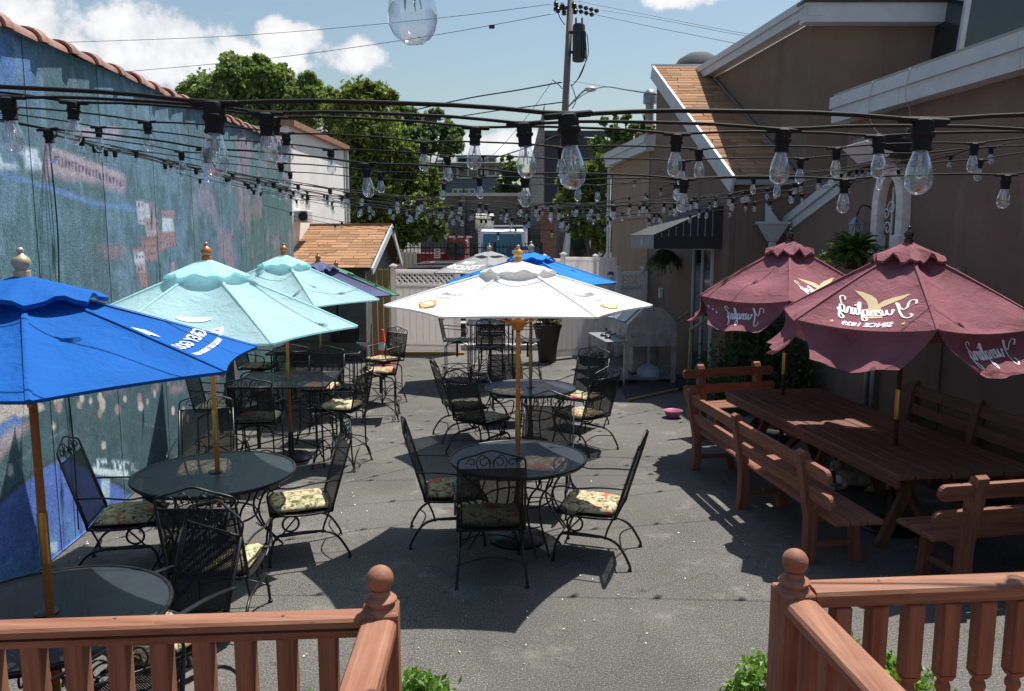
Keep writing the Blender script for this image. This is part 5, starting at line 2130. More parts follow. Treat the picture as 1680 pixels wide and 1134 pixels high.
MB().prism([(c0.x, 48, 0), (c1.x, 48, 0), (c1.x, 48, c0.z - 1), (c0.x, 48, c0.z - 1)], (0, 6, 0)).build('wall', 'grey_house', hs2)
MB().prism([(c0.x - .3, 47.7, c0.z - 1), (c1.x + .3, 47.7, c0.z - 1), (c1.x + .3, 51, c0.z + .2), (c0.x - .3, 51, c0.z + .2)], (0, 0, .1)).build('roof', 'roof_grey', hs2)


# iron picket fence
def iron_fence(label, x0, x1, y, h, posts=()):
    t = thing('iron_fence', label, 'fence', (x0, y, 0))
    L = x1 - x0
    mb = MB()
    for z in (.15, h - .25, h - .05):
        mb.box((L / 2, 0, z), (L, .035, .035))
    mb.build('rail', 'iron_far', t)
    n = int(L / .115)
    o = None
    for k in range(n + 1):
        if o is None:
            o = MB().box((0, 0, (h + .05) / 2), (.022, .022, h - .05)).add([(-.016, -.016, h), (.016, -.016, h), (.016, .016, h), (-.016, .016, h), (0, 0, h + .1)], [(0, 1, 4), (1, 2, 4), (2, 3, 4), (3, 0, 4)]).build('picket', 'iron_far', t)
            q = o
        else:
            q = o.copy()
            C.objects.link(q)
        q.location = (k * .115 + .02, 0, 0)
    for p in posts:
        MB().box((p - x0, 0, h / 2 + .05), (.09, .09, h + .1)).build('post', 'iron_far', t)
    return t


ya_ = 24.5
x0, x1, x2, x3 = at(660, 400, ya_).x, at(802, 400, ya_).x, at(812, 400, ya_).x, at(888, 400, ya_).x
iron_fence('long black iron picket fence in front of the red truck', x0, x1, ya_, at(700, 404, ya_).z, (at(748, 400, ya_).x,))
iron_fence('taller black iron picket gate in front of the white truck', x2, x3, ya_, at(850, 400, ya_).z - .05, (x2, x3))
c = at(717, 416, ya_ - .1)
sg = thing('parking_sign', 'small pale parking notice with red lines on the iron fence', 'sign')
MB().box((c.x, ya_ - .06, c.z), (.19, .012, .29)).build('board', 'white_paint', sg)
for dz, hh_, ww in ((.09, .05, .1), (.02, .025, .13), (-.03, .025, .13), (-.09, .03, .14)):
    MB().box((c.x, ya_ - .069, c.z + dz), (ww, .004, hh_)).build('printed_line', 'p_red', sg)
c = at(855, 420, ya_ - .15)
sg = thing('fence_banner', 'navy banner with pale lettering hung on the iron gate beside the white truck', 'sign')
MB().box((c.x + .05, ya_ - .06, c.z - .1), (1.0, .012, .75)).build('board', 'sign_navy', sg)
vs, fs = text2d('mmelda', .19, .006)
MB().add([(c.x + .02 - a_, ya_ - .07, c.z + .14 + b_) for a_, b_ in vs], fs).build('lettering', 'p_white', sg)
vs, fs = text2d('est', .1, .004)
MB().add([(c.x - .05 - a_, ya_ - .07, c.z - .03 + b_) for a_, b_ in vs], fs).build('lettering', 'p_white', sg)
MB().add([(c.x - .28 + a_, ya_ - .07, c.z - .2 + b_) for a_, b_ in disc2d(0, 0, .08, .13)[0]], disc2d(0, 0, .08, .13)[1]).build('emblem', 'p_white', sg)
# tall board fence panel, pale green
c0, c1 = at(644, 415, 22.8), at(683, 415, 22.8)
pf = thing('board_fence', 'pale green-cream upright board fence under the dense tree', 'fence', (c0.x, 22.8, 0))
for k in range(6):
    MB().box((.06 + k * .115, .01 * (k % 2), c0.z / 2 + .02), (.10, .03, c0.z + .04), None, .004).build('board', 'tank_cream', pf)


def wheel(parent, x, y, r, side):
    w = MB().lathe([(r * .55, -.1), (r * .95, -.1), (r, -.07), (r, .07), (r * .95, .1), (r * .55, .1)], (x, y, r), 20, (side, 0, 0)).build('wheel', 'rubber', parent, 40)
    MB().lathe([(r * .56, -.06), (r * .5, .105), (.05, .11)], (x, y, r), 14, (side, 0, 0)).build('rim', 'galv', w, 40)


# white box-nosed truck facing us
tr_ = thing('white_truck', 'white service truck parked nose-on behind the iron gate with racks on its roof', 'truck')
c = at(824, 400, 33.5)
X, Yf = c.x, 33.6
zr = at(824, 376, 33.5).z
mb = MB()
mb.prism([(X - .98, Yf, .6), (X + .98, Yf, .6), (X + .98, Yf, 1.75), (X - .98, Yf, 1.75)], (0, 1.9, 0))
mb.add([(X - .98, Yf, 1.75), (X + .98, Yf, 1.75), (X + .93, Yf + .35, zr - .1), (X - .93, Yf + .35, zr - .1), (X - .98, Yf + 1.9, 1.75), (X + .98, Yf + 1.9, 1.75), (X + .93, Yf + 1.9, zr), (X - .93, Yf + 1.9, zr), (X + .85, Yf + .6, zr), (X - .85, Yf + .6, zr)],
       [(0, 1, 2, 3), (3, 2, 8, 9), (9, 8, 6, 7), (0, 3, 9, 7, 4), (1, 5, 6, 8, 2)])
mb.build('cab', 'white_paint', tr_)
MB().prism([(X - 1.1, Yf + 2.0, .7), (X + 1.1, Yf + 2.0, .7), (X + 1.1, Yf + 2.0, zr + .05), (X - 1.1, Yf + 2.0, zr + .05)], (0, 5, 0)).build('box_body', 'white_paint', tr_)
dz_ = (zr - .1 - 1.75)
MB().prism([(X - .85, Yf + .02, 1.84), (X + .85, Yf + .02, 1.84), (X + .8, Yf + .30, zr - .2), (X - .8, Yf + .30, zr - .2)], (0, -.02, 0)).build('windscreen', 'glass_teal', tr_)
MB().box((X, Yf - .02, 1.15), (1.5, .06, .5)).build('grille', 'black_paint', tr_)
for s_ in (-.8, .8):
    MB().lathe([(.13, 0), (.13, .04), (.02, .06)], (X + s_, Yf, 1.15), 12, (0, -1, 0)).build('headlight', 'cone_white', tr_, 40)
    mb = MB()
    mb.box((X + s_ * 1.45, Yf + .3, 2.1), (.16, .08, .42))
    mb.tube([(X + s_ * 1.2, Yf + .35, 2.3), (X + s_ * 1.45, Yf + .3, 2.3)], .02, 5)
    mb.build('mirror', 'black_paint', tr_)
MB().box((X, Yf - .06, .62), (2.0, .15, .22)).build('bumper', 'galv', tr_)
mb = MB()
for k in range(5):
    mb.tube([(X - .8, Yf + .9 + k * .5, zr + .16), (X + .9, Yf + .9 + k * .5, zr + .16)], .022, 5)
for s_ in (-.8, .9):
    mb.tube([(X + s_, Yf + .8, zr + .16), (X + s_, Yf + 3.2, zr + .16)], .022, 5)
    mb.tube([(X + s_, Yf + 1, zr), (X + s_, Yf + 1, zr + .3)], .02, 5)
mb.build('roof_rack', 'galv', tr_)
for s_ in (-1, 1):
    wheel(tr_, X + s_ * .9, Yf + .8, .42, s_)
MB().lathe([(.25, -.12), (.42, -.1), (.42, .1), (.25, .12)], (at(848, 375, 36).x, 36.5, at(848, 371, 36).z), 18, (.4, -1, 0)).build('spare_wheel', 'rubber', tr_, 40)
# red truck
rt = thing('red_truck', 'dark red truck standing half hidden behind the long iron fence', 'truck')
c0, c1 = at(728, 395, 30), at(766, 395, 30)
mb = MB()
mb.prism([(c0.x, 30, .55), (c1.x, 30, .55), (c1.x, 30, 1.5), (c1.x - .05, 30.3, 2.62), (c0.x + .15, 30.3, 2.62), (c0.x, 30, 1.7)], (0, 2.2, 0))
mb.build('cab', 'red_paint', rt)
MB().prism([(c0.x - 2.0, 30.2, .5), (c0.x - .05, 30.2, .5), (c0.x - .05, 30.2, 1.95), (c0.x - 2.0, 30.2, 1.95)], (0, 2, 0)).build('bed', 'red_paint', rt)
MB().box(((c0.x + c1.x) / 2, 29.97, 2.1), (c1.x - c0.x - .3, .03, .5)).build('window', 'glass_dark', rt)
mb = MB()
mb.tube(smoothpath([(c1.x - .1, 29.9, 1.4), (c1.x + .02, 29.85, 2.3), (c1.x - .05, 29.85, 2.45)], 4), .035, 6)
mb.build('grab_rail', 'fascia', rt, True)
for k in range(3):
    MB().box((c0.x + .3 + k * .33, 29.96, 2.58), (.2, .05, .06)).build('marker_light', 'cone_white', rt)
wheel(rt, c0.x - 1.3, 30.3, .42, 1)
wheel(rt, c1.x - .3, 30.3, .42, 1)
# black car with roof rack close behind the vinyl gate
bc = thing('dark_car', 'black car with roof rack parked just behind the white vinyl gate', 'car')
c0, c1 = at(648, 438, 21), at(722, 438, 21)
z_ = at(700, 437, 21).z
mb = MB()
prf = [(c0.x - .9, .35), (c0.x - .9, .95), (c0.x - .2, 1.05), (c0.x + .35, z_ - .04), (c1.x + 1.2, z_), (c1.x + 1.9, 1.08), (c1.x + 2.9, .95), (c1.x + 2.95, .35)]
mb.prism([(x, 21, z) for x, z in prf], (0, 1.75, 0))
mb.build('body', 'black_paint', bc)
MB().prism([(c0.x + .1, 20.985, 1.1), (c0.x + .5, 20.985, z_ - .12), (c1.x + 1.1, 20.985, z_ - .12), (c1.x + 1.6, 20.985, 1.1)], (0, .01, 0)).build('side_window', 'glass_dark', bc)
mb = MB()
for yy in (21.15, 22.5):
    mb.tube(smoothpath([(c0.x + .5, yy, z_), (c0.x + .7, yy, z_ + .07), (c1.x + 1.0, yy, z_ + .08), (c1.x + 1.15, yy, z_)], 4), .02, 6)
for x in (c0.x + .9, c1.x + .7):
    mb.tube([(x, 21.15, z_ + .08), (x, 22.5, z_ + .08)], .018, 6)
mb.build('roof_rack', 'galv', bc)
for x in (c0.x - .1, c1.x + 2.1):
    wheel(bc, x, 21.1, .33, 1)
# pale van on the right behind the tree
vn = thing('pale_van', 'pale van with grey windscreen half hidden by the right hand tree', 'van')
c0, c1 = at(922, 400, 31.5), at(965, 400, 31.5)
z_ = at(940, 396, 31.5).z + .35
mb = MB()
prf = [(c0.x, .4), (c0.x, 1.15), (c0.x + .05, 1.3), (c0.x + .25, z_), (c1.x + 2.6, z_ + .1), (c1.x + 2.7, .4)]
mb.prism([(x, 31.5, z) for x, z in prf], (0, 1.8, 0))
mb.build('body', 'white_paint', vn)
MB().prism([(c0.x + .25, 31.48, 1.35), (c0.x + .35, 31.48, z_ - .12), (c1.x, 31.48, z_ - .12), (c1.x, 31.48, 1.35)], (0, .02, 0)).build('side_window', 'glass_dark', vn)
for x in (c0.x + .6, c1.x + 1.9):
    wheel(vn, x, 31.55, .34, 1)

# ================================================================== TREES


def tree(label, Y, lobes_px, n, leaf, mat, seed, trunk=None, depth=1.0, per=26, clump=.10, shell=.4, group=None):
    lob = []
    for (px, py, rp) in lobes_px:
        c = at(px, py, Y)
        r = rp * Y / FPX * .88
        lob.append((c.x, Y + r * .4 * math.sin(px), c.z, r, r * depth, r * .9))
    cx = sum(l[0] for l in lob) / len(lob)
    if trunk:
        cx = at(trunk, 400, Y).x
    t = thing('tree', label, 'tree', (cx, Y, 0), 0, group)
    loc0 = [(l[0] - cx, l[1] - Y, l[2], l[3], l[4], l[5]) for l in lob]
    loc = []
    rt_ = random.Random(seed * 7 + 1)
    for l in loc0:
        loc.append((l[0], l[1], l[2], l[3] * .88, l[4] * .88, l[5] * .88))
        for _ in range(7):
            v = Vector((rt_.gauss(0, 1), rt_.gauss(0, 1), rt_.gauss(.15, 1))).normalized()
            k_ = rt_.uniform(.24, .46)
            loc.append((l[0] + v.x * l[3] * .82, l[1] + v.y * l[4] * .82, l[2] + v.z * l[5] * .82, l[3] * k_, l[4] * k_, l[5] * k_ * .8))
    p, tn = lobes_points(loc, n, seed, clump, per, shell)
    keep = p[:, 2] > .3
    leaves('crown', p[keep], leaf, mat, t, .5, seed, tint=tn[keep])
    mb = MB()
    zt = max(l[2] for l in loc) * .8
    r0 = .10 + .012 * zt
    mb.tube(smoothpath([(0, 0, -.1), (.08, .05, zt * .25), (-.06, 0, zt * .5), (.05, 0, zt)], 4), [r0 * (1 - .75 * i / 12) for i in range(13)], 10)
    for k, l in enumerate(loc0):
        z0 = zt * (.25 + .4 * ((k * .37) % 1))
        mb.tube(smoothpath([(0, 0, z0), (l[0] * .4, l[1] * .4, z0 * .5 + l[2] * .5 - .1), (l[0] * .95, l[1], l[2] + .1)], 4), [r0 * .45 * (1 - .8 * i / 8) for i in range(9)], 6)
    mb.build('trunk', 'bark', t, True)
    return t


tree('tall bright green tree rising behind the mural wall at upper left', 30, [(350, 165, 50), (395, 128, 42), (378, 108, 24), (440, 135, 42), (500, 155, 38), (415, 175, 58), (315, 150, 24), (480, 185, 52), (530, 165, 30), (428, 104, 18), (360, 195, 48)],
     60000, .20, 'leaf_mid', 2, trunk=430)
tree('dense dark evergreen tree behind the shed left of centre', 24, [(590, 165, 38), (560, 190, 42), (625, 160, 30), (560, 250, 50), (615, 220, 56), (600, 300, 60), (660, 270, 48), (700, 300, 34), (665, 340, 52), (590, 360, 50), (640, 385, 40), (715, 350, 28), (690, 380, 26), (720, 385, 18), (560, 320, 40)],
     70000, .15, 'leaf_dark', 5, trunk=605, clump=.12)
tree('round green tree far behind the blue-grey house', 55, [(660, 195, 24), (700, 205, 26), (735, 215, 24), (690, 235, 34), (740, 240, 26), (670, 228, 26), (715, 188, 12), (650, 182, 12)], 20000, .32, 'leaf_far', 8)
tree('slim pale green tree between the blue-grey house and the block building', 50, [(832, 265, 14), (840, 285, 20), (825, 305, 18), (845, 315, 18), (835, 335, 20)], 5000, .32, 'leaf_far', 9)
tree('leafy tree standing beside the utility pole in front of the van', 28, [(940, 280, 26), (975, 300, 40), (1000, 330, 40), (945, 330, 36), (985, 365, 42), (1000, 280, 34), (950, 370, 26), (985, 392, 26), (925, 300, 16), (1010, 395, 22)],
     22000, .20, 'leaf_dark', 11, trunk=975)
tree('taller tree whose thin tips show above the lower roof', 36, [(990, 200, 9), (1005, 215, 14), (1027, 195, 9), (1040, 212, 14), (1065, 212, 16), (1020, 235, 26), (985, 240, 20), (1060, 240, 26), (1000, 265, 26), (1012, 192, 6), (1064, 192, 7)],
     12000, .22, 'leaf_far', 13)
# ivy on a pole-like trunk right of the brick pier
tree('narrow ivy-clad stem between the brick pier and the right hand tree', 33.5, [(925, 330, 10), (922, 352, 9), (928, 312, 10), (920, 375, 7)], 2500, .16, 'leaf_olive', 15, trunk=922)

# ================================================================== UTILITY POLE, WIRES
YP = 33.0
pt, pb = at(938, -40, YP), at(917, 395, YP)
up = thing('utility_pole', 'tall leaning wooden utility pole with a transformer can and street lamp arm', 'pole', (pb.x, YP, 0))
dx = (pt.x - pb.x) / (pt.z - pb.z)
X = lambda z: dx * (z - pb.z)
MB().tube([(X(0), 0, 0), (X(6), 0, 6), (X(pt.z), 0, pt.z)], [.165, .15, .12], 12).build('pole', 'pole_grey', up, True)
c = at(949, 72, YP)
cx_, cz_ = c.x - pb.x, c.z
mb = MB()
mb.lathe([(.20, -.72), (.25, -.68), (.25, .62), (.22, .7), (.05, .76)], (cx_, -.15, cz_), 14)
for q in (-.12, .12):
    mb.tube([(cx_ + q, -.15, cz_ + .7), (cx_ + q, -.15, cz_ + .95)], .04, 6)
for k in range(7):
    a_ = k * .35 - 1
    mb.box((cx_ + .27 * math.cos(a_), -.15 - .27 * abs(math.sin(a_)), cz_ - .1), (.03, .03, 1.0))
mb.build('transformer', 'black_paint', up, 40)
mb = MB()
for dz in (-.35, .4):
    mb.box(((X(cz_) + cx_) / 2, -.12, cz_ + dz), (cx_ - X(cz_), .1, .1))
mb.build('bracket', 'black_paint', up)
ct = at(930, 14, YP)
mb = MB()
for (px, py) in ((912, 8), (915, 18), (922, 12), (925, 22), (941, 10), (943, 20)):
    q = at(px, py, YP)
    mb.lathe([(.05, -.12), (.11, -.08), (.07, -.03), (.11, .02), (.07, .07), (.04, .13)], (q.x - pb.x, -.15, q.z), 8)
q0, q1 = at(908, 16, YP), at(946, 12, YP)
mb.bar((q0.x - pb.x, -.05, q0.z), (q1.x - pb.x, -.05, q1.z), .1, .12)
mb.build('insulator', 'black_paint', up, 40)
mb = MB()
a_, b_, c_, d_ = at(928, 180, YP), at(945, 163, YP), at(957, 153, YP), at(966, 151, YP)
mb.tube(smoothpath([(a_.x - pb.x, 0, a_.z), (b_.x - pb.x, -.3, b_.z), (c_.x - pb.x, -.6, c_.z), (d_.x - pb.x, -.7, d_.z)], 4), .035, 6)
arm = mb.build('lamp_arm', 'galv', up, True)
q = at(966, 152, YP)
mb = MB()
mb.ball((q.x - pb.x, -.7, q.z), .2, 12, 8, (1.2, .7, .55))
mb.build('lamp_head', 'grey_lamp', arm, True)
for k, pts in enumerate(([(962, 58), (964, 90), (955, 115), (945, 135), (936, 143)], [(958, 50), (961, 95), (952, 125), (940, 140)], [(913, 17), (918, 32), (926, 44)], [(936, 140), (944, 165), (938, 180)], [(905, 133), (915, 140), (922, 148)])):
    MB().tube(smoothpath([(at(a_, b_, YP).x - pb.x, -.25, at(a_, b_, YP).z) for a_, b_ in pts], 5), .018, 5).build('service_cable', 'black_iron', up, True)


def wire(label, pts, r=.02, group='overhead wires', knob=None):
    P = smoothpath([at(*p) for p in pts], 8)
    mb = MB()
    o = P[0]
    mb.tube([p - o for p in P], r, 5)
    ob = mb.build('overhead_wire', 'black_iron', None, True)
    ob.location = o
    tag(ob, label, 'wire', group)
    if knob:
        q = at(*knob) - o
        MB().lathe([(.05, -.12), (.08, -.1), (.08, .1), (.05, .12)], q, 8, (1, 0, 0)).build('splice', 'black_iron', ob)
    return ob


wire('upper thin wire rising left to right across the clouds to the pole top', [(100, 70, 36), (400, 58, 35.5), (700, 32, 34), (912, 6, YP)], .011)
wire('second thin wire with a small splice crossing below the upper wire', [(205, 118, 37), (450, 95, 36), (700, 60, 34.5), (912, 22, YP)], .012, knob=(807, 44, 33.8))
wire('thick slack cable from the pole dipping left towards the dense tree', [(640, 190, 40), (760, 163, 37), (850, 148, 35), (922, 135, YP)], .03)
wire('lower slack cable from the pole dipping left behind the string lights', [(700, 200, 42), (800, 184, 38), (860, 176, 35), (922, 168, YP)], .026)
wire('uppermost wire running right from the pole top', [(948, 2, YP), (1060, 24, 34), (1210, 53, 35), (1300, 66, 36)], .010)
wire('middle wire running right from the pole top', [(958, 12, YP), (1080, 32, 34), (1205, 56, 35), (1300, 70, 36)], .010)
wire('lowest wire running right from the pole insulators', [(950, 18, YP), (1060, 42, 34), (1180, 66, 35), (1300, 90, 36)], .012)
wire('arching service cable from the street lamp to the shingled roof', [(935, 172, YP), (960, 154, 31), (990, 143, 27), (1030, 148, 22), (1076, 155, 17.5)], .016)
wire('very thin wire from the pole to the shingled roof corner', [(930, 132, YP), (980, 140, 28), (1076, 155, 17.5)], .006)
wire('steep thin guy wire crossing in front of the blue-grey house', [(905, 135, 33), (858, 200, 34), (800, 262, 36), (740, 300, 38)], .010)
wire('short black cable sagging from the pole behind the brick pier', [(925, 190, 33), (905, 225, 33), (800, 262, 44), (700, 282, 55)], .03)
for n_, (px, py, d) in enumerate(((958, 12, 1), (950, 18, 1))):
    a_, b_ = at(px - 10, py - 2, YP), at(px + 25, py + 7, YP + .2)
    mb = MB()
    for k in range(4):
        q = a_.lerp(b_, (k + .5) / 4)
        mb.lathe([(.02, -.1), (.09, -.03), (.09, .03), (.02, .1)], (q.x - pb.x, q.y - YP, q.z), 8, (1, 0, -.2))
    mb.build('insulator', 'black_paint', up, 40)

# ================================================================== TABLES AND CHAIRS
make_round_table('round mesh table under the white umbrella in the middle of the yard', .05, 6.5, .57, rot=25)
make_round_table('round table under the bright blue umbrella, behind the middle one', .23, 9.65, .56, mat='mesh_blue', rot=10)
make_round_table('round table under the nearer pale aqua umbrella by the mural', -2.35, 6.08, .61, rot=40)
make_round_table('nearest round mesh table, under the deep blue umbrella behind the deck rail', -2.30, 3.70, .57, rot=15)
make_square_table('square table under the farther pale aqua umbrella', -2.6, 9.02, 1.06, 1.02, .93, rot=3)
make_square_table('farthest square table, in front of the garden shed under the navy umbrella', -2.83, 11.6, 1.28, 1.2, .93, rot=2)
bt = make_square_table('high square bar table before the back fence under the grey umbrella', -.36, 14.1, .86, .86, 1.05, mat='mesh_blue', rot=1)
sp = make_spring_chair('high-backed chair at left of the middle table, facing right')
spf = make_spring_chair('flat-armed chair right of the nearest table, its back to the aqua umbrella', arms='flat')


def put(src, label, x, y, rz, used=[]):
    if src.name not in used:
        used.append(src.name)
        src.location = (x, y, 0)
        src.rotation_euler = (0, 0, R(rz))
        src['label'] = label
        return src
    return copy_tree(src, None, label, (x, y, 0), R(rz))


put(sp, 'high-backed chair left of the middle table, turned right towards it', -.52, 6.55, -84)
put(sp, 'chair nearest the camera at the middle table, its scrolled back to us', -.17, 5.86, 4)
put(sp, 'chair right of the middle table with a sunlit cushion, seen from the side', .66, 6.17, 72)
put(sp, 'chair tucked behind the middle table, half seen through its mesh top', .30, 7.25, 170)
put(sp, 'leftmost chair at the table under the bright blue umbrella, seen edge-on', -.62, 10.0, -72)
put(sp, 'chair in front of the bright blue umbrella table with its back half turned', -.36, 9.25, -38)
put(sp, 'chair right of the bright blue umbrella table, its back towards us', .86, 9.45, 42)
put(sp, 'farthest chair at the bright blue umbrella table, facing us', .92, 10.55, 145)
put(sp, 'chair behind the pole of the bright blue umbrella table', -.05, 10.75, 190)
put(sp, 'chair by the mural wall left of the nearer aqua umbrella table', -2.98, 5.92, -78)
put(sp, 'chair right of the nearer aqua umbrella table with a sunlit cushion', -1.72, 6.22, 110)
put(sp, 'chair in front of the nearer aqua umbrella table in deep shade, back to us', -1.94, 5.02, 2)
put(sp, 'chair behind the nearer aqua umbrella table against the mural, facing us', -2.86, 7.15, 195)
put(spf, 'flat-armed chair right of the nearest table, its dark back rising beside the pole', -1.90, 4.02, 148)
put(spf, 'flat-armed chair with red cushion showing between the deck balusters', -1.72, 3.06, 40)
put(spf, 'flat-armed chair at the left edge by the mural wall at the nearest table', -3.02, 3.95, -100)
for ch in C.objects:
    if ch.get('label', '').startswith('flat-armed chair with red'):
        for q in ch.children:
            if q.name.startswith('cushion'):
                q.data = q.data.copy()
                q.data.materials[0] = M['cushion_red']
st = make_stool('s')
put(st, 'swivel chair left of the farther aqua umbrella table, by the mural', -3.28, 8.75, -84)
put(st, 'swivel chair with its back to us before the farther aqua umbrella table', -2.66, 8.12, 3)
put(st, 'swivel chair right of the farther aqua umbrella table, low mesh back', -1.92, 8.72, 78)
put(st, 'swivel chair behind the farther aqua umbrella table', -2.42, 9.85, 176)
put(st, 'swivel chair at the open side of the shed table with a dark red edge-on back', -1.86, 11.05, 96)
put(st, 'swivel chair near the traffic cone at the shed table', -2.0, 12.15, 140)
put(st, 'swivel chair behind the shed table against the siding', -2.75, 12.7, 182)
put(st, 'swivel chair beside the mural at the shed table', -3.72, 11.5, -92)
put(st, 'swivel chair in front of the shed table, back to us', -2.95, 10.62, 8)
sb = make_stool('s', None, .74, 'bar stools round the high table')
put(sb, 'bar stool left of the high table seen edge-on against the white gate', -.98, 14.02, -90)
put(sb, 'bar stool in front of the high table with its back to us', -.36, 13.22, 2)
put(sb, 'bar stool right of the high table, half hidden by the umbrella poles', .28, 14.0, 88)
put(sb, 'bar stool behind the high table facing us', -.38, 14.95, 180)
# black ashtray box on the high table
tag(MB().box((-.12, 14.3, 1.085), (.2, .12, .06), None, .012).build('napkin_box', 'black_paint'), 'small dark box lying on the high bar table', 'box')

# ================================================================== UMBRELLAS
cvW = Canopy(1.10, .33, 2.33, 0, seed=3, sag=.035)
u_, can = make_umbrella('white patio umbrella with faint grey and yellow logos over the middle table', .05, 6.47, 'f_white', cvW, fin='finial_amber', joint=1.0, seed=3)


def squiggle(seed, n=9):
    rg = random.Random(seed)
    it = []
    x = -.5
    for k in range(n):
        w = 1 / n
        it.append(ribbon([(x, 0), (x + w * .3, rg.uniform(.08, .16)), (x + w * .4, -.02), (x + w * .9, rg.uniform(.0, .06))], .012, .028))
        x += w
    return merge2d(it)


for pi_, dxx in ((3, .0), (5, .0)):
    print_on(cvW, can, pi_, squiggle(pi_), 'p_grey', .60, .36, dx=dxx)
    print_on(cvW, can, pi_, squiggle(pi_ + 9, 6), 'p_grey', .69, .26, dx=dxx)
    print_on(cvW, can, pi_, disc2d(0, 0, .13, .05), 'p_yellow', .80, 1.0, dx=dxx)
    print_on(cvW, can, pi_, disc2d(0, 0, .09, .022), 'p_white', .80, 1.0, dx=dxx, lift=.008)
    print_on(cvW, can, pi_, merge2d([ribbon([(-.14, -.02), (0, .055), (.14, -.02)], .006, .01), ribbon([(-.14, -.01), (0, -.06), (.14, -.01)], .006, .01)]), 'p_red', .80, 1.0, dx=dxx, lift=.009)
cvB = Canopy(1.04, .355, 2.33, -14, seed=5, sag=.03, n=8, c=.04)
ub, can = make_umbrella('deep blue umbrella with a white flying goose logo at the left edge', -2.25, 3.65, 'f_blue', cvB, fin='finial_gold', joint=1.12, seed=5, vent_t=.32, vent_lift=.05)
goose = merge2d([poly2d([(-.30, .05), (-.16, .085), (-.02, .06), (.06, .10), (.17, .17), (.24, .18), (.14, .09), (.10, .05), (.17, .02), (.30, .01), (.14, -.02), (.02, -.025), (-.10, .01), (-.2, .05)]),
                 poly2d([(.02, .06), (.10, .04), (.22, .11), (.29, .115), (.16, .035), (.05, -.0)])])
print_on(cvB, can, 0, (([(b_ * 3.6, -a_ * 1.0) for a_, b_ in goose[0]]), goose[1]), 'p_white', .50, .32, dy=0, dx=0, mirror=True)
print_on(cvB, can, 0, text2d('GREY GOOSE', .095, .0015), 'p_white', .71, 1.0)
print_on(cvB, can, 0, text2d("WORLD'S BEST TASTING VODKA", .037, .0014), 'p_white', .80, 1.0)
cvT = Canopy(1.12, .49, 2.34, 11, seed=7, sag=.05, c=.07)
ut, can = make_umbrella('nearer pale aqua umbrella with faded white lettering beside the mural', -2.33, 6.08, 'f_teal', cvT, fin='finial_copper', joint=1.08, seed=7, vent_lift=.05)
print_on(cvT, can, 4, text2d('PAMA', .17, .004), 'p_faint', .78, 1.0)
print_on(cvT, can, 4, disc2d(0, 0, .12, .03), 'p_faint', .60, 1.0)
cvT2 = Canopy(1.06, .47, 2.32, 2, seed=9, sag=.05, c=.07)
make_umbrella('farther pale aqua umbrella over the square table', -2.57, 8.98, 'f_teal', cvT2, fin='finial_copper', joint=1.0, seed=9, vent_lift=.045)
cvN = Canopy(1.10, .46, 2.17, -4, seed=11, sag=.10, c=.07)
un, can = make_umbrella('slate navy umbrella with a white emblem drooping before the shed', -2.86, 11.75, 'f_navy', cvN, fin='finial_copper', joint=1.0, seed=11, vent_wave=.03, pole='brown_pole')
print_on(cvN, can, 5, merge2d([poly2d([(-.16, -.02), (-.1, .05), (.02, .09), (.14, .03), (.16, -.05), (.03, -.03)])]), 'p_white', .62, 1.0)
print_on(cvN, can, 5, poly2d([(-.04, .02), (.1, .03), (.09, .05), (-.03, .045)]), 'p_grey', .62, 1.0, lift=.009)
cvG = Canopy(1.05, .43, 2.02, 4, seed=13, sag=.07, c=.07)
make_umbrella('dark green umbrella mostly hidden behind the navy one', -2.95, 13.35, 'f_green', cvG, fin='finial_copper', joint=1.0, seed=13, pole='brown_pole')
cvY = Canopy(1.08, .35, 2.31, 30, seed=15, sag=.03, c=.03)
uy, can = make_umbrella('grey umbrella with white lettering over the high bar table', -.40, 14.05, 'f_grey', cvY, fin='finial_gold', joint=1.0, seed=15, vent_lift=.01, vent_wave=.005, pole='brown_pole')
print_on(cvY, can, 3, text2d('THE', .13, .006), 'p_white', .50, 1.0, dx=.1, ang=0)
print_on(cvY, can, 3, text2d('TIXOS', .24, .008), 'p_white', .68, 1.0, dx=.06, mirror=True)
print_on(cvY, can, 3, text2d('. L I . .', .10, .006), 'p_white', .86, 1.0, dx=.1)
cvB2 = Canopy(1.04, .33, 2.34, -2, seed=17, sag=.03, c=.05)
make_umbrella('bright blue umbrella behind the white one', .23, 9.65, 'f_blue2', cvB2, fin='finial_gold', joint=1.0, seed=17, vent_lift=.04)

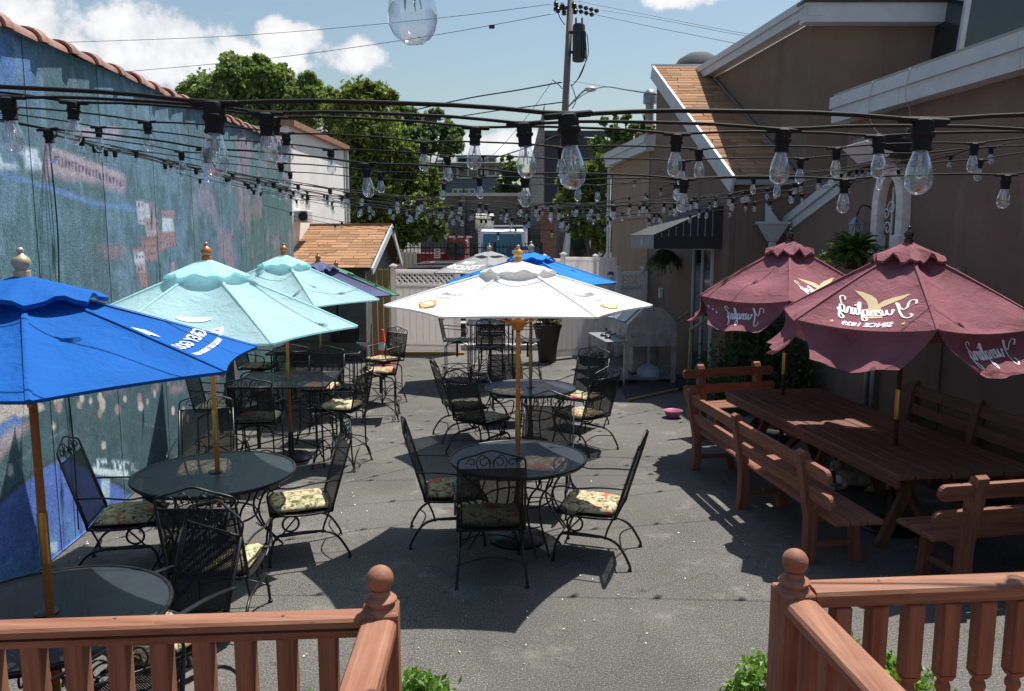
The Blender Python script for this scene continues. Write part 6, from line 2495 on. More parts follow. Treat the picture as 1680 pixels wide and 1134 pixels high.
# picnic table umbrellas
wordY = script_word()
eagle = merge2d([poly2d([(-.42, .26), (-.36, .285), (-.18, .25), (-.05, .17), (0, .10), (.03, .02), (-.06, .03), (-.14, .09), (-.25, .16), (-.33, .20), (-.37, .235)]),
                 poly2d([(0, .10), (.06, .20), (.16, .26), (.30, .285), (.42, .27), (.36, .23), (.28, .19), (.18, .12), (.12, .03), (.03, .02)]),
                 poly2d([(-.06, .04), (.12, .04), (.13, -.08), (.05, -.16), (-.04, -.14), (-.08, -.04)]),
                 poly2d([(-.16, -.15), (-.04, -.13), (.08, -.15), (.18, -.13), (.14, -.21), (0, -.22), (-.16, -.21)])])
for (lab, ux, uy_, ph, ap, dr_, sd, pan, fpan) in (('nearer maroon umbrella with eagle logo and mirrored script lettering over the picnic table', 3.34, 6.73, -104, 2.47, .58, 21, 5, 0),
                                                   ('farther maroon umbrella over the far end of the picnic table', 3.12, 8.97, -108, 2.47, .55, 23, 0, 5)):
    cvM = Canopy(1.07, dr_, ap, ph, seed=sd, sag=.075, c=.03, wr=.016, edroop=.05)
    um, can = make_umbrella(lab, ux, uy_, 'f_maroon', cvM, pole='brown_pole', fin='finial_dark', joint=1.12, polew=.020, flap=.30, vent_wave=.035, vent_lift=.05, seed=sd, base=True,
                            group='maroon umbrellas over the picnic table')
    for pan_, full in ((pan, True),):
        print_on(cvM, can, pan_, eagle, 'p_tan', .66, .52, lift=.004)
        print_on(cvM, can, pan_, wordY, 'p_white', .70, .56, lift=.007)
        print_on(cvM, can, pan_, text2d('SINCE 1829', .078, .003), 'p_white', .845, 1.0, lift=.005)
        for sx_ in (-.27, .27):
            print_on(cvM, can, pan_, star2d(sx_, 0, .02), 'p_tan', .845, 1.0, lift=.005, name='star_print')
    print_flap(cvM, can, fpan, .30, sd, wordY, 'p_white', .50, .50, .50)
    if sd == 23:
        print_flap(cvM, can, fpan, .30, sd, merge2d([disc2d(.40 + .045 * k, .02 * k - .02, .013, .013, 10) for k in range(3)]), 'p_dots', 1.0, .5, .4)

# ================================================================== PICNIC TABLE AND BENCHES
pt_ = thing('picnic_table', 'long brown plank picnic table under the two maroon umbrellas', 'table', (3.31, 7.6, 0), R(7.3))
n, Wd, Ln = 8, 1.18, 3.42
pw = Wd / n
for k in range(n):
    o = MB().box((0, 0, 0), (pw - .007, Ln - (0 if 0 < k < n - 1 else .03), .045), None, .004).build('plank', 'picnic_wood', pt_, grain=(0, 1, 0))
    o.location = (-Wd / 2 + pw * (k + .5), .006 * ((k * 7) % 3), .735 + .0015 * ((k * 5) % 3))
for sx in (-1, 1):
    MB().box((sx * (Wd / 2 - .03), 0, .675), (.04, Ln - .1, .075), None, .004).build('apron', 'picnic_wood', pt_, grain=(0, 1, 0))
for yy in (-1.3, 0, 1.3):
    MB().box((0, yy, .67), (Wd - .16, .09, .07), None, .004).build('cross_bar', 'picnic_wood', pt_, grain=(1, 0, 0))
    for sx in (-1, 1):
        MB().bar((sx * .12, yy + .05, .67), (sx * .42, yy + .05, 0), .09, .05, up=(0, 1, 0), bevel=.004).build('leg', 'picnic_wood', pt_, grain=(0, 0, 1))
for yy in (-1.3, 1.3):
    MB().bar((0, yy + .02, .12), (0, yy * .45, .66), .07, .05, up=(1, 0, 0)).build('brace', 'picnic_wood', pt_, grain=(0, 1, 0))


def bench(label, x, y, rz, L, posts, over=.28, ends=True, mat='bench_wood'):
    """faces +y in its own frame, its long side along x"""
    t = thing('garden_bench', label, 'bench', (x, y, 0), R(rz), 'wooden benches round the picnic table')
    for k in range(3):
        o = MB().box((0, -.12 + k * .135, .43), (L, .128, .042), None, .012).build('seat_plank', mat, t, grain=(1, 0, 0))
    lean = .18
    for z_ in (.60, .80):
        mb = MB()
        yb = -.20 - lean * (z_ - .42)
        hh = .115
        m = Matrix.Rotation(math.atan(lean), 3, 'X')
        prof = []
        for q in range(9):
            a = R(-90 + 180 * q / 8)
            prof.append((L / 2 + .05 + .045 * math.cos(a) - .045, hh / 2 * math.sin(a)))
        prof += [(-p, -q) for p, q in prof]
        base = [m @ Vector((p, -.018, q)) + Vector((0, yb, z_)) for p, q in prof]
        vec = m @ Vector((0, .036, 0))
        mb.prism(base, vec)
        mb.build('back_rail', mat, t, grain=(1, 0, 0))
    for px_ in posts:
        mb = MB()
        # shaped rear upright: splayed foot, rounded head
        prof = [(-.26, 0), (-.17, 0), (-.155, .12), (-.15, .36), (-.185, .60), (-.235, .86), (-.255, .905), (-.29, .92), (-.325, .90), (-.325, .86), (-.275, .58), (-.235, .36), (-.235, .12)]
        mb.prism([(px_ - .045, a, b) for a, b in prof], (.09, 0, 0))
        mb.build('back_post', mat, t, grain=(0, 0, 1))
        mb = MB()
        prof = [(.16, 0), (.25, 0), (.225, .12), (.2, .36), (.13, .36), (.15, .12)]
        mb.prism([(px_ - .035, a, b) for a, b in prof], (.07, 0, 0))
        mb.build('leg', mat, t, grain=(0, 0, 1))
        MB().box((px_, -.02, .372), (.06, .44, .07), None, .005).build('seat_bearer', mat, t, grain=(0, 1, 0))
        MB().box((px_, 0, .15), (.045, .40, .05), None, .005).build('stretcher', mat, t, grain=(0, 1, 0))
    return t


bench('long reddish bench along the yard side of the picnic table, back to the camera side', 2.40, 7.20, -83, 3.05, (-1.36, -.10, 1.18))
bench('short bench at the far end of the picnic table with sunlit post tops', 2.93, 10.02, 197, 1.25, (-.42, .42))
bench('bench nearest the deck at the near end of the picnic table', 3.80, 5.72, 11, 1.75, (-.62, .62))
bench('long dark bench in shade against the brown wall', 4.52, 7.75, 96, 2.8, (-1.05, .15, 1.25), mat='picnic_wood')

# ================================================================== CATS UNDER THE TABLE


def skin_body(name, edges_pts, mat, parent, subsurf=2):
    """edges_pts: list of chains [(x,y,z,r),...]; chains start on an earlier point"""
    V, E, Rr = [], [], []

    def idx(p):
        for i, v in enumerate(V):
            if (Vector(v) - Vector(p[:3])).length < 1e-4:
                return i
        V.append(tuple(p[:3]))
        Rr.append(p[3])
        return len(V) - 1
    for ch in edges_pts:
        last = None
        for p in ch:
            i = idx(p)
            if last is not None:
                E.append((last, i))
            last = i
    me = bpy.data.meshes.new(name)
    me.from_pydata(V, E, [])
    o = bpy.data.objects.new(name, me)
    C.objects.link(o)
    sk = o.modifiers.new('skin', 'SKIN')
    for i, r_ in enumerate(Rr):
        me.skin_vertices[0].data[i].radius = (r_, r_)
    me.skin_vertices[0].data[0].use_root = True
    ss_ = o.modifiers.new('sub', 'SUBSURF')
    ss_.levels = ss_.render_levels = subsurf
    dg = bpy.context.evaluated_depsgraph_get()
    m2_ = bpy.data.meshes.new_from_object(o.evaluated_get(dg))
    bpy.data.objects.remove(o)
    m2_.name = name
    m2_.materials.clear()
    m2_.materials.append(M[mat])
    m2_.polygons.foreach_set('use_smooth', [True] * len(m2_.polygons))
    o = bpy.data.objects.new(name, m2_)
    C.objects.link(o)
    if parent is not None:
        o.parent = parent
    return o


def cat(label, x, y, rz, coat, light, pawc, head_turn=0, z=0):
    """a cat lying on its chest with its head raised, nose towards +x"""
    t = thing('cat', label, 'cat', (x, y, z), R(rz))
    H = (.235, 0, .205)
    skin_body('body', [
        [(-.02, 0, .085, .078), (.08, 0, .09, .072), (.16, 0, .105, .058), (.20, 0, .15, .038), (.225, 0, .19, .036)],
        [(-.02, 0, .085, .078), (-.12, 0, .08, .075), (-.19, 0, .06, .045), (-.22, .05, .03, .02), (-.16, .11, .02, .016), (-.04, .13, .018, .014), (.04, .12, .018, .011)],
        [(-.12, 0, .08, .075), (-.12, .06, .055, .048), (-.06, .08, .03, .026), (.0, .085, .018, .016)],
        [(-.12, 0, .08, .075), (-.12, -.06, .055, .048), (-.06, -.08, .03, .026), (.0, -.085, .018, .016)],
        [(.16, 0, .105, .058), (.16, .045, .06, .03), (.18, .045, .022, .019), (.26, .04, .016, .017), (.28, .04, .014, .014)],
        [(.16, 0, .105, .058), (.16, -.045, .06, .03), (.18, -.045, .022, .019), (.26, -.04, .016, .017), (.28, -.04, .014, .014)],
    ], coat, t)
    hd = MB()
    hd.ball((0, 0, 0), .052, 16, 12, (1, .98, .92))
    hd.ball((.036, 0, -.016), .027, 12, 8, (1, 1.05, .75))
    for s_ in (-1, 1):
        hd.add([(.008, s_ * .012, .040), (-.012, s_ * .046, .026), (-.022, s_ * .022, .038), (-.004, s_ * .036, .088)], [(0, 1, 3), (1, 2, 3), (2, 0, 3), (0, 2, 1)])
    ho = hd.build('head', coat, t, True)
    ho.location = H
    ho.rotation_euler = (0, R(8), R(head_turn))
    m_ = MB()
    m_.ball((.050, 0, -.022), .018, 10, 8, (.9, 1.3, .8))
    m_.build('muzzle', light, ho, True)
    for s_ in (-1, 1):
        MB().ball((.043, s_ * .021, .010), .0075, 8, 6).build('eye', 'eye', ho, True)
    MB().ball((.067, 0, -.014), .0048, 8, 6).build('nose', 'p_red', ho, True)
    MB().ball((.195, 0, .095), .045, 12, 8, (.7, .95, 1.2)).build('chest_patch', light, t, True)
    for s_ in (-1, 1):
        MB().ball((.285, s_ * .04, .018), .023, 10, 8, (1.5, 1, .8)).build('paw', pawc, t, True)
    return t


G = onz
c = G(1388, 786, .10)
gc_ = cat('grey and white cat lying in the shade under the picnic table', c.x + .17, c.y + .02, 186, 'fur_grey', 'fur_white', 'fur_white', 10, .0)
gc_.scale = (1.2, 1.2, 1.2)
c = G(1262, 715, .08)
cat('black cat with white paws lying under the far half of the picnic table', c.x + .05, c.y, 150, 'fur_black', 'fur_white', 'fur_white', -20, 0)

# ================================================================== SMOKER, BUCKET STAND, CONE, POTS
sm = thing('barrel_smoker', 'weathered steel barbecue smoker with peaked lid beside the brown wall', 'smoker', (2.28, 14.0, 0), R(8))
# long axis along y; the end panel faces the camera
prof = [(-.42, .72), (.42, .72), (.44, .95), (.42, 1.12), (.22, 1.34), (-.14, 1.36), (-.40, 1.10), (-.44, .95)]
MB().prism([(x, -.62, z) for x, z in prof], (0, 1.25, 0)).build('body', 'grill_steel', sm)
MB().prism([(x * 1.02, -.635, 1.04 + (z - 1.04) * 1.02) for x, z in prof], (0, .012, 0)).build('end_panel', 'grill_steel', sm)
mb = MB()
mb.bar((-.47, -.62, 1.12), (-.16, -.62, 1.40), .012, .03)
mb.bar((-.16, -.62, 1.39), (.24, -.62, 1.37), .012, .03)
mb.bar((.24, -.62, 1.37), (.45, -.62, 1.13), .012, .03)
mb.build('lid_edge', 'galv', sm)
for yy in (-.35, .25):
    mb = MB()
    mb.tube(smoothpath([(-.42, yy - .1, 1.12), (-.50, yy - .1, 1.13), (-.50, yy + .1, 1.13), (-.42, yy + .1, 1.12)], 4), .011, 6)
    mb.build('handle', 'galv', sm, True)
mb = MB()
mb.box((-.62, 0, .80), (.36, 1.3, .03), None, .004)
mb.build('side_shelf', 'galv', sm)
for x, yy in ((-.42, -.58), (.42, -.58), (-.42, .58), (.42, .58), (-.78, -.6), (-.78, .6)):
    MB().box((x, yy, .38), (.07 if x > -.7 else .035, .07 if x > -.7 else .035, .76)).build('leg', 'grill_steel', sm)
MB().box((-.1, 0, .14), (1.2, 1.1, .03)).build('lower_shelf', 'galv', sm)
MB().box((.05, .1, .42), (.5, .5, .5), None, .03).build('fuel_box', 'grill_steel', sm)
for yy in (-.25, .05):
    m_ = MB()
    m_.lathe([(.05, 0), (.055, .03), (.02, .05)], (-.66, yy, .82), 12)
    m_.tube([(-.66, yy, .84), (-.5, yy + .05, .9)], .012, 6)
    m_.build('burner_knob', 'black_paint', sm, 40)
for yy in (-.62, .62):
    MB().lathe([(.05, -.03), (.08, -.02), (.08, .02), (.05, .03)], (-.42, yy, .08), 12, (1, 0, 0)).build('wheel', 'rubber', sm, 40)
c = G(1064, 630)
ash = thing('smokers_post', 'blue-grey plastic ash receptacle with thin neck and round base by the smoker', 'ash bin', (c.x, c.y, 0))
MB().lathe([(.215, 0), (.22, .04), (.21, .24), (.20, .27), (.12, .335), (.05, .37), (.03, .38)], n=24).build('base', 'grey_plastic', ash, 40)
MB().lathe([(.034, .37), (.030, .6), (.036, .64), (.036, .70), (.030, .74), (.030, 1.02)], n=14).build('neck', 'grey_plastic', ash, 40)
MB().box((0, 0, 1.08), (.11, .09, .14), None, .02).build('head', 'grey_plastic', ash)
MB().lathe([(.02, 1.15), (.02, 1.2)], n=8).build('cap', 'black_paint', ash)

c = G(637, 588)
cn = thing('traffic_cone', 'orange traffic cone with white band standing by the plank fence', 'traffic cone', (c.x + .02, 15.9, 0))
MB().box((0, 0, .015), (.36, .36, .03), None, .01).build('base', 'cone', cn)
MB().lathe([(.135, .03), (.105, .22), (.075, .40), (.045, .60), (.028, .71), (.02, .715)], n=20).build('body', 'cone', cn, 40)
MB().lathe([(.0945, .30), (.0935, .305), (.068, .455), (.0665, .45)], n=20).build('white_band', 'cone_white', cn, 40)

c = G(896, 590)
pp = thing('potted_bush', 'olive bush in a tall dark planter beside the open white gate', 'potted plant', (.73, 16.2, 0))
MB().lathe([(.17, 0), (.18, .03), (.20, .3), (.27, .68), (.30, .74), (.30, .79), (.26, .79), (.25, .70)], n=22).build('planter', 'terracotta_dark', pp, 40)
p, tn = lobes_points([(0, 0, .98, .30, .3, .24), (-.12, .05, 1.05, .18, .2, .18), (.12, 0, 1.03, .18, .2, .18)], 3200, 31, .2, 16, .3)
leaves('foliage', p, .055, 'leaf_olive', pp, .45, 31, tint=tn)
MB().tube([(0, 0, .7), (.02, 0, .95)], .02, 6).build('stem', 'bark', pp)

c = G(1104, 685)
bw = MB()
bw.lathe([(.07, 0), (.085, .005), (.135, .10), (.14, .105), (.13, .10), (.08, .018), (.01, .015)], n=24)
o = bw.build('pet_bowl', 'pink', None, 40)
o.location = (c.x, c.y, 0)
tag(o, 'pink plastic bowl on the asphalt near the end of the long bench', 'bowl')
c = G(1180, 668, .1)
o = MB().lathe([(.13, 0), (.17, .22), (.18, .23), (.165, .22), (.125, .02)], n=20).build('plastic_tub', 'green_tub', None, 40)
o.location = (2.72, 9.95 + .45, 0)
tag(o, 'dark green plastic tub under the short far bench', 'tub')
# ramp at the side door
a_, b_, c2, d2 = G(1030, 659), G(1112, 641), G(1098, 606), G(1060, 640)
rm = thing('door_ramp', 'low dark ramp with a worn pale front edge before the side door', 'ramp')
MB().prism([(a_.x, a_.y, .01), (b_.x, b_.y, .01), (W(13.2) - .02, 13.35, .10), (W(14.2) - .02, 14.2, .10), (a_.x + .05, a_.y + 1.0, .05)], (0, 0, .03)).build('deck', 'wood_ramp', rm)
MB().bar((a_.x, a_.y - .02, .028), (b_.x, b_.y - .02, .028), .035, .035).build('front_edge', 'fence_wood', rm, grain=(1, 0, 0))
# hose-like dark step box in front of the vine
# ---- vine against the wall
vy = lambda y: V1(y)
vine = thing('climbing_vine', 'dark climbing vine covering the wall behind the far bench', 'plant', (3.55, 11.9, 0))
p, tn = lobes_points([(.0, .3, .45, .5, .6, .45), (.25, .1, 1.0, .4, .5, .5), (.5, -.3, .6, .35, .6, .55), (.0, .4, 1.35, .3, .4, .35), (-.25, -.4, .25, .4, .4, .28), (.45, -.9, .35, .3, .5, .35)], 9000, 33, .16, 20, .2)
p = p[p[:, 2] > .02]
leaves('foliage', p, .07, 'leaf_ivy', vine, .6, 33)
mb = MB()
for k in range(7):
    x_ = -.3 + .14 * k
    mb.tube(smoothpath([(x_, .1 * math.sin(k), 0), (x_ + .1, .2, .5), (x_ - .05, .1, 1.0), (x_ + .12, .3, 1.5)], 4), .008, 5)
mb.build('stem', 'bark', vine)


def fern(label, x, y, z, rad, n, seed, wall=True, cat_='plant', drop=.45, mat='leaf_fern'):
    t = thing('hanging_fern', label, cat_, (x, y, z))
    rg = np.random.default_rng(seed)
    P, D = [], []
    for k in range(n):
        a = rg.uniform(0, 2 * PI)
        L = rad * rg.uniform(.6, 1.15)
        up_ = R(rg.uniform(5, 85))
        m = 26
        for j in range(m):
            f = (j + 1) / m
            r_ = L * f * (math.cos(up_) * .75 + .25 * f)
            zz = L * (math.sin(up_) * f - (drop + .25) * f * f)
            c3 = np.array([math.cos(a) * r_, math.sin(a) * r_, zz])
            tang = np.array([-math.sin(a), math.cos(a), -.15])
            for s_ in (-1, 1):
                P.append(c3 + tang * s_ * .022 * (1.2 - f))
                D.append(tang * s_ + np.array([math.cos(a), math.sin(a), 0]) * .5)
    P, D = np.array(P), np.array(D)
    leaves('fronds', P, .058 * rad / .42, mat, t, .26, seed, droop=D)
    mb = MB()
    mb.lathe([(.10, -.16), (.15, -.02), (.155, 0), (.13, -.01)], n=16)
    mb.build('basket', 'terracotta_dark', t, 40)
    mb = MB()
    for k in range(3):
        a = 2 * PI * k / 3
        mb.tube([(.15 * math.cos(a), .15 * math.sin(a), 0), (0, 0, .42)], .004, 4)
    mb.tube([(0, 0, .42), (0, 0, .5)], .005, 4)
    mb.build('hanger', 'black_iron', t)
    return t


c = at(1410, 402, 9.3)
fern('lush hanging fern in front of the stone arch between the maroon umbrellas', c.x - .05, 9.3, c.z - .12, .46, 120, 41, drop=.22)
c = at(1082, 420, 15.2)
fern('shaded fern hanging under the left end of the awning', W(15.2) - .3, 15.2, 2.22, .42, 150, 43, drop=.8, mat='leaf_ivy')
# yellow-green shrub behind the plank fence
c = at(612, 440, 19.5)
ys_ = thing('yellow_shrub', 'yellow-green feathery shrub poking above the green umbrella by the shed roof', 'shrub', (c.x, 19.5, 0))
p, tn = lobes_points([(0, 0, 1.45, .42, .4, .5), (.25, 0, 1.2, .3, .3, .4), (-.2, 0, 1.5, .3, .3, .38)], 3500, 45, .2, 16, .3)
leaves('foliage', p, .10, 'leaf_shrub', ys_, .25, 45, up=1.2)
MB().tube([(0, 0, 0), (0, 0, 1.3)], .03, 6).build('stem', 'bark', ys_)

# shrubs in front of the deck
for (lab, px, py, w_, h2, n_, sd) in (('bright green shrub below the left deck post', 684, 1118, .17, .14, 2600, 51), ('bright green shrub at the foot of the right deck post', 1262, 1100, .16, .17, 2600, 53),
                                      ('low bright green shrub seen between the right balusters', 1448, 1085, .20, .15, 3000, 55), ('shrub peeping between the left balusters beside the post', 560, 1140, .18, .12, 2400, 57),
                                      ('small green shrub with a white flower behind the right rail', 1385, 1052, .14, .12, 1500, 59)):
    c = at(px, py, 2.95)
    t_ = thing('deck_shrub', lab, 'shrub', (c.x, 2.95, 0), 0, 'shrubs planted along the deck')
    top = c.z - .13
    p, tn = lobes_points([(0, 0, top, w_, w_, h2), (-w_ * .4, 0, top - .05, w_ * .6, w_ * .7, h2 * .8), (w_ * .4, .05, top - .04, w_ * .6, w_ * .7, h2 * .8), (0, 0, top - h2, w_ * .9, w_ * .9, h2)], int(n_ * 2.2), sd, .09, 30, .55)
    leaves('foliage', p, .036, 'leaf_shrub', t_, .5, sd, up=.8, tint=tn)
    mb = MB()
    for k in range(5):
        mb.tube([(0, 0, 0), (w_ * .4 * math.cos(k * 1.3), w_ * .4 * math.sin(k * 1.3), top)], .008, 5)
    mb.build('stem', 'bark', t_)
    if sd in (59, 51):
        fl_ = MB()
        fx_, fz_ = (0.0, top + h2 + .03) if sd == 59 else (-.26, top + h2 * .9)
        for k in range(6):
            a = k * PI / 3
            fl_.add([(fx_, 0, fz_), (fx_ + .018 * math.cos(a), .018 * math.sin(a), fz_ + .008), (fx_ + .032 * math.cos(a + .3), .032 * math.sin(a + .3), fz_ + .004), (fx_ + .018 * math.cos(a + .6), .018 * math.sin(a + .6), fz_ + .006)], [(0, 1, 2, 3)])
        fl_.build('flower', 'p_white', t_)

# ================================================================== DECK AND RAILINGS
RZ = 1.58
dk_ = MB()
for k in range(14):
    MB_ = None
fr0, frL, frR, fr1 = Vector((-3.6, 1.70, 0)), Vector((-.345, 1.925, 0)), Vector((.785, 2.02, 0)), Vector((4.2, 2.33, 0))
dd = (frR - frL).normalized()
deck = thing('timber_deck', 'raised timber deck floor behind the railings', 'deck')
nrm_ = Vector((-dd.y, dd.x, 0))
for k in range(26):
    a = fr0 - nrm_ * (.02 + .14 * k)
    b = fr1 - nrm_ * (.02 + .14 * k)
    MB().bar((a.x, a.y, .64), (b.x, b.y, .64), .134, .03).build('deck_board', 'redwood', deck, grain=(1, 0, 0))
MB().bar((fr0.x, fr0.y + .03, .5), (fr1.x, fr1.y + .03, .5), .03, .26).build('fascia_board', 'redwood', deck, grain=(1, 0, 0))
for x_ in (-3.4, -1.5, .2, 2.0, 3.9):
    f = (x_ - fr0.x) / (fr1.x - fr0.x)
    MB().box((x_, fr0.y + (fr1.y - fr0.y) * f - .1, .31), (.09, .09, .62)).build('deck_post', 'redwood', deck, grain=(0, 0, 1))


def newel(parent, p, ang):
    mb = MB()
    s_ = .046
    m = Matrix.Rotation(ang, 3, 'Z')
    mb.box((p.x, p.y, (RZ + .03 + .6) / 2), (2 * s_, 2 * s_, RZ + .03 - .6), m, .005)
    for sx in (-1, 1):
        for ax in (0, 1):
            off = m @ (Vector((sx * s_, 0, 0)) if ax == 0 else Vector((0, sx * s_, 0)))
    pst = mb.build('newel_post', 'redwood', parent, grain=(0, 0, 1))
    mb = MB()
    z0 = RZ + .03
    mb.lathe([(.045, z0 - .004), (.042, z0 + .003), (.033, z0 + .009), (.033, z0 + .012), (.041, z0 + .018), (.042, z0 + .024), (.035, z0 + .030), (.026, z0 + .034), (.025, z0 + .046), (.022, z0 + .049)], (p.x, p.y, 0), 24)
    mb.build('turned_neck', 'redwood', pst, 50, grain=(0, 0, 1))
    mb = MB()
    mb.ball((p.x, p.y, z0 + .077), .0345, 24, 16)
    mb.build('ball_finial', 'redwood', pst, True, grain=(1, 0, 0))


def rail(parent, a, b, z, turned=True, skip=.09, step=.104, w=.090, hf=1.0):
    a, b = Vector(a), Vector(b)
    d = (b - a).normalized()
    nn_ = Vector((-d.y, d.x, 0))
    ang = math.atan2(d.y, d.x)
    L = (b - a).length
    gr = (abs(d.x) > .5, abs(d.y) >= .5, 0)
    gr = tuple(float(q) for q in gr)
    # handrail with eased shoulders
    prof = [(-w / 2, -.018), (w / 2, -.018), (w / 2, .004), (w / 2 - .006, .014), (w / 2 - .02, .019), (-w / 2 + .02, .019), (-w / 2 + .006, .014), (-w / 2, .004)]
    MB().prism([a + nn_ * p + Vector((0, 0, z + .019 - (.019 - q) * hf)) for p, q in prof], b - a).build('handrail', 'redwood', parent, grain=gr)
    MB().bar(a + Vector((0, 0, z - .028)), b + Vector((0, 0, z - .028)), .05, .018).build('sub_rail', 'redwood', parent, grain=gr)
    MB().bar(a + Vector((0, 0, .75)), b + Vector((0, 0, .75)), .045, .07).build('bottom_rail', 'redwood', parent, grain=gr)
    if abs(d.x) > .5:
        for k in range(int(L / .42)):
            q_ = a + d * (.2 + .42 * k) + nn_ * (.008 * (-1) ** k)
            MB().lathe([(.0042, 0), (.0042, .0012)], (q_.x, q_.y, z + .0192), 8).build('screw_head', 'bark', parent)
    n = int((L - skip) / step)
    first = None
    for k in range(n + 1):
        p = a + d * (skip + step * k)
        if (b - p).dot(d) < .04:
            break
        if first is None:
            mb = MB()
            s_ = .0235
            mb.box((0, 0, 1.4515), (2 * s_, 2 * s_, .213), None, .003)
            mb.add([(-s_, -s_, 1.345), (s_, -s_, 1.345), (s_, s_, 1.345), (-s_, s_, 1.345), (-.016, -.016, 1.327), (.016, -.016, 1.327), (.016, .016, 1.327), (-.016, .016, 1.327)], [(0, 1, 5, 4), (1, 2, 6, 5), (2, 3, 7, 6), (3, 0, 4, 7)])
            mb.lathe([(.016, 1.328), (.0155, 1.319), (.021, 1.309), (.021, 1.301), (.014, 1.285), (.019, 1.24), (.023, 1.20), (.021, 1.14), (.015, 1.08), (.013, 1.04), (.019, 1.02), (.019, 1.01), (.014, 1.0)], n=14)
            mb.box((0, 0, .89), (2 * s_, 2 * s_, .22), None, .003)
            first = mb.build('baluster', 'redwood', parent, grain=(0, 0, 1))
            o = first
        else:
            o = first.copy()
            C.objects.link(o)
        o.location = (p.x, p.y, .006 * 0)
        o.rotation_euler = (0, 0, ang)


lr = thing('deck_railing', 'reddish stained deck railing on the left with a ball-topped newel', 'railing', group='deck railings either side of the steps')
pl = Vector((-.337, 1.925, 0))
newel(lr, pl, math.atan2(dd.y, dd.x))
rail(lr, pl - dd * .045, fr0, RZ, w=.066, hf=.72)
sideL = Vector((-.30, .35, 0)) - pl
sideL.normalize()
rail(lr, pl + sideL * .045, pl + sideL * 1.9, RZ, skip=.07)
rr = thing('deck_railing', 'reddish stained deck railing on the right with a ball-topped newel and turned balusters', 'railing', group='deck railings either side of the steps')
pr2 = Vector((.762, 2.035, 0))
newel(rr, pr2, math.atan2(dd.y, dd.x))
rail(rr, pr2 + dd * .045, fr1, RZ + .02)
sideR = Vector((.90, .35, 0)) - pr2
sideR.normalize()
rail(rr, pr2 + sideR * .045, pr2 + sideR * 1.9, RZ, skip=.07)

# ================================================================== STRING LIGHTS
def bulb_protos():
    so = MB()
    so.lathe([(.012, .014), (.017, .011), (.0185, 0), (.0175, -.008), (.0205, -.010), (.0205, -.015), (.0165, -.018), (.0155, -.032), (.017, -.034), (.017, -.038), (.014, -.040)], n=14)
    so.box((0, 0, .012), (.085, .016, .010), None, .003)
    s_ = so.build('socket', 'socket_rubber', None, 45)
    gb = MB()
    pr_ = [(.0125, -.037), (.0135, -.044), (.0170, -.055), (.0210, -.069), (.0232, -.083), (.0230, -.094), (.0198, -.1025), (.0150, -.1090), (.0090, -.1128), (.0020, -.1142)]
    gb.lathe(pr_, n=18)
    gb.f = gb.f[:-2]
    gb.mi = gb.mi[:-2]
    gb.cur = 1
    gb.tube([(0, 0, -.037), (0, 0, -.064)], .0035, 6)
    for k in range(5):
        a, b = 2 * PI * k / 5, 2 * PI * (k + .5) / 5
        gb.tube([(.004 * math.cos(a), .004 * math.sin(a), -.058), (.0085 * math.cos(a), .0085 * math.sin(a), -.082), (.008 * math.cos(b), .008 * math.sin(b), -.052)], .0006, 3)
    g_ = gb.build('bulb', ['bulb_glass', 'bulb_filament'], None, True)
    return s_, g_


SOC, BUL = bulb_protos()
ROOTS = dict(first=True)


def strand(label, ends, sag, spacing=.61, phase=.3, r=.0042, bulbs=True, tilt=0, amp=.0):
    """a cable from point to point, bulbs hanging from it"""
    A, B = Vector(ends[0]), Vector(ends[1])
    L = (B - A).length
    rg = random.Random(hash(label) % 1000 if False else int(abs(A.y * 97 + B.y * 31)) + int(phase * 10))
    t = thing('string_light', label, 'string lights', A, 0, 'strings of clear bulbs across the yard')
    N = 48

    def pos(f):
        p = A.lerp(B, f)
        p.z -= sag * 4 * f * (1 - f)
        k = (f * L / spacing - phase)
        p.z -= .010 * math.exp(-((k - round(k)) ** 2) * 30)
        return p
    mb = MB()
    n2 = int(L / spacing * 8)
    mb.tube([pos(i / n2) - A for i in range(n2 + 1)], r, 6)
    mb.build('cable', 'socket_rubber', t, True)
    k = 0
    while bulbs:
        s_ = (phase + k) * spacing
        if s_ > L - .1:
            break
        p = pos(s_ / L) - A
        k += 1
        if s_ < .05:
            continue
        a = SOC.copy()
        b = BUL.copy()
        C.objects.link(a)
        C.objects.link(b)
        a.parent = t
        a.location = (p.x, p.y, p.z - .014)
        dz = (B - A)
        a.rotation_euler = (rg.uniform(-.12, .12), rg.uniform(-.10, .10), math.atan2(dz.y, dz.x) + rg.uniform(-.1, .1))
        b.parent = a
    return t


ML = lambda y: MA + MK * y


def phase_for(ends, sag, spacing, px, py_unused=0):
    """fraction of a spacing that puts one bulb at photo column px"""
    A, B = Vector(ends[0]), Vector(ends[1])
    best, bf = 1e9, 0
    for i in range(2001):
        f = i / 2000
        p = A.lerp(B, f)
        c_, s_ = math.cos(TH), math.sin(TH)
        d_ = c_ * p.y - s_ * (p.z - CAMH)
        x_ = CXP + FPX * p.x / max(d_, .05)
        if abs(x_ - px) < best:
            best, bf = abs(x_ - px), f
    s_ = bf * (B - A).length
    return (s_ / spacing) % 1.0


SL = []


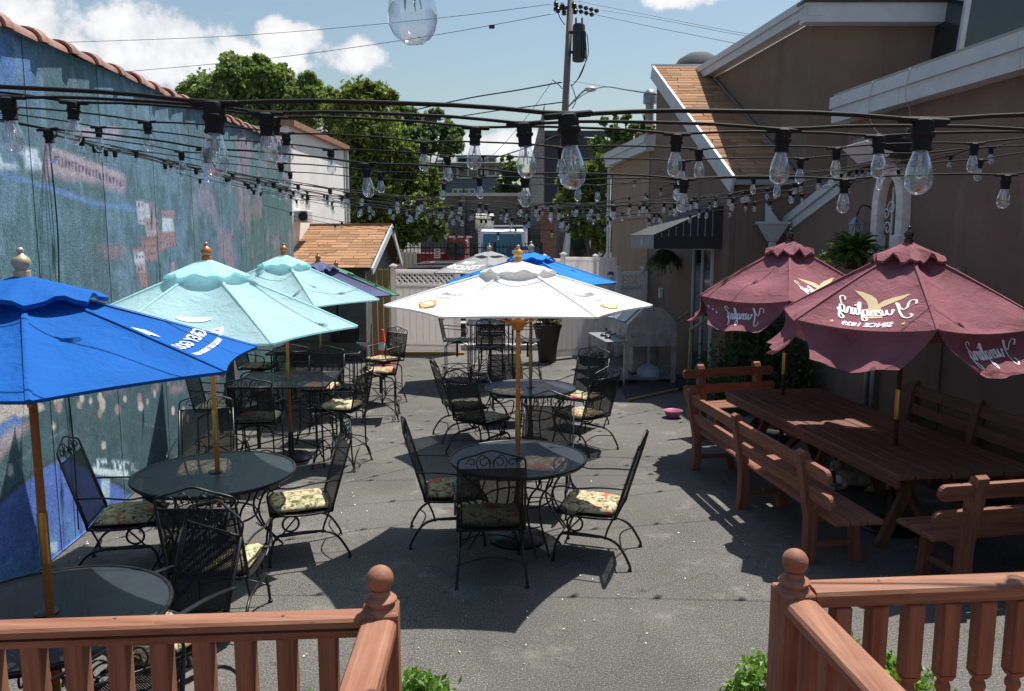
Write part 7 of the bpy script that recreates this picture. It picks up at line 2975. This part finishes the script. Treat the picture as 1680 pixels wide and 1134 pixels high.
def sline(label, yl, zl, yr, zr, sag, px, spacing=.61, r=.0042, xl=None, xr=None):
    ends = ((xl if xl is not None else ML(yl) + .02, yl, zl), (xr if xr is not None else V1(yr) - .03, yr, zr))
    strand(label, ends, sag, spacing, phase_for(ends, sag, spacing, px), r)
c0 = at(655, 78, .76)
sline('nearest string of bulbs, one large clear bulb hanging into the top of the picture', .80, 3.05, .72, 3.05, 3.05 - (c0.z + .127), 655)
sline('second string from the camera, the thickest black cable with three big bulbs', 1.42, 3.00, 1.38, 3.02, .25, 937)
sline('third string from the camera, running just under the thickest cable', 1.95, 3.10, 1.88, 3.08, .28, 860)
sline('fourth string from the camera, its bulbs level with the pole base', 2.5, 3.20, 2.42, 3.15, .31, 778)
sline('string slung lowest of the near ones, its bulb just right of the white finial', 3.15, 3.26, 3.02, 3.22, .46, 862)
sline('string above the low-slung near one, six bulbs spread across the trees', 3.6, 3.30, 3.6, 3.30, .35, 693)
sline('string just behind the six-bulb one, crossing the shingled roof', 4.3, 3.33, 4.1, 3.34, .38, 733)
sline('string crossing the top of the blue-grey house', 5.0, 3.34, 4.9, 3.40, .46, 785)
HL = (ML(6.44) + .06, 6.44, 3.36)
HR = (V1(9.55) - .30, 9.5, 3.42)


def hs_(label, a, b, sag, px, sp=.61, r=.0042):
    strand(label, (a, b), sag, sp, phase_for((a, b), sag, sp, px), r)


hs_('string from the hook on the mural straight across to the brown wall', HL, (V1(6.3) - .03, 6.3, 3.5), .46, 600)
hs_('string from the mural hook rising to the floodlight bracket', HL, HR, .50, 650)
hs_('string from the upper mural edge to the floodlight bracket, over the middle table', (ML(7.6) + .03, 7.6, 3.4), HR, .50, 690)
hs_('string from above the aqua umbrella to the floodlight bracket', (ML(8.8) + .03, 8.8, 3.4), HR, .52, 560)
hs_('string from the middle of the mural to the floodlight bracket', (ML(10.1) + .03, 10.1, 3.4), HR, .52, 720)
hs_('string from past the painted towers to the floodlight bracket', (ML(11.4) + .03, 11.4, 3.35), HR, .50, 612)
hs_('string from the rose-blotched end of the mural to the floodlight bracket', (ML(12.7) + .03, 12.7, 3.32), (V1(10.6) - .03, 10.6, 3.3), .50, 668)
hs_('string from the mural hook away to the corner above the awning', HL, (W(13.0) - .03, 13.0, 3.3), .52, 742)
hs_('string from the mural hook away along to the far lower roof', HL, (W(15.5) - .03, 15.5, 3.6), .55, 775)
hs_('low far string dipping over the grey umbrella to the awning corner', (ML(13.9) + .03, 13.9, 3.1), (W(13.1) - .03, 13.1, 3.12), .46, 817, .9)
hs_('lowest far string, sparse small bulbs in front of the white truck', (ML(15.9) + .03, 15.9, 3.0), (W(14.6) - .03, 14.6, 3.45), .55, 846, 1.2)
hs_('string from the mural hook to the wall beside the stone arch', HL, (V1(8.4) - .03, 8.4, 3.45), .56, 905)
hs_('string over the bright blue umbrella to the brown wall beyond the arch', (ML(9.4) + .03, 9.4, 3.3), (V1(10.2) - .03, 10.2, 3.3), .50, 840)
hs_('string over the farther aqua umbrella to the link wall coping', (ML(10.8) + .03, 10.8, 3.42), (V1(11.9) - .03, 11.9, 3.2), .52, 930)
hs_('string passing above the high bar table to the shaded wall by the rain head', (ML(12.0) + .03, 12.0, 3.48), (V1(12.4) - .03, 12.4, 3.35), .50, 705)
hs_('string crossing in front of the brick pier to the awning wall', (ML(13.3) + .03, 13.3, 3.5), (W(14.0) - .03, 14.0, 3.5), .46, 890)
hs_('far string crossing the masonry wall above the cream tank', (ML(14.8) + .03, 14.8, 3.45), (W(16.5) - .03, 16.5, 3.9), .62, 800)
bpy.data.objects.remove(SOC)
bpy.data.objects.remove(BUL)

# ================================================================== SMALL LITTER ON THE ASPHALT
rg = np.random.default_rng(77)
mb = MB()
spots = [(G(500, 845), .35, 26), (G(620, 740), .5, 10), (G(110, 900), .25, 22), (G(560, 800), .6, 14), (G(980, 745), .3, 8), (G(1190, 900), .4, 16), (G(830, 1080), .8, 24), (G(900, 700), 3.0, 60), (G(1090, 672), .15, 10), (G(700, 950), 1.0, 26)]
for c, sd_, n_ in spots:
    for _ in range(n_):
        x, y = c.x + rg.normal() * sd_, c.y + rg.normal() * sd_
        if y < 3 or x < MA + MK * y + .05 or x > V1(y) - .1:
            continue
        r_ = rg.uniform(.004, .012)
        a = rg.uniform(0, 6.28)
        vs = [(x + r_ * math.cos(a + k * 1.57) * (1 if k % 2 else .6), y + r_ * math.sin(a + k * 1.57) * (1 if k % 2 else .6), .006 + rg.uniform(0, .008)) for k in range(4)]
        mb.add(vs, [(0, 1, 2, 3)])
o = mb.build('fallen_petals', 'petal', None, kind='stuff')
mb = MB()
for _ in range(260):
    x, y = rg.uniform(-3.4, 4.2), rg.uniform(3.2, 16)
    if x < MA + MK * y + .1:
        continue
    r_ = rg.uniform(.004, .010)
    mb.ball((x, y, r_ * .4), r_, 5, 4, (1, rg.uniform(.6, 1), .6))
mb.build('loose_grit', 'concrete', None, kind='stuff')
# crumbs and leaf litter along the foot of the mural wall
mb = MB()
for _ in range(220):
    y = rg.uniform(3, 12)
    x = MA + MK * y + abs(rg.normal()) * .10 + .03
    r_ = rg.uniform(.005, .016)
    a = rg.uniform(0, 6.28)
    mb.add([(x + r_ * math.cos(a + k * 1.57), y + r_ * math.sin(a + k * 1.57) * .6, .006 + rg.uniform(0, .012)) for k in range(4)], [(0, 1, 2, 3)])
mb.build('leaf_litter', 'bark', None, kind='stuff')
